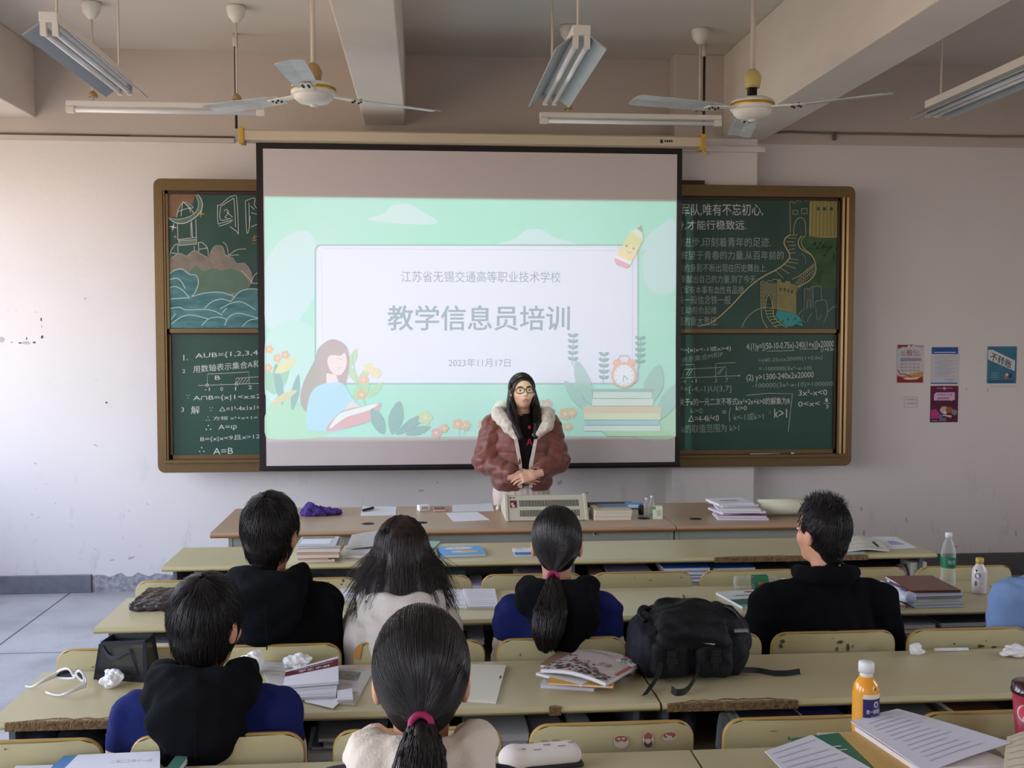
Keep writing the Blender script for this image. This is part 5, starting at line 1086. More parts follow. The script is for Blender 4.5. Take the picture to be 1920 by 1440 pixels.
b = MB(); n = 22; sp = [((.05 - .0009 * i) * math.cos(i * .45), .05 + (.05 - .0009 * i) * math.sin(i * .45)) for i in range(n)]
V = [(x, y, z) for x in (-.12, .3) for y, z in sp]; b.add(V, [(i, i + 1, n + i + 1, n + i) for i in range(n - 1)], CREAM, True); b.build('rolled_sheet', r, solid=.002)

# ================================================================== front desk row (A)
ZT = DZ + .0006
yA = ROWS['A'][0]
def stack(x0, y0, z0, items, group, where, depth=.2, jitter=.012, seed=0, w=.19, name='book', cat='book', words_=None, rz=0.0):
    """items bottom-up: (thickness, cover, pages, looks); every book its own thing"""
    rg = random.Random(seed); z = z0; n = len(items)
    for k, it in enumerate(items):
        t_, cv, pg, look = it[:4]; ww = w * (it[4] if len(it) > 4 else 1)
        a = rz + rg.uniform(-.05, .05); o = Vector((x0 + rg.uniform(-jitter, jitter), y0 + rg.uniform(0, jitter), z))
        pos = 'topmost' if k == n - 1 else ('bottom' if k == 0 else ['', 'second', 'third', 'fourth', 'fifth', 'sixth', 'seventh'][k] + ' from the bottom')
        if n == 1: lab = '%s %s' % (look, where)
        else: lab = '%s, %s %s' % (look, pos, where)
        book(lab, o, o + Vector((math.cos(a), math.sin(a), 0)) * ww, depth, t_ - .0006, cv, pg, name, group, cat, it[5] if len(it) > 5 else None); z += t_
    return z
o_ = P(562, 1046, z=DZ)
art_t = lambda q, w, d, z: (rect(q, .015, .02, w - .03, d - .07, z, PAPER), rect(q, .01, d - .045, w - .02, d - .02, z, col(96, 96, 100)))
z = stack(o_.x, yA + .045, ZT, [(.014, col(190, 168, 130), PAGE, 'cream-paged book', .95), (.006, col(170, 60, 60), PAGE, 'thin red booklet', .8), (.02, col(196, 180, 150), PAGE, 'thick book', 1.1), (.008, col(168, 44, 52), PAGE, 'red-edged book', 1.08), (.02, col(200, 190, 170), PAGE, 'pale thick book', 1.12), (.012, col(150, 154, 158), PAGEW, 'grey magazine', 1.1), (.006, col(196, 198, 202), PAGEW, 'grey printed exam paper', 1.02, art_t)], 'book stack on the front desk', 'of the stack beside the black-hooded boy', .21, .006, 2, .185)
c = o_ + Vector((.19, .09, 0)); tag(MB().tube([(0, 0, .012), (.03, .1, .05)], .004, col(206, 160, 110), 8).build('pencil', loc=(P(636, 1020, z=DZ).x + .02, yA + .15, ZT)), 'wooden pencil leaning against the front-row book stack', 'pencil')
q = pq(ZT, (646, 1046), (690, 1047), (735, 1022), (672, 1022)); sheet('folded white worksheets left of the long-haired girl', q, .012, PAPER, 'worksheet_pad', 'paper', 4)
q = pq(ZT + .016, (648, 1030), (722, 1026), (742, 1002), (660, 1010)); q[3].z += .02; q[2].z += .035; q[1].z += .01; sheet('lifted newspaper behind the long-haired girl, propped on worksheets', q, .002, PAPERG, 'newspaper', 'newspaper', 8)
q = pq(ZT, (800, 1032), (806, 1036), (826, 1017), (800, 1016)); sheet('pale teal booklet half hidden by the long-haired girl', pq(ZT, (780, 1034), (806, 1037), (826, 1017), (790, 1016)), .006, mat('pale_teal_cover', (150, 190, 180), 0.6), 'booklet', 'booklet')
def art_blue(q, w, d, z):
    n = 20; q.add([(w * .45 + w * .33 * math.cos(2 * PI * k / n), d * .74 + d * .16 * math.sin(2 * PI * k / n), z) for k in range(n)], [tuple(range(n))], col(230, 222, 214)); q.add([(w * .55 + w * .32 * math.cos(2 * PI * k / n), d * .32 + d * .13 * math.sin(2 * PI * k / n), z) for k in range(n)], [tuple(range(n))], col(226, 214, 196)); q.add([(w * .65 + w * .2 * math.cos(2 * PI * k / n), d * .33 + d * .07 * math.sin(2 * PI * k / n), z + .0004) for k in range(n)], [tuple(range(n))], col(236, 180, 90))
    v, f_, _ = text_mesh('练习'); text_fit(q, '练习', (w * .3, d * .7, z + .0005), (w * .25, 0, 0), (0, d * .1, 0), col(90, 80, 100))
book('sky-blue picture book with pale ovals on the front desk', P(829, 1046, z=ZT), P(911, 1043, z=ZT), .2, .014, mat('sky_blue_cover', (84, 160, 222), 0.45), PAGE, art=art_blue, spine='left')
pen('dark green pen beside the sky-blue picture book', (824, 1043), (818, 1026), col(30, 60, 56), ZT, .004)
def art_w(q, w, d, z): rect(q, 0, 0, w, d * .38, z, col(58, 120, 190)); rect(q, .03, .03, w * .8, d * .25, z + .0003, col(60, 84, 110)); rect(q, .02, d * .8, .05, d * .84, z, col(60, 60, 90))
book('white booklet with a blue foot, left of the low ponytail', P(966, 1043, z=ZT), P(1020, 1042, z=ZT), .17, .006, col(214, 220, 228), PAGEW, 'booklet', art=art_w)
q = pq(ZT + .004, (1583, 1035), (1668, 1034), (1632, 1008), (1588, 1010)); sheet('open magazine with curled pages right of the boy in black fleece', q, .005, mat('cream_page', (216, 214, 200), 0.7), 'magazine', 'magazine', 5, curl=.02)
q = pq(ZT, (1582, 1036), (1622, 1036), (1622, 1024), (1582, 1024)); sheet('small blue-edged booklet under the open magazine', pq(ZT, (1578, 1037), (1622, 1036.5), (1620, 1026), (1578, 1026)), .0035, col(150, 180, 214), 'booklet', 'booklet')
sheet('white sheet with a blue drawing at the right end of the front desk', pq(ZT, (1660, 1030), (1719, 1027), (1680, 1007), (1635, 1007)), .0015, PAPER, print_=lambda strip, q, f: [strip(.35, .3 + k * .07, .8 - k * .04, .335 + k * .07, col(90, 130, 190)) for k in range(5)])
pen('black pen lying on the open magazine', (1637, 1016), (1648, 1026), col(24, 24, 26), ZT + .034, .005)

def shelf_stack(px0, px1, row, items, where, depth=.22, seed=0, dy=.05, group=None, jit=.008):
    y = ROWS[row][0] + dy; xa, xb = P(px0, 1100, y=y).x, P(px1, 1100, y=y).x
    return stack(xa, y, HZ + .001, items, group or ('books in the shelf, ' + where), where, depth, jit, seed, xb - xa)
Wt, Bl, Tl, Rd, Gr, Yl, Dk, Vi = col(216, 218, 224), col(60, 120, 200), col(120, 170, 170), col(160, 60, 60), col(150, 154, 160), col(206, 180, 110), col(56, 60, 74), col(170, 160, 196)
DEN = mat('blue_wrap', (34, 74, 170), 0.5, 0.4, 12, rgb2=(20, 40, 110))
def softbag(name, label, cat, cx, cy, z, rx, ry, rz_, m, seed, rot=0.0):
    f = Field((-rx * 1.2, -ry * 1.2, -.01), (rx * 1.2, ry * 1.2, rz_ * 2.3), max(rx, ry) / 16)
    f.ell((0, 0, rz_ * .9), (rx, ry, rz_), 0).wrinkle(.018 * rx / .1, 38 * .1 / rx, seed).wrinkle(.006 * rx / .1, 110 * .1 / rx, seed + 1); f.keep(-f.p[..., 2], 0)
    return tag(f.into(MB(), m).build(name, loc=(cx, cy, z)), label, cat)
for px, lab, sd in ((388, 'left crumpled blue plastic bag in the front-row shelf', 1), (432, 'right crumpled blue plastic bag in the front-row shelf', 2)): 
    c = P(px, 1075, y=yA + .12); softbag('plastic_bag', lab, 'bag', c.x, yA + .13, HZ + .001, .042, .05, .05, DEN, sd)
c = P(660, 1070, y=yA + .1); crumple('crumpled tissue in the shelf left of the long-haired girl', 0, 0, 0, .055, loc=(c.x, yA + .1, HZ + .001), seed=21)
c = P(600, 1072, y=yA + .1); softbag('cloth_bag', 'dark blue cloth bundle in the front-row shelf, left of the tissue', 'bag', c.x - .03, yA + .14, HZ + .001, .07, .06, .045, mat('dark_blue_cloth', (52, 60, 84), 0.8), 5)
shelf_stack(815, 878, 'A', [(.03, Gr, PAGE, 'thick grey book'), (.025, Dk, PAGE, 'dark book'), (.012, Tl, PAGE, 'teal booklet')], 'in the front shelf right of the long-haired girl')
shelf_stack(882, 905, 'A', [(.01, Wt, PAGEW, 'white paper bundle'), (.01, Vi, PAGEW, 'violet-edged bundle'), (.012, Wt, PAGEW, 'upper white bundle'), (.012, Vi, PAGEW, 'small violet notebook')], 'in the narrow gap of the front shelf', dy=.02)
shelf_stack(972, 1018, 'A', [(.03, Gr, PAGE, 'thick grey book'), (.02, col(200, 196, 186), PAGE, 'pale book'), (.016, Wt, PAGE, 'white notebook'), (.012, Vi, PAGEW, 'lilac notebook')], 'in the front shelf left of the low ponytail')
shelf_stack(1138, 1220, 'A', [(.03, Dk, PAGE, 'dark thick book'), (.02, Vi, PAGEW, 'lilac notebook'), (.018, col(190, 186, 200), PAGEW, 'grey-lilac notebook'), (.02, Vi, PAGEW, 'upper lilac notebook')], 'in the front shelf right of the low ponytail', seed=3)
shelf_stack(1112, 1136, 'A', [(.05, col(130, 90, 70), PAGE, 'brown thick book'), (.03, col(150, 110, 84), PAGE, 'tan book')], 'standing by the lilac notebooks in the front shelf', seed=4)
shelf_stack(1248, 1335, 'A', [(.02, Gr, PAGE, 'grey book'), (.016, Tl, PAGE, 'teal book'), (.02, Bl, PAGE, 'blue book'), (.014, Bl, PAGEW, 'blue notebook'), (.02, Bl, PAGEW, 'thick blue book'), (.018, Bl, PAGEW, 'blue-covered pad')], 'of the blue stack above the backpack', seed=5, dy=.035)
shelf_stack(1338, 1418, 'A', [(.03, Dk, PAGE, 'dark book'), (.02, Wt, PAGEW, 'white book'), (.016, col(190, 196, 206), PAGEW, 'pale book'), (.018, Bl, PAGEW, 'blue-backed book'), (.016, Bl, PAGEW, 'blue-covered workbook')], 'of the front-shelf stack right of the blue one', seed=6, dy=.05)
shelf_stack(1424, 1492, 'A', [(.03, col(176, 150, 60), PAGE, 'yellow-green book'), (.02, Tl, PAGE, 'teal book'), (.02, Wt, PAGE, 'white workbook'), (.02, Dk, PAGEW, 'dark-covered book')], 'of the front-shelf stack left of the fleece boy', seed=7)
shelf_stack(1608, 1690, 'A', [(.03, Dk, PAGE, 'dark book'), (.03, Gr, PAGE, 'grey book'), (.028, mat('dark_grey_folder', (58, 60, 76), 0.35), PAGE, 'dark grey glossy folder')], 'in the front shelf right of the fleece boy', seed=8, dy=.03)
c = P(1706, 1058, y=yA + .1); softbag('snack_packet', 'glossy printed snack packet in the front shelf beside the dark folder', 'packet', c.x - .05, yA + .1, HZ + .001, .034, .045, .05, mat('printed_foil', (150, 110, 70), 0.3, 1.0, 24, rgb2=(60, 80, 150)), 9)
c = P(1740, 1060, y=yA + .08); r = thing('tissue_box', 'white carton in the right end of the front shelf', 'box', (c.x - .065, yA + .12, HZ)); MB().box(-.035, -.06, .0005, .05, .06, .11, col(214, 212, 206)).build('body', r, bevel=.003); MB().box(-.02, -.0606, .03, .03, -.0602, .07, col(190, 186, 178)).build('label_print', r)

# ================================================================== second desk row (B)
yB = ROWS['B'][0]
PLAS = mat('black_crinkled_plastic', (38, 34, 38), 0.22, 0.5, 18, 0.9, 26, rgb2=(88, 82, 84), stretch=(1, 2.4, 1))
L, R = P(236, 1149, z=ZT), P(350, 1148, z=ZT)
r = thing('wrapped_folder', 'dark folder wrapped in crinkled plastic at the left end of the second desk', 'folder', L); f = Field((-.02, -.02, -.005), (.27, .36, .05), .006)
f.rbox((.125, .15, .016), (.12, .142, .014), .01, 0).wrinkle(.006, 70, 4).wrinkle(.004, 150, 8); f.keep(-f.p[..., 2], 0); f.into(MB(), PLAS).build('wrapping', r)
sheet('open white exercise book between the black hoodie and the white hoodie', pq(ZT, (632, 1126), (694, 1128), (698, 1104), (640, 1102)), .008, PAPER, 'exercise_book', 'book', 5)
q = pq(ZT, (878, 1142), (936, 1141), (940, 1108), (862, 1107)); sheet('open white workbook left of the low-ponytail girl', pq(ZT, (878, 1142), (934, 1141), (928, 1108), (868, 1108)), .01, PAPER, 'workbook', 'book', 9)
sheet('second white workbook, slanting beside the white hoodie sleeve', pq(ZT, (846, 1140), (876, 1142), (868, 1108), (840, 1106)), .006, PAPER, 'workbook', 'book', 4)
pen('red crayon lying on the second desk above the backpack', (1284, 1131), (1281, 1114), col(170, 70, 56), ZT, .004, col(120, 80, 60), 'crayon', 'crayon')
def art_math(q, w, d, z): rect(q, .0, 0, w, d * .45, z, mat('dark_teal_cover', (70, 92, 98), 0.4)); rect(q, 0, 0, w, d * .1, z + .0003, col(96, 170, 160)); text_fit(q, '计算机基础与应用', (w * .22, d * .62, z + .0003), (w * .66, 0, 0), (0, d * .09, 0), col(60, 70, 80)); n = 14; q.add([(w * .78 + .02 * math.cos(2 * PI * k / n), d * .87 + .012 * math.sin(2 * PI * k / n), z) for k in range(n)], [tuple(range(n))], col(180, 70, 70))
L = P(1392, 1143, z=ZT); book('teal and white textbook under the crushed bottle, beside the black fleece', L, L + Vector((.17, .01, 0)), .25, .012, mat('teal_cover', (206, 214, 214), 0.4), PAGEW, 'textbook', art=art_math, spine='left').rotation_euler[2] = .16
# bottles
PETC = clear_plastic('clear_bottle_plastic'); CAPW = mat('white_bottle_cap', (232, 232, 232), 0.4); LABG = mat('green_label', (28, 120, 78), 0.4, 0.5, 40, rgb2=(20, 90, 60))
def bend_text(mb, s, R_, z0, z1, a0, a1, m, n0=0):
    v, f, _ = text_mesh(s); V = []
    for x, y in v: a = a0 + (a1 - a0) * float(x); V.append((R_ * math.sin(a), -R_ * math.cos(a), z0 + (z1 - z0) * float(y)))
    mb.add(V, f, m)
c = P(1776, 1096, z=DZ); c = P(1777, 1098, z=DZ)
r = thing('water_bottle', 'upright clear water bottle with a green label on the second desk', 'bottle', (c.x, c.y, DZ + .0005))
MB().lathe([(0, .003), (.022, 0), (.03, .004), (.032, .012), (.0305, .06), (.0315, .066), (.0315, .125), (.030, .128), (.0315, .135), (.029, .155), (.02, .19), (.013, .203), (.0125, .212)], PETC, n=24).build('body', r)
MB().lathe([(.0324, .082), (.0324, .128)], LABG, n=24, cap=False).build('label_sleeve', r); b = MB(); bend_text(b, '怡宝', .0328, .1, .118, -.5, .5, col(220, 236, 226)); b.build('label_print', r)
MB().lathe([(0, .2121), (.0145, .2121), (.0145, .232), (.013, .234), (0, .234)], CAPW, n=20).build('cap', r)
c = P(1838, 1113, z=DZ)
r = thing('drink_bottle', 'white drink bottle with a gold cap and a blue round mark', 'bottle', (c.x, c.y + .01, DZ + .0005)); BW = mat('milky_bottle', (206, 200, 200), 0.25, coat=.5)
MB().lathe([(0, .002), (.028, 0), (.031, .006), (.031, .088), (.029, .102), (.016, .122), (.0145, .128)], BW, n=24).build('body', r); MB().lathe([(0, .1281), (.0165, .1281), (.0165, .15), (.0, .152)], mat('gold_cap', (206, 170, 84), 0.4), n=20).build('cap', r)
b = MB(); n = 16
for (a0, z0, ra, rz_, m, l) in ((-.72, .078, .38, .013, col(60, 44, 130), .0314), (-.72, .078, .22, .008, col(226, 220, 226), .0317), (-.95, .045, .2, .012, col(120, 96, 84), .0314), (-.2, .06, .3, .02, col(190, 180, 186), .0314), (-.9, .1, .12, .006, col(60, 50, 60), .0306)):
    b.add([(l * math.sin(a0 + ra * math.cos(2 * PI * k / n)), -l * math.cos(a0 + ra * math.cos(2 * PI * k / n)), z0 + rz_ * math.sin(2 * PI * k / n)) for k in range(n)], [tuple(range(n))], m)
b.build('label_print', r)
c = P(1405, 1094, z=DZ); r = thing('crushed_bottle', 'crushed clear bottle with a green label lying on the second desk', 'bottle', (c.x, ROWS['B'][1] - .06, DZ + .03), 0)
prof = [(0, -.1), (.026, -.095)] + [(.027 + .0035 * math.sin(k * 2.1), -.09 + k * .0085) for k in range(20)] + [(.02, .085), (.012, .1), (.012, .112)]
MB().lathe(prof, PETC, n=20, axis='x').build('body', r); MB().lathe([(.0315, -.015), (.0315, .045)], LABG, n=20, axis='x', cap=False).build('label_sleeve', r)
MB().tube([(.0, -.0325, .0), (.012, -.0325, .004), (.024, -.0325, 0)], .005, col(190, 50, 44), 8).build('label_print', r); MB().lathe([(0, .1121), (.014, .1121), (.014, .128), (0, .128)], CAPW, n=16, axis='x').build('cap', r)
# brown folder stack
L = P(1697, 1130, z=ZT); w_ = P(1787, 1128, z=ZT).x - L.x
z = stack(L.x, yB + .03, ZT, [(.012, Tl, PAGEW, 'teal-backed book'), (.012, Wt, PAGE, 'cream-paged book'), (.014, col(206, 206, 196), PAGE, 'pale book'), (.007, Dk, PAGEW, 'thin dark-spined notebook'), (.014, col(206, 206, 214), PAGEW, 'thick white-paged notebook')], 'brown folder stack', 'of the stack under the brown folder', .25, .005, 9, w_)
r = book('shiny brown folder on top of the right-hand second-desk stack', (L.x - .012, yB + .04, z), (L.x - .012 + w_, yB + .035, z), .26, .01, mat('brown_leather', (112, 64, 46), 0.3, 0.4, 6, rgb2=(88, 48, 36)), PAGEW, 'folder', cat='folder', spine='near'); r.rotation_euler[2] += .0
L2 = P(1668, 1141, z=ZT); stack(L2.x, yB + .012, ZT, [(.014, col(190, 160, 120), PAGE, 'cream book'), (.006, col(206, 190, 150), PAGE, 'thin tan booklet')], 'cream books beside the brown folder', 'of the low pair left of the brown folder stack', .2, .003, 3, .055)
c = Vector((L.x - .035, yB + .12, ZT + .0205)); r = thing('pen_pouch', 'clear pen pouch with red and blue pens, leaning on the folder stack', 'pencil case', c, 1.75)
f = Field((-.12, -.05, -.005), (.12, .05, .06), .005); f.rbox((0, 0, .022), (.1, .03, .02), .018, 0).wrinkle(.004, 90, 2); f.keep(-f.p[..., 2], 0); f.into(MB(), mat('frosted_pouch', (206, 212, 226), 0.3, 0.5, 20, rgb2=(150, 170, 210))).build('pouch', r)
for k, (y, m) in enumerate(((-.012, col(170, 50, 50)), (.0, col(60, 110, 180)), (.012, col(226, 226, 226)))): MB().tube([(-.08 + .02 * k, y, .045), (.07 + .01 * k, y * 1.2, .047)], .005, m, 8).build('pen', r)
sheet('crumpled cream sheet beside the pale blue sleeve', pq(ZT, (1889, 1131), (1914, 1134), (1930, 1098), (1857, 1096)), .002, mat('cream_sheet', (206, 200, 178), 0.8), curl=.008)
shelf_stack(240, 345, 'B', [(.02, Rd, PAGE, 'red-covered book'), (.018, Wt, PAGEW, 'white workbook'), (.018, Wt, PAGEW, 'curled white workbook'), (.02, col(190, 200, 206), PAGEW, 'pale blue-edged workbook'), (.02, col(130, 132, 140), PAGE, 'grey-covered book')], 'of the left-end stack in the second shelf', seed=11, dy=.03)
shelf_stack(880, 906, 'B', [(.03, Dk, PAGE, 'dark book'), (.03, Wt, PAGEW, 'white paper bundle'), (.02, col(200, 204, 226), PAGEW, 'pale blue paper bundle')], 'in the second shelf between the two girls', seed=12, dy=.02)
shelf_stack(1672, 1758, 'B', [(.022, Gr, PAGE, 'grey-edged book'), (.02, col(140, 142, 130), PAGE, 'olive-edged book'), (.02, Gr, PAGE, 'dull book'), (.018, col(150, 150, 160), PAGE, 'pale grey book'), (.018, col(170, 170, 176), PAGE, 'off-white book')], 'of the second-shelf stack right of the fleece boy', seed=13, dy=.03)
shelf_stack(1768, 1878, 'B', [(.03, Rd, PAGE, 'dark red book'), (.024, Gr, PAGE, 'grey book'), (.024, col(150, 152, 160), PAGE, 'light grey book'), (.02, col(110, 112, 120), PAGE, 'dark grey book')], 'of the second-shelf stack under the drink bottle', seed=14, dy=.04)

# ================================================================== third desk row (C)
yC = ROWS['C'][0]
# sunglasses: lenses towards the board, the two arms towards the class
WHF = mat('white_glossy_frame', (222, 220, 222), 0.25, coat=.6); LENS = mat('black_lens', (22, 22, 30), 0.08)
def on_plane(px, py, p0, n):
    v = Vector(RM @ np.array([px - 960., py - 720., FPX])); o = Vector((0, 0, CAMH)); t = (p0 - o).dot(n) / v.dot(n); return o + v * t
def S5(x, y): return (x / 4.8, 1140 + y / 4.8)
H1, H2 = P(*S5(505, 590), z=DZ + .036), P(*S5(768, 640), z=DZ + .03)
r = thing('sunglasses', 'white wrap sunglasses with black lenses at the left end of the third desk', 'sunglasses', (H1.x, H1.y, DZ)); o_ = r.location
nn = (H2 - H1).cross(Vector((0, 0, 1))).normalized()
pl = lambda x, y: on_plane(*S5(x, y), H1, nn)
for pts, in ((((505, 600), (530, 570), (570, 552), (615, 548), (640, 570), (660, 605), (682, 622), (650, 632), (600, 634), (540, 630), (512, 622)),), (((690, 585), (705, 568), (725, 570), (748, 595), (758, 630), (755, 655), (735, 650), (712, 630), (695, 610)),)):
    q = [pl(*p) for p in pts]; sm_ = [Vector(v) for v in smooth_path([tuple(v) for v in q], True, 4)]
    fr = MB().tube(sm_ + [sm_[0], sm_[1]], .0042, WHF, 8).build('lens_rim', r, org=o_)
    b = MB(); b.add(sm_, [tuple(range(len(sm_)))], LENS); b.build('lens', r, org=o_, solid=.0015)
MB().tube([pl(665, 605), pl(682, 612), pl(692, 600)], .0035, WHF, 8).build('bridge', r, org=o_)
for pts in (((505, 600, .034), (470, 620, .03), (400, 650, .026), (330, 690, .016), (280, 712, .007), (228, 705, .006)), ((768, 640, .03), (772, 690, .024), (720, 715, .022), (620, 760, .014), (540, 785, .006), (470, 778, .006), (412, 757, .008))):
    q = smooth_path([tuple(P(*S5(x, y), z=DZ + z)) for x, y, z in pts], False, 4); n = len(q)
    b = MB(); zz = [.0085 - .0055 * min(1, 1.5 * i / n) for i in range(n)]; b.add([tuple(np.array(p_) + np.array((0, 0, sg * z_))) for sg in (-1, 1) for p_, z_ in zip(q, zz)], [(i, i + 1, n + i + 1, n + i) for i in range(n - 1)], WHF, True); b.build('temple_arm', r, org=o_, solid=.0032)
# dark mesh bag
L, R = P(179, 1274, z=DZ), P(273, 1280, z=DZ); o, w, rz = frame_of(L, R, 0)
NAVY = mat('navy_nylon', (24, 26, 40), 0.6, 0, 0, .3, 300); MESH = mat('dark_see_through_mesh', (44, 46, 40), 0.5, alpha=.5)
r = thing('mesh_bag', 'open dark bag with see-through mesh sides at the left of the third desk', 'bag', o, rz)
dp, h, ins = .085, .125, .014
B0 = [(0, 0, .001), (w, 0, .001), (w, dp, .001), (0, dp, .001)]; T0 = [(ins, .012, h - .012), (w - ins * .6, .012, h), (w - ins, dp - .01, h + .004), (ins * 1.4, dp - .01, h - .004)]
b = MB()
for i, m in ((0, MESH), (1, MESH), (2, MESH), (3, NAVY)):
    j = (i + 1) % 4; b.add([B0[i], B0[j], T0[j], T0[i]], [(0, 1, 2, 3)], m)
b.add(B0, [(3, 2, 1, 0)], NAVY); b.build('panels', r, solid=.0016)
b = MB(); b.ribbon([B0[0], B0[1], B0[2], B0[3], B0[0]], (0, 0, 1), .02, .003, NAVY); b.build('base_band', r).location.z = .0105
b = MB(); b.ribbon(T0 + [T0[0], T0[1]], (0, 0, 1), .013, .003, NAVY)
for i in range(4): b.ribbon([B0[i], T0[i]], (1, .3, 0), .012, .003, NAVY)
b.build('rim', r)
q = smooth_path([(ins + .008, .006, h - .02), (ins + .03, .0, h - .045), (w * .4, -.003, h - .05), (w * .62, .0, h - .03), (w * .7, .0, h - .028), (w * .8, .0, h - .07), (w * .86, .002, .02)], False, 5); MB().ribbon(q, (0, .2, 1), .013, .002, NAVY).build('strap', r)
crumple('crumpled white tissue in front of the dark mesh bag', 212, 1287, ZT, .05, seed=3)
crumple('crumpled tissue beside the navy hood, left of the second tissue on the newspapers', 478, 1262, ZT, .052, seed=5, sq=.95)
crumple('spread crumpled tissue behind the maroon-banded booklet', 556, 1251, ZT, .06, seed=8, sq=.6)
sheet('open newspaper spread under the maroon-banded booklet', pq(ZT, (575, 1316), (664, 1324), (702, 1256), (560, 1244)), .004, PAPERG, 'newspaper', 'newspaper', print_=lambda strip, q, f: ([strip(.55, .62, .85, .86, mat('newsprint_photo', (110, 112, 108), .8, 1.0, 30, rgb2=(150, 152, 150)))] + [strip(.3, .1 + k * .05, .9, .12 + k * .05, INK) for k in range(9)] + [strip(.3, .92, .9, .96, INK)]))
sheet('grey newspaper corner left of the maroon-banded booklet', pq(ZT, (505, 1285), (548, 1290), (556, 1246), (482, 1240)), .003, PAPERG, 'newspaper', 'newspaper', 6)
sheet('white sheet sticking out towards the desk edge below the maroon-banded booklet', pq(ZT + .0045, (572, 1316), (624, 1329), (642, 1312), (566, 1300)), .002, PAPER)
sheet('small stack of white slips right of the maroon-banded booklet', pq(ZT + .0045, (632, 1318), (662, 1317), (660, 1296), (632, 1300)), .009, PAPER, 'paper_slips', 'paper', 2)
sheet('grey printed booklet lying under the maroon-banded booklet', pq(ZT + .007, (552, 1313), (630, 1309), (634, 1270), (540, 1280)), .008, mat('grey_white_paper', (206, 206, 212), .8), 'booklet', 'booklet', 4)
MAR = mat('maroon_band', (108, 40, 50), .5)
q = pq(ZT + .017, (531, 1291), (635, 1283), (634, 1242), (536, 1268)); q[2].z += .012; q[3].z += .008
def pr_(strip, qq, f):
    strip(.0, .6, 1, .9, MAR)
    a, b_, c = f(.25, .63), f(.84, .63), f(.25, .76); up = Vector((0, 0, .0012)); text_fit(qq, '学生手册', a + up, b_ - a, c - a, PAPER)
    a, b_, c = f(.15, .79), f(.9, .79), f(.15, .86); text_fit(qq, '江苏省无锡交通高等职业技术学校', a + up, b_ - a, c - a, PAPER)
sheet('white booklet with a maroon title band on the newspapers', q, .009, PAPER, 'handbook', 'booklet', print_=pr_)
sheet('white open notebook with a staple, right of the high ponytail', pq(ZT, (872, 1316), (930, 1320), (949, 1251), (884, 1249)), .007, mat('cream_white_paper', (222, 220, 206), .8), 'notebook', 'notebook', print_=lambda strip, q, f: strip(.9, .6, .96, .68, col(90, 90, 84), 2))
# stack of textbooks
GRP = 'textbook stack on the third desk'
book('thick white book at the bottom of the textbook stack', P(1013, 1290, z=ZT), P(1114, 1297, z=ZT), .17, .011, col(206, 206, 216), PAGEW, 'textbook', GRP, bend=.0)
z1_ = ZT + .0115
book('red-brown book sticking out at the right of the textbook stack', P(1105, 1268, z=ZT), P(1184, 1265, z=ZT), .175, .011, mat('red_brown_cover', (150, 74, 60), .45), mat('tan_pages', (206, 180, 150), .8), 'textbook', GRP, art=lambda q, w, d, z: (rect(q, .03, .02, w * .6, d * .4, z, col(176, 110, 96)), rect(q, w * .35, .07, w * .95, d * .7, z + .0004, col(196, 180, 160)))) 
book('white-edged brown book sticking out at the left of the textbook stack', P(1012, 1252, z=z1_), P(1075, 1238, z=z1_), .16, .011, col(150, 120, 96), PAGEW, 'textbook', GRP).rotation_euler[2] = -.5
book('yellow-covered book in the middle of the textbook stack', P(1026, 1284, z=z1_ + .0118), P(1150, 1291, z=z1_ + .0118), .15, .007, mat('yellow_cover', (214, 160, 60), .5), PAGEW, 'textbook', GRP)
def art_yu(q, w, d, z):
    h_ = lambda u: z + .012 * math.sin(PI * u)
    def pz(x, y, e=.0006): return (x * w, y * d, z + .014 * math.sin(PI * x) + e)
    rg = random.Random(2); DG = [col(58, 60, 58), col(92, 78, 70), col(120, 104, 94), col(70, 84, 84), col(150, 76, 60)]
    for k in range(150):                                  # ink-wash trees on a hillside
        x = rg.random(); top = .75 - .62 * x + .06 * math.sin(x * 14); y = rg.random() * max(top, .08)
        if x > .97 or y < .02: continue
        s_ = .012 + .03 * rg.random(); m = DG[0 if y < top * .5 and rg.random() < .6 else rg.randrange(5)]
        n = 6; q.add([pz(min(max(x + s_ * math.cos(2 * PI * i / n) * rg.uniform(.4, 1.2), .005), .99), min(max(y + s_ * 1.1 * math.sin(2 * PI * i / n) * rg.uniform(.4, 1.2), .005), .99), .0006 + k * 3e-6) for i in range(n)], [tuple(range(n))], m)
    for k in range(5): q.add([pz(.08 + .1 * k, .9 - .02 * k), pz(.25 + .1 * k, .91 - .02 * k), pz(.22 + .1 * k, .93 - .02 * k), pz(.1 + .1 * k, .92 - .02 * k)], [(0, 1, 2, 3)], col(150, 146, 150))
    def xf(s_, x0, y0, x1, y1, m):
        v, f, _ = text_mesh(s_); q.add([pz(x0 + (x1 - x0) * float(a), y0 + (y1 - y0) * float(b_), .0012) for a, b_ in v], f, m)
    q.add([pz(.73, .72, .0009), pz(.995, .72, .0009), pz(.995, .93, .0009), pz(.73, .93, .0009)], [(0, 1, 2, 3)], col(222, 218, 212)); q.add([pz(.73, .94, .0009), pz(.995, .94, .0009), pz(.995, .998, .0009), pz(.73, .998, .0009)], [(0, 1, 2, 3)], col(170, 80, 66)); q.add([pz(.955, .3, .0009), pz(.998, .3, .0009), pz(.998, .72, .0009), pz(.955, .72, .0009)], [(0, 1, 2, 3)], col(176, 92, 78))
    xf('语文', .75, .8, .95, .91, col(30, 26, 26)); xf('基础', .8, .73, .9, .77, col(60, 56, 56)); xf('古诗', .62, .42, .8, .55, col(110, 100, 96))
zt_ = z1_ + .0195
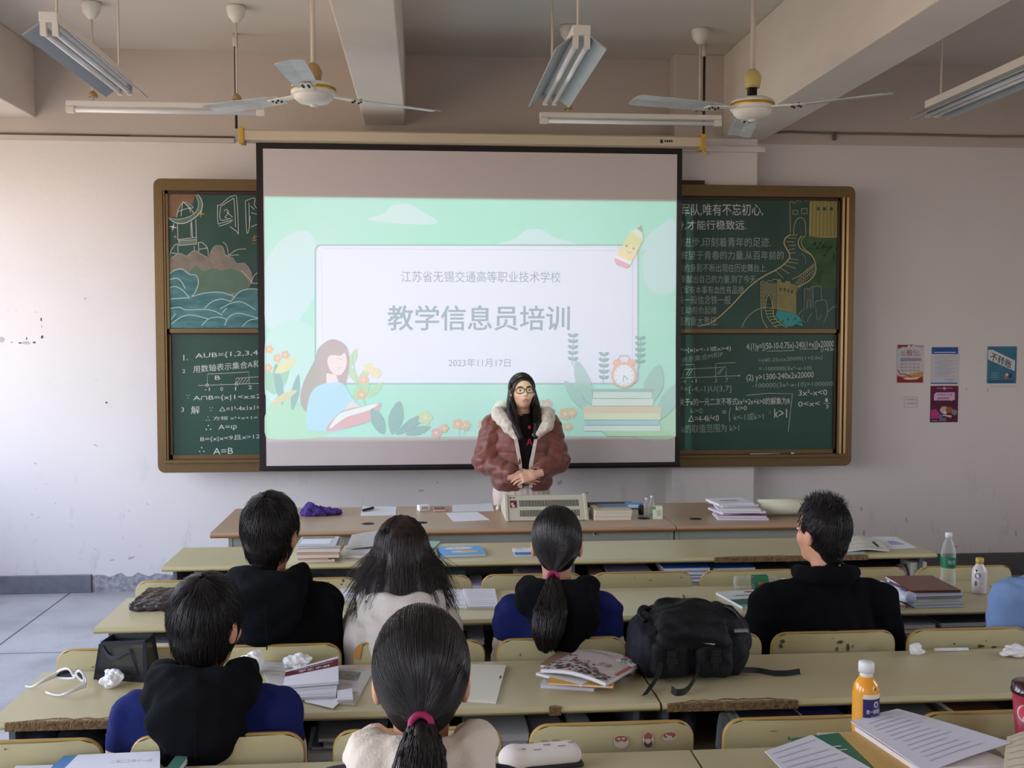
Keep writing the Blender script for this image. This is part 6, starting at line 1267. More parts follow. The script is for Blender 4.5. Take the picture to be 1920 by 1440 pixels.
r = book('textbook with an ink-wash tree cover on top of the stack', P(1012, 1262, z=zt_), P(1136, 1288, z=zt_), .245, .013, mat('pale_lilac_cover', (190, 178, 174), .45), PAGEW, 'textbook', GRP, art=art_yu, bend=.014)
book('curled white book just under the ink-wash textbook', P(1004, 1266, z=zt_ - .0075), P(1090, 1288, z=zt_ - .0075), .2, .007, col(222, 222, 214), PAGEW, 'textbook', GRP)
# backpack
BKM = mat('black_nylon', (11, 11, 14), 0.62, 0.4, 6, .25, 240, rgb2=(20, 21, 30), spec=.3); BKM2 = mat('navy_black_nylon', (16, 18, 28), 0.65, 0, 0, .25, 240, spec=.3); WEB = mat('black_webbing', (13, 13, 15), 0.7); BUC = mat('black_buckle', (26, 26, 29), 0.35)
bx = (P(1187, 1230, y=3.36).x + P(1396, 1230, y=3.36).x) / 2; by = 3.375
r = thing('backpack', 'black backpack with buckled front pockets lying on the third desk', 'backpack', (bx, by, DZ + .001))
f = Field((-.25, -.2, -.02), (.25, .19, .28), .008)
f.rbox((0, .02, .09), (.18, .11, .09), .07, 0).ell((-.135, .0, .085), (.065, .1, .085), .04).ell((.135, .01, .1), (.062, .11, .1), .04).ell((.01, .03, .14), (.165, .115, .085), .05); f.wrinkle(.008, 40, 3).wrinkle(.004, 90, 4); f.keep(-f.p[..., 2], 0); f.into(MB(), BKM2).build('main_compartment', r)
f = Field((-.2, -.2, .05), (.2, .19, .29), .007)
f.ell((-.005, .005, .165), (.142, .128, .07), 0).rbox((-.005, -.09, .135), (.115, .035, .04), .03, .03); f.wrinkle(.014, 42, 9).wrinkle(.006, 95, 10); f.keep(f.half((0, .25, -1), (0, -.1, .105)), .01); f.into(MB(), BKM).build('top_flap', r)
for s_ in (-1, 1):
    f = Field((-.1, -.2, -.01), (.1, .02, .15), .006); f.rbox((0, -.085, .07), (.062, .035, .062), .03, 0); f.wrinkle(.007, 60, 6 + s_); f.keep(-f.p[..., 2], 0)
    pk = f.into(MB(), BKM).build('front_pocket', r); pk.location = (s_ * .07 - .012, .0, .004)
    b = MB(); b.box(-.014, -.132, .083, .014, -.122, .107, BUC); b.box(-.017, -.134, .072, .017, -.121, .084, BUC); b.box(-.007, -.1345, .087, .007, -.1335, .1, WEB); b.box(-.017, -.133, .064, .017, -.122, .073, BUC); b.build('buckle', pk, bevel=.002)
    pts = smooth_path([(0, -.118, .11), (0, -.125, .085), (0, -.124, .045), (0, -.115, .03)], False, 4); MB().ribbon(pts, (1, 0, 0), .02, .002, WEB).build('pocket_strap', pk)
def strap(pts, side, w=.02):
    MB().ribbon(smooth_path([tuple(p) for p in pts], False, 6), side, w, .002, WEB).build('loose_strap', r, org=r.location)
strap([P(1240, 1242, y=by - .118), P(1234, 1265, y=by - .14), P(1222, 1285, y=by - .16), P(1209, 1303, z=DZ + .012)], (1, .3, .2))
strap([P(1312, 1245, y=by - .118), P(1304, 1270, y=by - .135), P(1288, 1293, z=DZ + .012), P(1270, 1299, z=DZ + .008), P(1259, 1292, z=DZ + .012)], (.3, .6, 1), .022)
strap([P(1388, 1256, z=DZ + .02), P(1420, 1257, z=DZ + .012), P(1450, 1262, z=DZ + .01), P(1475, 1262, z=DZ + .011), P(1500, 1259, z=DZ + .013)], (0, .6, 1), .018)
b = MB(); b.tube(smooth_path([(.12, .0, .215), (.15, -.04, .2), (.165, -.075, .15)], False, 5), .006, BUC, 8); b.box(.125, -.1, .155, .17, -.085, .163, mat('grey_buckle', (130, 134, 138), .35)); b.box(.13, -.102, .147, .165, -.086, .153, BUC); b.build('side_buckle', r)
b = MB(); b.box(-.15, -.09, .125, -.12, -.08, .15, BUC); b.ribbon([(-.135, -.085, .18), (-.137, -.095, .14), (-.14, -.1, .1)], (1, 0, 0), .018, .002, WEB); b.build('side_buckle', r)
MB().tube(smooth_path([(-.12, .03, .2), (-.15, .0, .215), (-.165, -.02, .2), (-.15, -.04, .18)], False, 5), .009, BKM, 8).build('haul_loop', r)
for c_, rr in (((.19, .0, .1), .04), ((.185, .03, .05), .045)):
    f = Field((-.06, -.06, -.06), (.06, .06, .06), .006); f.ell((0, 0, 0), (rr * .55, rr, rr), 0).wrinkle(.004, 60, 2); f.into(MB(), BKM2).build('side_pocket_bulge', r).location = c_
b = MB(); v, ff, _ = text_mesh('outdoor'); b.add([(.005 + .05 * float(x), -.128 + .003 * float(y), .135 - .012 * float(x) + .008 * float(y)) for x, y in v], ff, col(214, 214, 214)); b.build('logo_print', r)
crumple('crumpled tissue at the far desk edge, between two second-row chairs', 1709, 1222, ZT, .036, seed=12, loc=(P(1709, 1222, z=DZ).x, 3.495, ZT))
pen('white marker pen lying along the far edge of the third desk', (1752, 1218.5), (1822, 1217), col(226, 222, 220), ZT, .006, col(222, 222, 224), 'marker_pen', 'marker')
crumple('crumpled white paper at the right end of the third desk', 1905, 1229, ZT, .06, name='crumpled_paper', cat='paper', seed=15, sq=.45)
# shelf of the third row
c = P(20, 1370, y=yC + .1); softbag('denim_jacket', 'crumpled blue denim garment in the left end of the third-row shelf', 'garment', c.x + .06, yC + .15, HZ + .001, .05, .09, .05, mat('denim', (92, 118, 170), .9, .5, 30, .3, 300, rgb2=(60, 84, 136)), 31)
c = P(130, 1372, y=yC + .12); softbag('cloth_bag', 'black fabric bag in the third-row shelf beside the blue denim', 'bag', c.x + .02, yC + .15, HZ + .001, .07, .1, .055, mat('black_bag_fabric', (24, 26, 34), .7, .5, 20, rgb2=(44, 48, 60)), 33)
shelf_stack(196, 300, 'C', [(.03, Dk, PAGE, 'dark book'), (.03, col(150, 150, 150), PAGEW, 'thick teal-edged book'), (.025, Wt, PAGEW, 'white workbook'), (.028, col(48, 44, 66), PAGEW, 'thick violet-backed book')], 'of the third-shelf stack left of the navy boy', seed=21, dy=.03)
shelf_stack(585, 700, 'C', [(.018, Wt, PAGEW, 'white workbook'), (.018, Wt, PAGEW, 'white exam pad'), (.012, Gr, PAGEW, 'grey newspaper'), (.01, col(190, 196, 210), PAGEW, 'pale blue magazine'), (.012, Wt, PAGEW, 'white magazine'), (.012, Gr, PAGEW, 'grey magazine')], 'of the paper heap between the two nearest students', seed=22, dy=.025, jit=.03)
shelf_stack(880, 1000, 'C', [(.02, col(206, 206, 220), PAGEW, 'lilac-white pad'), (.018, Wt, PAGEW, 'white pad'), (.014, col(196, 192, 214), PAGEW, 'lilac workbook'), (.02, Wt, PAGEW, 'pale workbook')], 'of the third-shelf heap right of the high ponytail', seed=23, dy=.03, jit=.02)
shelf_stack(1008, 1068, 'C', [(.03, Gr, PAGEW, 'grey book'), (.03, col(170, 166, 184), PAGEW, 'grey-lilac book')], 'in the third shelf left of the red-capped bottle', seed=24, dy=.05)
c = P(1090, 1350, y=yC + .06); r = thing('red_capped_bottle', 'clear bottle with a red cap lying in the third-row shelf', 'bottle', (c.x, yC + .04, HZ + .071)); MB().lathe([(0, -.0), (.018, .0), (.034, .03), (.034, .2), (0, .2)], PETC, n=20, axis='y').build('body', r); MB().lathe([(0, -.022), (.016, -.022), (.017, -.0005), (0, -.0005)], mat('red_cap', (206, 30, 56), .35), n=18, axis='y').build('cap', r)
bk = thing('notebook', 'flat grey notebook under the red-capped bottle', 'notebook', (c.x - .04, yC + .04, HZ + .001)); MB().box(-.012, 0, .002, .09, .2, .034, PAGEW).build('page_block', bk); b = MB(); b.box(-.014, -.001, 0, .092, .202, .002, Gr); b.box(-.014, -.001, .034, .092, .202, .0355, Gr); b.build('cover', bk)
c = P(1262, 1345, y=yC + .1); softbag('cloth_bag', 'dark bag in the third-row shelf under the backpack', 'bag', c.x + .03, yC + .17, HZ + .001, .055, .1, .055, mat('dark_grey_bag', (34, 36, 46), .5, .5, 20, rgb2=(56, 58, 70)), 41)
c = P(1370, 1340, y=yC + .05); r = thing('drinking_glass', 'upturned clear plastic cup in the third-row shelf under the broken edge', 'cup', (c.x, yC + .07, HZ + .001)); MB().lathe([(.04, 0), (.036, .06), (.03, .1), (0, .105)], PETC, n=22, cap=False).build('body', r)
shelf_stack(1392, 1510, 'C', [(.04, Dk, PAGE, 'thick dark folder'), (.03, col(96, 104, 130), PAGEW, 'grey-blue folder'), (.02, mat('grey_plastic_folder', (92, 96, 112), .3), PAGEW, 'glossy grey folder')], 'of the third-shelf folders right of the upturned cup', seed=25, dy=.03)
shelf_stack(1514, 1592, 'C', [(.02, Gr, PAGE, 'grey book'), (.02, Wt, PAGE, 'white book'), (.02, Gr, PAGE, 'silver book'), (.02, col(190, 186, 196), PAGE, 'pale book'), (.018, col(60, 66, 140), PAGEW, 'blue-starred booklet')], 'of the third-shelf stack left of the juice bottle', seed=26, dy=.035)
shelf_stack(1648, 1758, 'C', [(.02, col(176, 120, 60), PAGE, 'brown book'), (.02, col(150, 176, 160), PAGE, 'green-backed book'), (.016, Gr, PAGE, 'grey book'), (.02, Tl, PAGE, 'teal-backed book'), (.02, col(120, 122, 116), PAGE, 'dull book')], 'of the third-shelf stack right of the juice bottle', seed=27, dy=.03)
shelf_stack(1800, 1890, 'C', [(.03, col(70, 110, 160), PAGE, 'blue book'), (.03, col(150, 120, 80), PAGE, 'brown book'), (.02, col(140, 110, 74), PAGE, 'tan book'), (.02, col(96, 66, 48), PAGE, 'dark brown book')], 'of the third-shelf stack left of the maroon cup', seed=28, dy=.04)

# ================================================================== fourth desk row (D)
yD0, yD1 = ROWS['D']
c = P(1018, 1436, z=DZ); r = thing('pencil_case', 'white pencil case with small black cat faces, near the bottom of the photo', 'pencil case', (c.x, yD1 - .07, DZ + .001), .14)
f = Field((-.12, -.06, -.01), (.12, .06, .08), .005); f.rbox((0, 0, .027), (.098, .036, .026), .024, 0).ell((-.085, 0, .025), (.03, .03, .022), .03); f.keep(-f.p[..., 2], 0); f.into(MB(), mat('white_canvas', (224, 216, 208), .85)).build('body', r)
b = MB(); CB = col(70, 66, 66)
for k, (x, y) in enumerate(((-.06, -.02), (-.03, .015), (-.02, -.024), (.01, -.005), (.04, .018), (.045, -.02), (.075, -.002), (-.075, .01), (.012, .026))):
    zz = .0545 if abs(y) < .022 else .0515
    for dx, dy, sx, sy in ((-.004, .001, .0013, .0013), (.004, .001, .0013, .0013), (0, -.003, .003, .0006)): rect(b, x + dx - sx, y + dy - sy, x + dx + sx, y + dy + sy, zz, CB)
    b.tube([(x - .008, y - .003, zz), (x - .009, y + .006, zz), (x - .005, y + .004, zz), (x + .005, y + .004, zz), (x + .009, y + .006, zz), (x + .008, y - .003, zz)], .0005, CB, 4)
b.build('cat_print', r)
MB().box(-.1, -.038, .0004, .1, .0, .014, col(40, 38, 36)).build('black_base', r, bevel=.006)
# bottom-left papers
zz = ZT + .022
sheet('blue folder at the lower left corner, under a printed exam sheet', pq(ZT, (88, 1462), (250, 1462), (250, 1430), (120, 1432)), .021, mat('blue_folder', (76, 130, 186), .45), 'folder', 'folder')
q = pq(zz, (95, 1470), (300, 1466), (300, 1411), (146, 1418)); sheet('printed exam sheet at the lower left corner, on the blue folder', q, .004, PAPER, 'exam_sheet', 'paper', print_=lambda strip, qq, f: (text_fit(qq, '数学练习', f(.2, .1), f(.95, .1) - f(.2, .1), f(.2, .42) - f(.2, .1), col(100, 100, 116)), text_fit(qq, '二零二三年十一月', f(.45, .62), f(.9, .62) - f(.45, .62), f(.45, .74) - f(.45, .62), INK)))
sheet('white sheet sticking out beyond the blue folder at the lower left', pq(ZT + .0005, (10, 1462), (84, 1462), (100, 1436), (30, 1438)), .003, PAPER)
book('green-covered book at the lower left, right of the exam sheet', P(306, 1462, z=ZT), P(330, 1462, z=ZT), .1, .02, col(60, 110, 90), PAGEW)
# right-hand pile
XA, XB = P(1450, 1440, y=2.5).x, P(1930, 1440, y=2.5).x
zb = ZT
for k, (t_, cv, lk) in enumerate(((.03, col(150, 70, 60), 'thick red-backed book at the bottom of the right-hand pile'), (.027, Gr, 'thick grey book in the middle of the right-hand pile'), (.022, col(200, 190, 176), 'cream-backed book near the top of the right-hand pile'))):
    book(lk, (XA + .15, 2.36 + .008 * k, zb), (XB - .1, 2.35 + .008 * k, zb), .25, t_ - .0006, cv, PAGEW, 'book', 'pile of books and papers on the right fourth desk'); zb += t_
qz = zb + .0004
GRF, YEF = mat('green_folder', (44, 110, 84), .45), mat('yellow_folder', (206, 168, 96), .55)
sheet('yellow folder under the long white-edged book on the right-hand pile', pq(qz, (1660, 1462), (1760, 1470), (1635, 1375), (1573, 1378)), .004, YEF, 'folder', 'folder')
sheet('green folder on the right-hand pile, left of the orange juice bottle', pq(qz, (1570, 1470), (1658, 1464), (1572, 1377), (1480, 1388)), .0045, GRF, 'folder', 'folder', print_=lambda strip, q, f: (strip(.55, .7, .8, .72, PAPER), strip(.6, .62, .85, .635, PAPER)))
sheet('ruled worksheet at the left of the right-hand pile, pointing left', pq(qz + .006, (1520, 1500), (1680, 1468), (1522, 1379), (1434, 1410)), .002, mat('lilac_white_paper', (214, 213, 224), .8), 'worksheet', 'paper', 9)
o = pq(qz + .0045, (1740, 1452), (1602, 1372)); L_, R_ = P(1722, 1446, z=qz + .0045), P(1604, 1371, z=qz + .0045)
sheet('long white-edged book under the creased worksheet', pq(qz + .0045, (1722, 1450), (1905, 1442), (1690, 1348), (1603, 1370)), .012, mat('pinkish_white_cover', (222, 210, 206), .6), 'workbook', 'book')
def creased(strip, q, f):
    for k in range(12): strip(.15 + .02 * (k % 3), .1 + k * .07, .8 - .05 * (k % 4), .111 + k * .07, INK)
q = pq(qz + .0175, (1735, 1452), (1895, 1402), (1683, 1330), (1595, 1354)); q[1].z += .012; q[0].z += .004; sheet('creased worksheet on top of the right-hand pile, beside the orange juice bottle', q, .002, mat('lilac_white_paper', (214, 213, 224), .8), 'worksheet', 'paper', print_=creased, curl=.004)
q = pq(qz + .016, (1880, 1450), (1960, 1450), (1950, 1372), (1888, 1388)); q[3].z += .006; sheet('curled cream magazine page at the lower right corner', q, .003, mat('cream_page2', (216, 208, 180), .8), 'magazine', 'magazine', 6, curl=.012)
# juice bottle
bp_ = Vector((P(1623, 1370, y=2.69).x, 2.692, DZ)); r = thing('juice_bottle', 'orange juice bottle with a navy label and white cap beside the worksheets', 'bottle', (bp_.x, bp_.y, DZ + .0005)); R0 = .0345
JUI = mat('orange_juice', (238, 158, 40), .22, coat=.7); NAL = mat('navy_label', (36, 34, 96), .35, coat=.4); top = P(1623, 1241, y=2.69).z - DZ; s_ = top / .235
MB().lathe([(0, .002), (.03, 0), (R0, .006), (R0, .04), (R0 * .97, .046), (R0, .052), (R0, .16), (.031, .178), (.021, .191), (.0165, .196)], JUI, n=28).build('body', r)
MB().lathe([(.0165, .196), (.0175, .199), (.0165, .203), (.0165, .208)], mat('clear_neck', (230, 214, 190), .2), n=24).build('neck', r)
MB().lathe([(0, .2081), (.0205, .2081), (.0205, .23), (.0195, .234), (0, .235)], CAPW, n=28).build('cap', r)
def wrap(mb, a0, a1, z0, z1, m, off=.0004, n=14): mb.add([(math.sin(a0 + (a1 - a0) * i / n) * (R0 + off), -math.cos(a0 + (a1 - a0) * i / n) * (R0 + off), z) for z in (z0, z1) for i in range(n + 1)], [(i, i + 1, n + 2 + i, n + 1 + i) for i in range(n)], m, True)
b = MB(); wrap(b, -.6, 1.9, .058, .146, NAL); wrap(b, -.62, 1.92, .144, .158, mat('label_cream', (226, 216, 190), .4), .0003); wrap(b, -2.2, -.64, .058, .158, mat('label_orange', (226, 160, 60), .4), .0003); LB = b.build('label_sleeve', r)
b = MB(); bend_text(b, '统一鲜橙多', R0 + .0008, .108, .12, -.35, .9, col(230, 230, 236)); bend_text(b, '橙汁饮料', R0 + .0008, .097, .103, .0, .7, col(200, 200, 216)); bend_text(b, '◎', R0 + .0008, .124, .14, .2, .62, col(220, 220, 230)); bend_text(b, '✿', R0 * .955, .168, .175, .25, .5, col(80, 50, 30)); b.build('label_print', LB)
for ob in r.children_recursive: pass
r.scale = (1, 1, s_)
cp = Vector((P(1930, 1300, y=2.69).x, 2.685, DZ)); r = thing('paper_cup', 'maroon takeaway cup with a dark ribbed lid at the right photo edge', 'cup', (cp.x, cp.y, DZ + .0005)); hc_ = P(1925, 1278, y=2.69).z - DZ
MRC = mat('maroon_cup', (160, 44, 66), .4); MB().lathe([(0, 0), (.032, 0), (.033, .004), (.045, hc_ - .03)], MRC, n=32).build('body', r)
MB().lathe([(.045, hc_ - .0295), (.049, hc_ - .028), (.05, hc_ - .02), (.047, hc_ - .016), (.046, hc_ - .002), (.043, hc_), (0, hc_ - .002)], mat('dark_cup_lid', (52, 14, 26), .2, coat=.6), n=32).build('lid', r)
b = MB(); n = 20
def ringp(a0, z0, ra, rz_, m, off): b.add([((.0405 + off) * math.sin(a0 + ra * math.cos(2 * PI * k / n)), -(.0405 + off) * math.cos(a0 + ra * math.cos(2 * PI * k / n)), z0 + rz_ * math.sin(2 * PI * k / n)) for k in range(n)], [tuple(range(n))], m)
ringp(-.75, hc_ - .075, .55, .024, col(226, 200, 204), .0036); ringp(-.75, hc_ - .075, .46, .02, col(206, 70, 84), .0040); ringp(-.75, hc_ - .09, .2, .009, col(226, 206, 208), .0044); ringp(-.75, hc_ - .09, .09, .004, col(150, 40, 60), .0048); b.build('logo_print', r)

# ================================================================== people
SKIN = mat('skin', (214, 168, 140), 0.55, 0.25, 12, 0.05, 80, rgb2=(200, 148, 122)); SKINE = mat('skin_students', (206, 152, 122), 0.55, 0.25, 12, 0.05, 80, rgb2=(190, 132, 106)); LIPS = mat('lips', (184, 110, 100), 0.5); EYEW = mat('eye_white', (228, 224, 220), 0.25); IRIS = mat('dark_iris', (30, 22, 20), 0.2); BROW = mat('eyebrow_hair', (44, 34, 30), 0.8)
HAIR = mat('black_hair', (20, 17, 18), 0.42, spec=.5); HAIR2 = mat('brown_black_hair', (30, 22, 21), 0.42, spec=.5); STRAND = mat('hair_strand', (30, 26, 27), 0.36, spec=.6); STRAND2 = mat('brown_hair_strand', (46, 33, 31), 0.36, spec=.6)
def tubes(mb, paths, r0, r1, m):
    """many thin three-sided strands at once; paths is (N, K, 3)"""
    N, K, _ = paths.shape
    if N == 0: return
    T = np.gradient(paths, axis=1); T /= np.maximum(np.linalg.norm(T, axis=2, keepdims=True), 1e-9)
    ref = np.tile(np.array([.37, .61, .7]), (N, K, 1)); A = np.cross(T, ref); A /= np.maximum(np.linalg.norm(A, axis=2, keepdims=True), 1e-9); B = np.cross(T, A)
    rad = np.linspace(r0, r1, K)[None, :, None]
    V = np.stack([paths + (A * math.cos(w) + B * math.sin(w)) * rad for w in (0, 2.094, 4.189)], 2)
    i = np.arange(N * K).reshape(N, K)[:, :-1].reshape(-1); F = []
    for k in range(3):
        k2 = (k + 1) % 3; F.append(np.stack([i * 3 + k, i * 3 + k2, (i + 1) * 3 + k2, (i + 1) * 3 + k], 1))
    mb.arr(V.reshape(-1, 3), np.concatenate(F), m, True)
def slerp_paths(a, b, ts):
    """great-circle paths from unit vectors a to b (N,3) sampled at ts (N,K)"""
    w = np.arccos(np.clip((a * b).sum(1), -.999, .999))[:, None]; s = np.sin(w)
    return (np.sin((1 - ts) * w) / s)[..., None] * a[:, None] + (np.sin(ts * w) / s)[..., None] * b[:, None]
def hand_field(mb, M, m, side=1, curl=(.35, .4, .45, .5), spread=.06, thumb=.7, h=.0042):
    """right (side=1) or left hand: fingers along +y, back of the hand up, thumb towards -x*side"""
    f = Field((-.075, -.06, -.075), (.075, .2, .05), h)
    f.rbox((0, .042, 0), (.038, .045, .0125), .012, 0).ell((-.026 * side, .02, -.006), (.02, .034, .016), .012).cap((0, -.055, 0), (0, .005, 0), .026, .027, .015, sq=(1, 1, .78))
    for i, (x, L) in enumerate(((-.029, .068), (-.0095, .077), (.0105, .071), (.029, .056))):
        x *= side; a = x * spread * 20 * side * .5; p = np.array([x, .083 - (.006 if i in (0, 3) else 0), .001]); ang = 0.0; r = .0088 if i < 3 else .0077; sx_ = math.sin((x * spread) * 20)
        for k, fr in enumerate((.46, .3, .24)):
            ang += curl[i] * (1, 1.2, .9)[k]; d = np.array([sx_ * .5, math.cos(ang), -math.sin(ang)]); d /= np.linalg.norm(d); q = p + d * L * fr; f._u(f.d_cap(p, q, r, r * .9), .004); p = q; r *= .9
    p = np.array([-.034 * side, .012, -.006]); d0 = np.array([-math.sin(thumb) * side, math.cos(thumb), -.25])
    for k, (L, r, r2) in enumerate(((.034, .0125, .0108), (.028, .0108, .008))):
        d = d0 / np.linalg.norm(d0); q = p + d * L; f._u(f.d_cap(p, q, r, r2), .005); p = q; d0 = d0 + np.array([.35 * side, .3, -.1])
    f.into(mb, m, M)
def head_field(mb, c, R, m, neck=.2, fem=False):
    """head with face, ears and neck, in head coordinates: x right, y forward, z up, origin mid-head"""
    f = Field((-.1, -.115, -.25), (.1, .125, .135), .006)
    f.ell((0, -.008, .022), (.074, .094, .096), 0).ell((0, .026, -.045), (.056 if not fem else .055, .062, .074), .03).ell((0, .058, -.1), (.024, .022, .018), .03)
    for s_ in (-1, 1):
        f.ell((s_ * .04, .055, -.03), (.024, .02, .024), .02).ell((s_ * .077, -.006, -.018), (.011, .02, .032), .008).cut(f.d_ell((s_ * .031, .092, .002), (.016, .012, .011)), .012)
        f.cap((s_ * .012, .078, .016), (s_ * .046, .068, .018), .009, .007, .014)
    f.cap((0, .078, .005), (0, .097, -.03), .008, .0115, .012).ell((0, .09, -.034), (.017, .012, .009), .008).ell((0, .08, -.063), (.024, .012, .013), .014)
    f.cap((0, -.02, -.06), (0, -.03, -.06 - neck), .05 if not fem else .044, .056, .03)
    M = Matrix.Translation(c) @ R.to_4x4(); f.into(mb, m, M); return M
def face_parts(parent, M, fem=False):
    def sm(name, m, fn, h=.0022, lo=(-.06, .04, -.09), hi=(.06, .12, .05)):
        f = Field(lo, hi, h); fn(f); b = MB(); f.into(b, m, M); return b.build(name, parent)
    for s_ in (-1, 1):
        b = MB(); f = Field((s_ * .031 - .02, .06, -.018), (s_ * .031 + .02, .1, .022), .002); f.ell((s_ * .031, .077, .0015), (.0145, .0105, .0052), 0); f.into(b, EYEW, M); f = Field((s_ * .031 - .012, .07, -.012), (s_ * .031 + .012, .1, .016), .0015); f.ell((s_ * .031, .0840, .001), (.0072, .0046, .0052), 0); f.into(b, IRIS, M); b.build('eye', parent)
        sm('eyebrow', BROW, lambda f: f.cap((s_ * .014, .0905, .0225), (s_ * .032, .086, .0275), .0028, .003, .002).cap((s_ * .032, .086, .0275), (s_ * .05, .072, .0215), .003, .0018, .002))
    sm('lips', LIPS, lambda f: f.cap((-.022, .0825, -.066), (0, .0935, -.0625), .0022, .0038, .003).cap((.022, .0825, -.066), (0, .0935, -.0625), .0022, .0038, .003).cap((-.014, .0875, -.0705), (.014, .0875, -.0705), .0038, .0038, .003))
def rot(yaw=0, pitch=0, roll=0): return (Matrix.Rotation(yaw, 3, 'Z') @ Matrix.Rotation(pitch, 3, 'X') @ Matrix.Rotation(roll, 3, 'Y'))
EL = np.array([.086, .106, .108]); EC = np.array([0, -.012, .022])
def on_head(u, k=1.0): return EC + u * EL * k
def unit(v): v = np.asarray(v, float); return v / np.linalg.norm(v, axis=-1, keepdims=True)
def hair_cap(f, low=-.075, ears=True, full=False, k=1.0):
    f.ell(EC, EL * k, 0)
    if full: f.ell((0, -.05, -.06), (.07, .055, .075), .04)
    else: f.cap((0, -.05, -.03), (0, -.042, -.112), .056, .043, .03)
    face = smax(smax(.036 - f.p[..., 1], f.p[..., 2] - .07, .02), -9, .001); f.cut(face, .015)
    if ears:
        for s_ in (-1, 1): f.cut(f.d_ell((s_ * .092, .018, -.045), (.03, .045, .05)), .012)
    f.keep(low - f.p[..., 2], .012)
def wig(parent, M, m, ms, fn, name='hair', lo=(-.17, -.24, -.6), hi=(.17, .13, .19), h=.0075):
    f = Field(lo, hi, h); paths = fn(f); b = MB(); f.into(b, m, M)
    Rm, t = np.array(M.to_3x3()), np.array(M.translation)
    for p_, r0, r1 in paths: tubes(b, p_ @ Rm.T + t, r0, r1, ms)
    return b.build(name, parent)
def keep_hair(p, low=-.09):
    e_ = p[:, -1]; ok = ~((e_[:, 1] > .05) & (e_[:, 2] < .055)) & (e_[:, 2] > low); ear = (abs(e_[:, 0]) > .06) & (e_[:, 1] > -.02) & (e_[:, 2] < -.01); return p[ok & ~ear]
def short_hair(rg, n=2600, spike=0.0, length=.75, crown=(0.05, -.45, .88), lift=.05, low=-.118):
    def fn(f):
        hair_cap(f, low)
        f.wrinkle(.004, 130, 3)
        phi = rg.uniform(0, 2 * PI, n); th0 = rg.uniform(.05, 1.9, n); c = unit(crown); a = unit(np.cross(c, [1, .2, .1])); b_ = np.cross(c, a)
        dirn = np.cos(phi)[:, None] * a + np.sin(phi)[:, None] * b_; K = 6; t = np.linspace(0, 1, K)[None]
        th = th0[:, None] + t * length * rg.uniform(.5, 1.1, n)[:, None]; ph = rg.normal(0, .12, n)[:, None] * t; side = np.cross(c, dirn)
        u = np.cos(th)[..., None] * c + np.sin(th)[..., None] * (dirn[:, None] * np.cos(ph)[..., None] + side[:, None] * np.sin(ph)[..., None])
        k = 1.0 + rg.uniform(.0, .05, n)[:, None] + t ** 2 * rg.uniform(0, lift, n)[:, None]
        p = on_head(u, k[..., None]); nape = np.clip(-.035 - p[..., 2], 0, .06); p[..., 2] -= nape * .45; p[..., 1] -= nape * .35; p[..., 0] *= 1 + nape * 4
        out = [(keep_hair(p, low - .015), .0011, .0004)]
        if spike:
            m_ = 520; u0 = unit(np.stack([rg.normal(.05, .42, m_), rg.normal(.0, .5, m_), rg.uniform(.7, 1.2, m_)], 1)); d = unit(u0 + np.stack([rg.normal(.18, .25, m_), rg.normal(0, .25, m_), np.full(m_, .5)], 1)); s_ = np.linspace(0, 1, 5)[None, :, None]
            out.append((on_head(u0)[:, None] + d[:, None] * s_ * (spike * rg.uniform(.4, 1.1, m_))[:, None, None], .0016, .0003))
        return out
    return fn
def to_point(rg, n, tie, kk=1.0):
    """strands combed from all over the scalp to the hair tie"""
    u0 = unit(rg.normal(size=(n * 2, 3))); ok = (u0[:, 2] > -.88) & ~((u0[:, 1] > .45) & (u0[:, 2] < .45)); u0 = u0[ok][:n]; t = np.linspace(0, .985, 9)[None] * np.ones((len(u0), 1)); ut = np.tile(unit((np.array(tie) - EC) / EL), (len(u0), 1))
    u = slerp_paths(u0, ut, t); k = 1.005 + rg.uniform(.0, .022, len(u0))[:, None]; p = on_head(u, (k * kk)[..., None]); L = np.linalg.norm((np.array(tie) - EC) / EL); w = (t ** 6)[..., None]
    return p * (1 - w) + (np.array(tie) + (p - p[:, -1:, :] * 1.0) * .0) * w
def tail_strands(rg, n, pts, rs, flare=.0):
    pts = np.array(smooth_path(pts, False, 4)); rs_ = np.interp(np.linspace(0, 1, len(pts)), np.linspace(0, 1, len(rs)), rs); K = len(pts)
    a = rg.uniform(0, 2 * PI, n)[:, None]; q = rg.uniform(.78, 1.12, n)[:, None]; end = rg.uniform(.7, 1.06, n)[:, None]; t = np.linspace(0, 1, K)[None] * end
    base = np.stack([np.interp(t, np.linspace(0, 1, K), pts[:, i]) for i in range(3)], -1); r = np.interp(t, np.linspace(0, 1, K), rs_) * q
    base[..., 0] += np.cos(a) * r; base[..., 1] += np.sin(a) * r; base += rg.normal(0, .0015, base.shape); return base
def pony(rg, tie, pts, rs, low=-.1, n=2600, nt=900, kk=.97):
    def fn(f):
        f.ell(EC, EL * (kk - .015), 0); f.ell((0, -.045, -.045), (.052, .042, .045), .03); face = smax(.04 - f.p[..., 1], f.p[..., 2] - .072, .02); f.cut(face, .015)
        for s_ in (-1, 1): f.cut(f.d_ell((s_ * .092, .012, -.05), (.028, .042, .048)), .012)
        f.keep(low - f.p[..., 2], .01); f._u(f.d_chain(smooth_path(pts, False, 3), list(np.interp(np.linspace(0, 1, 3 * (len(pts) - 1) + 1), np.linspace(0, 1, len(rs)), [r * .66 for r in rs]))), .012)
        return [(to_point(rg, n, tie, kk), .0010, .0008), (tail_strands(rg, int(nt * 1.5), pts, rs), .0015, .0006)]
    return fn
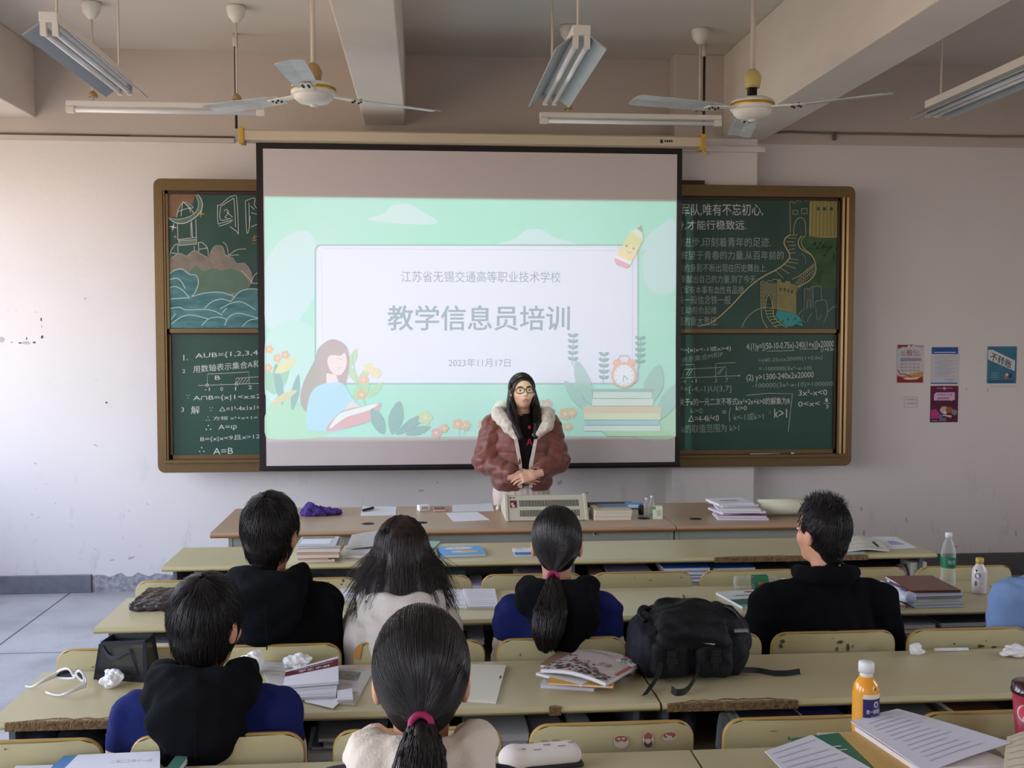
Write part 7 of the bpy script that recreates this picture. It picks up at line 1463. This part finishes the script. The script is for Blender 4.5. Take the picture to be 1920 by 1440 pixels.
def hair_tie(parent, M, at, m, r=.016):
    b = MB(); n = 20; c = Vector(at); pts = [M @ (c + Vector((r * math.cos(a), -.004 + .004 * math.sin(a), r * math.sin(a)))) for a in [2 * PI * k / n for k in range(n + 1)]]; b.tube(pts, .0068, m, 8); return b.build('hair_tie', parent)

def student(label, px, pytop, Y, jm, hair, hairm=(HAIR, STRAND), yaw=0.0, pitch=0.0, roll=0.0, sh=.175, hood=None, hoodm=None, collar=None, sleeve=None, fem=False, tie=None, seed=1, belly=1.0, X=None, arm=.04, hooddz=0.0, hs=1.0, hw=1.0):
    top = P(px, pytop, y=Y); X = top.x if X is None else X
    root_loc = Vector((X, Y, 0)); hz = top.z - .134; sz = hz - .235; nz = hz - .165
    hc = Vector((0, .03, hz)); R = rot(yaw, pitch, roll) * hs
    el = lambda s_: np.array((s_ * (sh + arm), -.015, sz - .255)); wr = lambda s_: np.array((s_ * .135, .105, .635))
    b = MB()
    M = head_field(b, hc, R, SKINE, .16, fem)
    f = Field((-.34, -.16, .38), (.34, .5, nz + .05), .014)             # body inside the clothes
    f.ell((0, 0, .56), (.13, .1, .12), 0).ell((0, 0, sz - .16), (.13, .09, .19), .06).cap((-sh + .02, 0, sz), (sh - .02, 0, sz), .045, .045, .05).cap((0, 0, sz), (0, .0, nz), .05, .05, .04)
    for s_ in (-1, 1): f.cap((s_ * sh, 0, sz), el(s_), .04, .035, .02).cap(el(s_), wr(s_), .034, .026, .02).cap((s_ * .085, .02, .51), (s_ * .1, .36, .5), .05, .045, .02)
    f.into(b, SKINE)
    for s_ in (-1, 1):
        Mh = Matrix.Translation(wr(s_)) @ Matrix.Translation((-s_ * .012, .045, .0)) @ Matrix.Rotation(s_ * .45, 4, 'Z') @ Matrix.Rotation(-.25, 4, 'X'); hand_field(b, Mh, SKINE, s_, (.16, .2, .22, .26))
    body = b.build('student', loc=root_loc); tag(body, label, 'person', 'students at the desks')
    face_parts(body, M, fem)
    # top
    f = Field((-.40, -.22, .40), (.40, .46, nz + .06), .010)
    f.ell((0, .0, .55), (.185 * belly, .15, .15), 0).ell((0, -.005, .70), (.18 * belly, .135, .17), .06).ell((0, -.01, sz - .13), (.195, .125, .19), .06).cap((-sh, -.005, sz - .02), (sh, -.005, sz - .02), .06, .06, .06).cap((0, -.02, nz - .0), (-sh * .8, -.01, sz + .008), .055, .048, .04).cap((0, -.02, nz - .0), (sh * .8, -.01, sz + .008), .055, .048, .04)
    for s_ in (-1, 1): f.cap((s_ * (sh + .005), 0, sz - .02), el(s_), .068, .06, .035).cap(el(s_), wr(s_), .058, .042, .02)
    f.wrinkle(.009, 26, seed).wrinkle(.008, 52, seed + 7); f.cut(f.d_cap((0, .005, nz - .03), (0, .03, nz + .12), .058, .064), .012); 
    b = MB(); V, Q = f.mesh()
    if sleeve:
        cn = V[Q].mean(1); low = (abs(cn[:, 0]) > sh + .045) & (cn[:, 2] < sz - .09) | (cn[:, 1] > .13); b.arr(V, Q[~low], jm); b.arr(V, Q[low], sleeve)
    else: b.arr(V, Q, jm)
    b.build('jacket', body)
    if hood:
        hm = hoodm or jm; f = Field((-.24, -.26, sz - .26), (.24, .15, hz + .02), .009); z0 = nz + hooddz
        f.chain([(-.055, .105, z0 - .065), (-.098, .05, z0 - .005), (-.108, -.03, z0 + .015), (-.07, -.095, z0 + .015), (0, -.115, z0 + .012), (.07, -.095, z0 + .015), (.108, -.03, z0 + .015), (.098, .05, z0 - .005), (.055, .105, z0 - .065)], [.026, .034, .042, .044, .044, .044, .042, .034, .026], 0)
        f.ell((0, -.13, z0 - .075 * hood), (.118 * hw, .055, .1 * hood), .04).ell((0, -.12, z0 - .145 * hood), (.08 * hw, .045, .065 * hood), .04).ell((-.085 * hw, -.075, z0 - .03), (.055 * hw, .06, .045), .035).ell((.085 * hw, -.075, z0 - .03), (.055 * hw, .06, .045), .035)
        f.wrinkle(.014, 30, seed + 3).wrinkle(.006, 70, seed + 4); f.cut(f.d_cap((0, .0, z0 - .1), (0, .02, z0 + .15), .058, .07), .01)
        f.cut(f.d_cap((.02, -.2, z0 - .05), (.0, -.2, z0 - .28), .006, .004), .012)
        hd = f.into(MB(), hm).build('hood', body)
        bs = MB(); bs.tube([(.012, -.197, z0 - .03), (.012, -.203, z0 - .1), (.012, -.19, z0 - .19)], .0022, hm, 6); bs.build('hood_seam', hd)
    if collar:
        f = Field((-.16, -.17, nz - .1), (.16, .15, nz + .1), .007); f.chain([(.05, .085, nz - .02), (.085, .04, nz + .015), (.092, -.03, nz + .02), (.05, -.085, nz + .025), (0, -.1, nz + .025), (-.05, -.085, nz + .025), (-.092, -.03, nz + .02), (-.085, .04, nz + .015), (-.05, .085, nz - .02)], [.02, .026, .03, .032, .032, .032, .03, .026, .02], 0).wrinkle(.005, 50, seed); f.cut(f.d_cap((0, -.01, nz - .1), (0, .02, nz + .12), .056, .064), .008); f.into(MB(), jm).build('collar', body)
    # trousers and shoes
    f = Field((-.26, -.17, .02), (.26, .5, .64), .014); f.ell((0, -.01, .51), (.165, .125, .075), 0)
    for s_ in (-1, 1): f.cap((s_ * .085, .02, .512), (s_ * .11, .38, .505), .068, .058, .03).cap((s_ * .11, .38, .505), (s_ * .11, .35, .1), .056, .045, .02)
    f.keep(.448 - f.p[..., 2] - np.where(f.p[..., 1] > .27, 1, 0), 0)
    f.into(MB(), mat('dark_trousers', (40, 42, 52), .8)).build('trousers', body)
    for s_ in (-1, 1):
        f = Field((-.07, -.12, -.01), (.07, .2, .14), .009); f.rbox((0, .04, .035), (.042, .13, .034), .03, 0).cap((0, -.03, .05), (0, -.03, .11), .045, .045, .03); f.keep(-f.p[..., 2], 0); f.into(MB(), col(200, 200, 200)).build('shoe', body).location = (s_ * .11, .34, .0)
    wig(body, M, hairm[0], hairm[1], hair)
    if tie: hair_tie(body, M, tie[0], tie[1], tie[2])
    return body
BLK1 = mat('black_hoodie_cotton', (10, 11, 14), .95, .5, 5, .2, 200, rgb2=(16, 20, 28), spec=.15); NVY = mat('navy_jersey', (28, 38, 100), .9, .4, 4, .2, 200, rgb2=(17, 20, 54), spec=.2); NVD = mat('black_jersey', (14, 15, 20), .95, 0, 0, .2, 200, spec=.15); CRM = mat('cream_fleece', (220, 208, 192), .95, .3, 5, .25, 160, rgb2=(204, 188, 168)); CRD = mat('cream_sleeve', (206, 194, 172), .95, 0, 0, .2, 160); WHO = mat('off_white_fleece', (226, 218, 210), .95, .3, 4, .25, 160, rgb2=(212, 200, 188)); FLE = mat('black_fleece', (9, 10, 14), .95, .4, 8, .3, 260, rgb2=(15, 17, 23), spec=.15); DNL = mat('light_blue_denim', (128, 158, 206), .9, .4, 8, .2, 240, rgb2=(104, 136, 190)); MAG = mat('magenta_hair_tie', (160, 30, 86), .6)
R_ = np.random.default_rng
student('boy in black hoodie with short black hair, second row, left of the white hoodie', 506, 929, 3.755, BLK1, short_hair(R_(1), 2600, 0, .8, lift=.07), yaw=-.3, hood=1.0, seed=3, sh=.175, arm=.03, hs=1.09)
def long_hair(f):
    rg = R_(5); f.ell(EC, EL * 1.02, 0).ell((0, -.05, -.06), (.098, .085, .12), .05).ell((0, -.095, -.15), (.1, .05, .09), .05)
    f.chain([(-.075, -.05, -.06), (-.105, -.085, -.14), (-.128, -.08, -.19), (-.14, -.07, -.205)], [.036, .024, .008, .002], .03).chain([(.075, -.05, -.06), (.1, -.08, -.14), (.118, -.075, -.18), (.13, -.06, -.195)], [.036, .024, .008, .002], .03)
    f.cut(smax(.036 - f.p[..., 1], f.p[..., 2] - .07, .02), .015)
    n = 2600; K = 12; phi = rg.uniform(PI * .95, PI * 2.05, n); t = np.linspace(0, 1, K)[None]; th = np.minimum(t * 2.6, 1.5) ; u = np.stack([np.sin(th) * np.cos(phi)[:, None], np.sin(th) * np.sin(phi)[:, None], np.cos(th) * np.ones((n, 1))], -1)
    k = 1.03 + rg.uniform(0, .07, n)[:, None]; p = on_head(u, k[..., None]); d = np.clip(t - .55, 0, 1) / .45; drop = rg.uniform(.07, .26, n)[:, None] * d; cx = np.cos(phi)[:, None]
    p[..., 2] -= drop; p[..., 0] += cx * d * rg.uniform(.0, .11, n)[:, None] * (abs(cx) > .5); p[..., 1] += -.03 * d * (abs(cx) < .7) + .0; p += rg.normal(0, .0012, p.shape)
    return [(p, .0012, .0005)]
student('girl with long loose dark hair and off-white hoodie, second row', 752, 975, 3.755, WHO, long_hair, (HAIR2, STRAND2), yaw=.08, hood=1.1, hoodm=WHO, sh=.138, arm=.02, belly=.92, fem=True, seed=5, hs=1.05, hw=1.05, hooddz=.01)
T3 = (-.012, -.122, -.085)
student('girl in navy top with black hood and a low ponytail in a magenta tie', 1046, 950, 3.755, NVY, pony(R_(6), T3, [T3, (-.014, -.17, -.115), (-.02, -.212, -.165), (-.03, -.238, -.23), (-.035, -.236, -.29)], [.014, .03, .048, .046, .02], low=-.105), yaw=-.12, pitch=.05, hood=.95, hoodm=NVD, sleeve=CRD, sh=.158, arm=.03, fem=True, tie=(T3, MAG, .016), seed=7, hs=1.07, hw=1.05)
student('boy in black fleece with spiky black hair, right side of second row', 1547, 930, 3.755, FLE, short_hair(R_(8), 2600, .03, .5, lift=.05), yaw=.5, collar=True, sh=.2, arm=.075, seed=9, belly=1.12, hs=.98)
student('boy with glossy bowl-cut hair, navy top and black hood, third row', 384, 1082, 2.94, NVY, short_hair(R_(9), 3400, 0, 1.0, crown=(.12, -.35, .9), lift=.09, low=-.115), yaw=-.38, pitch=-.08, hs=1.05, hooddz=.025, hw=1.1, hood=1.1, hoodm=NVD, sleeve=CRD, sh=.185, seed=11)
T6 = (0, -.118, -.045)
student('girl with a long high ponytail, magenta tie and cream hood, nearest the camera', 789, 1150, 2.085, mat('navy_jacket_dark', (24, 26, 40), .9, .3, 5, .2, 200), pony(R_(10), T6, [T6, (0, -.165, -.075), (-.008, -.205, -.15), (-.018, -.222, -.25), (-.026, -.215, -.36), (-.03, -.2, -.46)], [.016, .034, .05, .06, .056, .024], low=-.11, n=3800, nt=1600, kk=.99), yaw=.0, hood=1.25, hoodm=CRM, sh=.175, fem=True, tie=(T6, MAG, .017), seed=13, hs=1.12, hw=.95, hooddz=.03)
chair('B', 7, 'second-row chair of the student in light blue denim at the photo edge', -.03)
student('student in a light blue denim jacket, only a sleeve showing at the right edge', 1990, 925, 3.76, DNL, short_hair(R_(12), 1200, 0, .8), hood=None, collar=True, sh=.205, seed=15, X=2.375, arm=.045)

# ------------------------------------------------------------------ the teacher, standing behind the counter and facing the class
TY = 6.93
def teacher():
    X0 = P(978, 800, y=TY).x
    tz = lambda py: P(978, py, y=TY).z
    tx = lambda px: -(P(px, 800, y=TY).x - X0)                # facing the class mirrors left and right
    hz = tz(697) - .124
    b = MB(); R = rot(.12, .12, .04) @ Matrix.Diagonal((.98, .96, .91)); M = head_field(b, Vector((0, .045, hz)), R, SKIN, .17, True)
    f = Field((-.3, -.2, .06), (.3, .3, 1.36), .014)
    f.ell((0, 0, 1.12), (.13, .085, .2), 0).ell((0, 0, .88), (.14, .1, .12), .06).cap((-.14, 0, 1.27), (.14, 0, 1.27), .045, .045, .05).cap((0, .01, 1.27), (0, .03, 1.36), .046, .046, .03)
    Rel, Lel, Rwr, Lwr = (.235, .03, 1.03), (-.225, .03, 1.03), (.07, .2, tz(884)), (-.085, .2, tz(880))
    for e_, w_, s_ in ((Rel, Rwr, 1), (Lel, Lwr, -1)): f.cap((s_ * .16, 0, 1.26), e_, .042, .036, .02).cap(e_, w_, .034, .026, .02)
    for s_ in (-1, 1): f.cap((s_ * .08, 0, .86), (s_ * .085, .01, .46), .07, .05, .03).cap((s_ * .085, .01, .46), (s_ * .085, -.01, .1), .05, .035, .02)
    f.into(b, SKIN)
    # hands clasped at the waist: palm of one laid over the fingers of the other
    def aim(at, fing, up):
        y = Vector(fing).normalized(); z = Vector(up); z = (z - y * z.dot(y)).normalized(); x = y.cross(z); m = Matrix((x, y, z)).transposed().to_4x4(); m.translation = at; return m
    hand_field(b, aim((.052, .222, tz(886)), (-1, .10, -.10), (.15, 1, .28)), SKIN, 1, (.12, .16, .2, .24), .05, .5)
    hand_field(b, aim((-.058, .246, tz(881)), (1, .12, -.24), (.05, .9, .62)), SKIN, -1, (.25, .3, .34, .4), .06, .35)
    body = b.build('teacher', loc=(X0, TY, 0)); body.rotation_euler = (0, 0, PI)
    tag(body, 'woman standing behind the counter, brown puffer jacket with cream fur collar, hands clasped', 'person')
    face_parts(body, M, True)
    # glasses
    b = MB(); fm = mat('dark_green_frame', (34, 52, 46), .35)
    for s_ in (-1, 1):
        q = [M @ Vector((s_ * .033 + .027 * math.copysign(abs(math.cos(a)) ** .7, math.cos(a)), .099 - .012 * abs(s_ * .033 + .027 * math.cos(a)) / .06, .0 + .0195 * math.copysign(abs(math.sin(a)) ** .75, math.sin(a)))) for a in [2 * PI * k / 24 for k in range(25)]]
        b.tube(q, .0023, fm, 6); b.tube([M @ Vector((s_ * .06, .087, .008)), M @ Vector((s_ * .078, .05, .008)), M @ Vector((s_ * .079, -.01, .002))], .0018, fm, 6)
    b.tube([M @ Vector((-.007, .1, .005)), M @ Vector((0, .102, .007)), M @ Vector((.007, .1, .005))], .002, fm, 6); b.build('glasses', body)
    # black jersey
    JB = mat('black_knit', (24, 18, 22), .9, 0, 0, .2, 200)
    f = Field((-.26, -.2, .78), (.26, .24, 1.4), .010); f.ell((0, .0, 1.1), (.165, .118, .24), 0).rbox((0, 0, .93), (.155, .115, .13), .08, .04).cap((0, .02, 1.28), (0, .045, 1.352), .07, .06, .04).cap((-.13, 0, 1.26), (.13, 0, 1.26), .05, .05, .05); f.cut(f.d_cap((0, .055, 1.365), (0, .08, 1.46), .05, .06), .006); f.wrinkle(.003, 40, 2)
    sw = f.into(MB(), JB).build('jersey', body)
    bt = MB(); MGT = mat('magenta_print', (190, 24, 84), .7)
    def sticker_text(s_, px, py, w, h):
        x, z = tx(px), tz(py); v, ff, _ = text_mesh(s_); pts = [(x + w * (.5 - float(a)), .1305 - 1.6 * (x * x) , z + h * (float(c_) - .5)) for a, c_ in v]; bt.add(pts, [t_[::-1] for t_ in ff], MGT)
    sticker_text('A', 989, 825, .04, .045); sticker_text('A', 989.6, 825, .04, .045); sticker_text('•', 989, 798, .02, .024); bt.build('letter_print', sw)
    # quilted jacket, open at the front
    JK = mat('brown_quilted_nylon', (124, 70, 60), .45, .3, 6, .2, 60, rgb2=(104, 55, 47), sheen=.2)
    f = Field((-.40, -.26, .76), (.40, .32, 1.42), .0085)
    f.ell((0, -.01, 1.1), (.215, .16, .25), 0).rbox((0, -.005, .945), (.19, .15, .125), .09, .04).cap((-.15, -.005, 1.255), (.15, -.005, 1.255), .078, .078, .05)
    f.F = f.F - .010 * np.abs(np.sin(PI * (f.p[..., 2] - .835) / .085)) ** .5
    f.cut(smax(np.abs(f.p[..., 0] + .012) - (.022 + np.clip(f.p[..., 2] - 1.0, 0, 1) * .2 + np.clip(.93 - f.p[..., 2], 0, 1) * .25), .02 - f.p[..., 1], .002), .004)
    f.cut(f.d_ell((0, .0, 1.1), (.172, .124, .26)), .002); f.cut(smax(smax(.80 - f.p[..., 2], f.p[..., 2] - 1.05, .001), np.maximum(np.abs(f.p[..., 0]) - .15, np.abs(f.p[..., 1]) - .11), .002), .004)
    f.cut(f.d_cap((0, .0, 1.26), (0, .03, 1.5), .075, .085), .006)
    jk = None
    arms = Field((-.40, -.16, .84), (.40, .32, 1.36), .0085)
    for e_, w_, s_ in ((Rel, Rwr, 1), (Lel, Lwr, -1)):
        e2 = np.array(e_); w2 = np.array(w_) + (np.array(e_) - np.array(w_)) * .12
        arms.cap((s_ * .175, -.005, 1.245), e2, .085, .078, .03).cap(e2, w2, .076, .052, .03)
    arms.F = arms.F - .010 * np.abs(np.sin(PI * (arms.p[..., 2] * .9 + np.abs(arms.p[..., 0]) * .5) / .07)) ** .5; arms.wrinkle(.006, 60, 4)
    for w_ in (Rwr, Lwr): arms.cut(arms.d_ell(w_, (.036, .036, .036)), .006)
    f.wrinkle(.005, 45, 8)
    n_ = MB(); f.into(n_, JK); arms.into(n_, JK); jk = n_.build('puffer_jacket', body)
    FUR = mat('cream_fur', (236, 228, 214), .95, .5, 40, .6, 160, rgb2=(214, 202, 186))
    f = Field((-.3, -.22, 1.16), (.3, .24, 1.46), .008)
    f.chain([(.045, .135, 1.2), (.10, .12, 1.265), (.155, .05, 1.335), (.12, -.06, 1.375), (0, -.105, 1.385), (-.12, -.06, 1.375), (-.165, .05, 1.33), (-.15, .115, 1.27), (-.085, .14, 1.205)], [.026, .042, .048, .046, .046, .046, .05, .046, .028], 0).wrinkle(.009, 60, 3).wrinkle(.004, 160, 5); f.into(MB(), FUR).build('fur_collar', jk)
    b = MB()
    for s_, xs in ((1, (.022, .036, .055)), (-1, (-.046, -.062, -.085))):
        b.ribbon(smooth_path([(xs[0] - .0, .15, .87), (xs[0], .152, 1.0), (xs[1], .155, 1.1), (xs[2], .142, 1.21)], False, 5), (1, .2, 0), .022, .006, FUR)
    b.build('fur_lining', jk); b = MB()
    for px, py, yy in ((949, 802, .155), (972.5, 923, .158)): b.lathe([(0, .004), (.0085, .003), (.0095, 0)], mat('pearl_snap', (226, 216, 206), .3), (tx(px), yy, tz(py)), 12, axis='y')
    b.build('snap_button', jk)
    # trousers, shoes
    TR = mat('pale_pink_trousers', (214, 196, 186), .85, .3, 9, .1, 60, rgb2=(196, 176, 166), stretch=(6, 6, .5)); f = Field((-.24, -.2, .05), (.24, .2, .92), .012); f.ell((0, 0, .83), (.175, .13, .14), 0)
    for s_ in (-1, 1): f.cap((s_ * .085, 0, .8), (s_ * .09, .01, .46), .098, .085, .04).cap((s_ * .09, .01, .46), (s_ * .09, 0, .09), .085, .075, .03)
    f.F = f.F + .004 * np.sin(f.p[..., 0] * 160 + f.p[..., 1] * 60); f.keep(f.p[..., 2] - .885, .01); f.into(MB(), TR).build('trousers', body)
    for s_ in (-1, 1):
        g = Field((-.07, -.12, -.01), (.07, .2, .13), .009); g.rbox((0, .04, .035), (.04, .125, .034), .03, 0).cap((0, -.03, .05), (0, -.03, .1), .042, .042, .03); g.keep(-g.p[..., 2], 0); g.into(MB(), col(226, 222, 216)).build('shoe', body).location = (s_ * .09, 0, 0)
    # long dark hair, centre parting, falling over both shoulders
    def fn(f):
        rg = R_(20); f.ell(EC, EL * .98, 0).ell((0, -.05, -.08), (.085, .06, .12), .04)
        for s_ in (-1, 1): f.chain([(s_ * .076, -.01, .03), (s_ * .09, -.01, -.06), (s_ * .092, .008, -.14), (s_ * .076, .06, -.24), (s_ * .05, .085, -.33)], [.012, .018, .026, .032, .02], .02)
        oval = f.d_ell((0, .11, -.03), (.082, .102, .104)); f.cut(oval, .008)
        out = []
        for s_ in (-1, 1):
            n = 620; u0 = rg.uniform(-.85, .7, n); t = np.linspace(0, 1, 14)[None]
            a0 = np.stack([np.full(n, s_ * .02), u0, np.sqrt(np.clip(1 - u0 ** 2, .05, 1))], 1); a1 = np.stack([np.full(n, s_ * 1.02), np.clip(u0 * .75 - .15, -.8, .1), np.full(n, -.15)], 1)
            u = slerp_paths(unit(a0), unit(a1), np.minimum(t * 2.1, 1) * np.ones((n, 1))); p = on_head(u, (1.0 + rg.uniform(0, .05, n))[:, None, None]); d = np.clip(t - .47, 0, 1) / .53; end = rg.uniform(.16, .35, n)[:, None]; fr = (u0 > -.25)[:, None]
            p[..., 2] -= d * end; p[..., 0] += -s_ * d ** 2 * np.where(fr, .03, .0) * rg.uniform(.5, 1.3, n)[:, None]; p[..., 1] += np.where(fr, d ** 2 * .095, -.02 * d); out.append((p, .0012, .0006))
        return out
    wig(body, M, HAIR2, STRAND2, fn, lo=(-.17, -.2, -.4))
    b = MB(); q = M @ Vector((.083, .03, .045)); b.tube([q + Vector((0, .0, -.014)), q, q + Vector((.004, 0, .014))], .006, col(24, 22, 26), 8); b.build('hair_clip', body)
    return body
teacher()
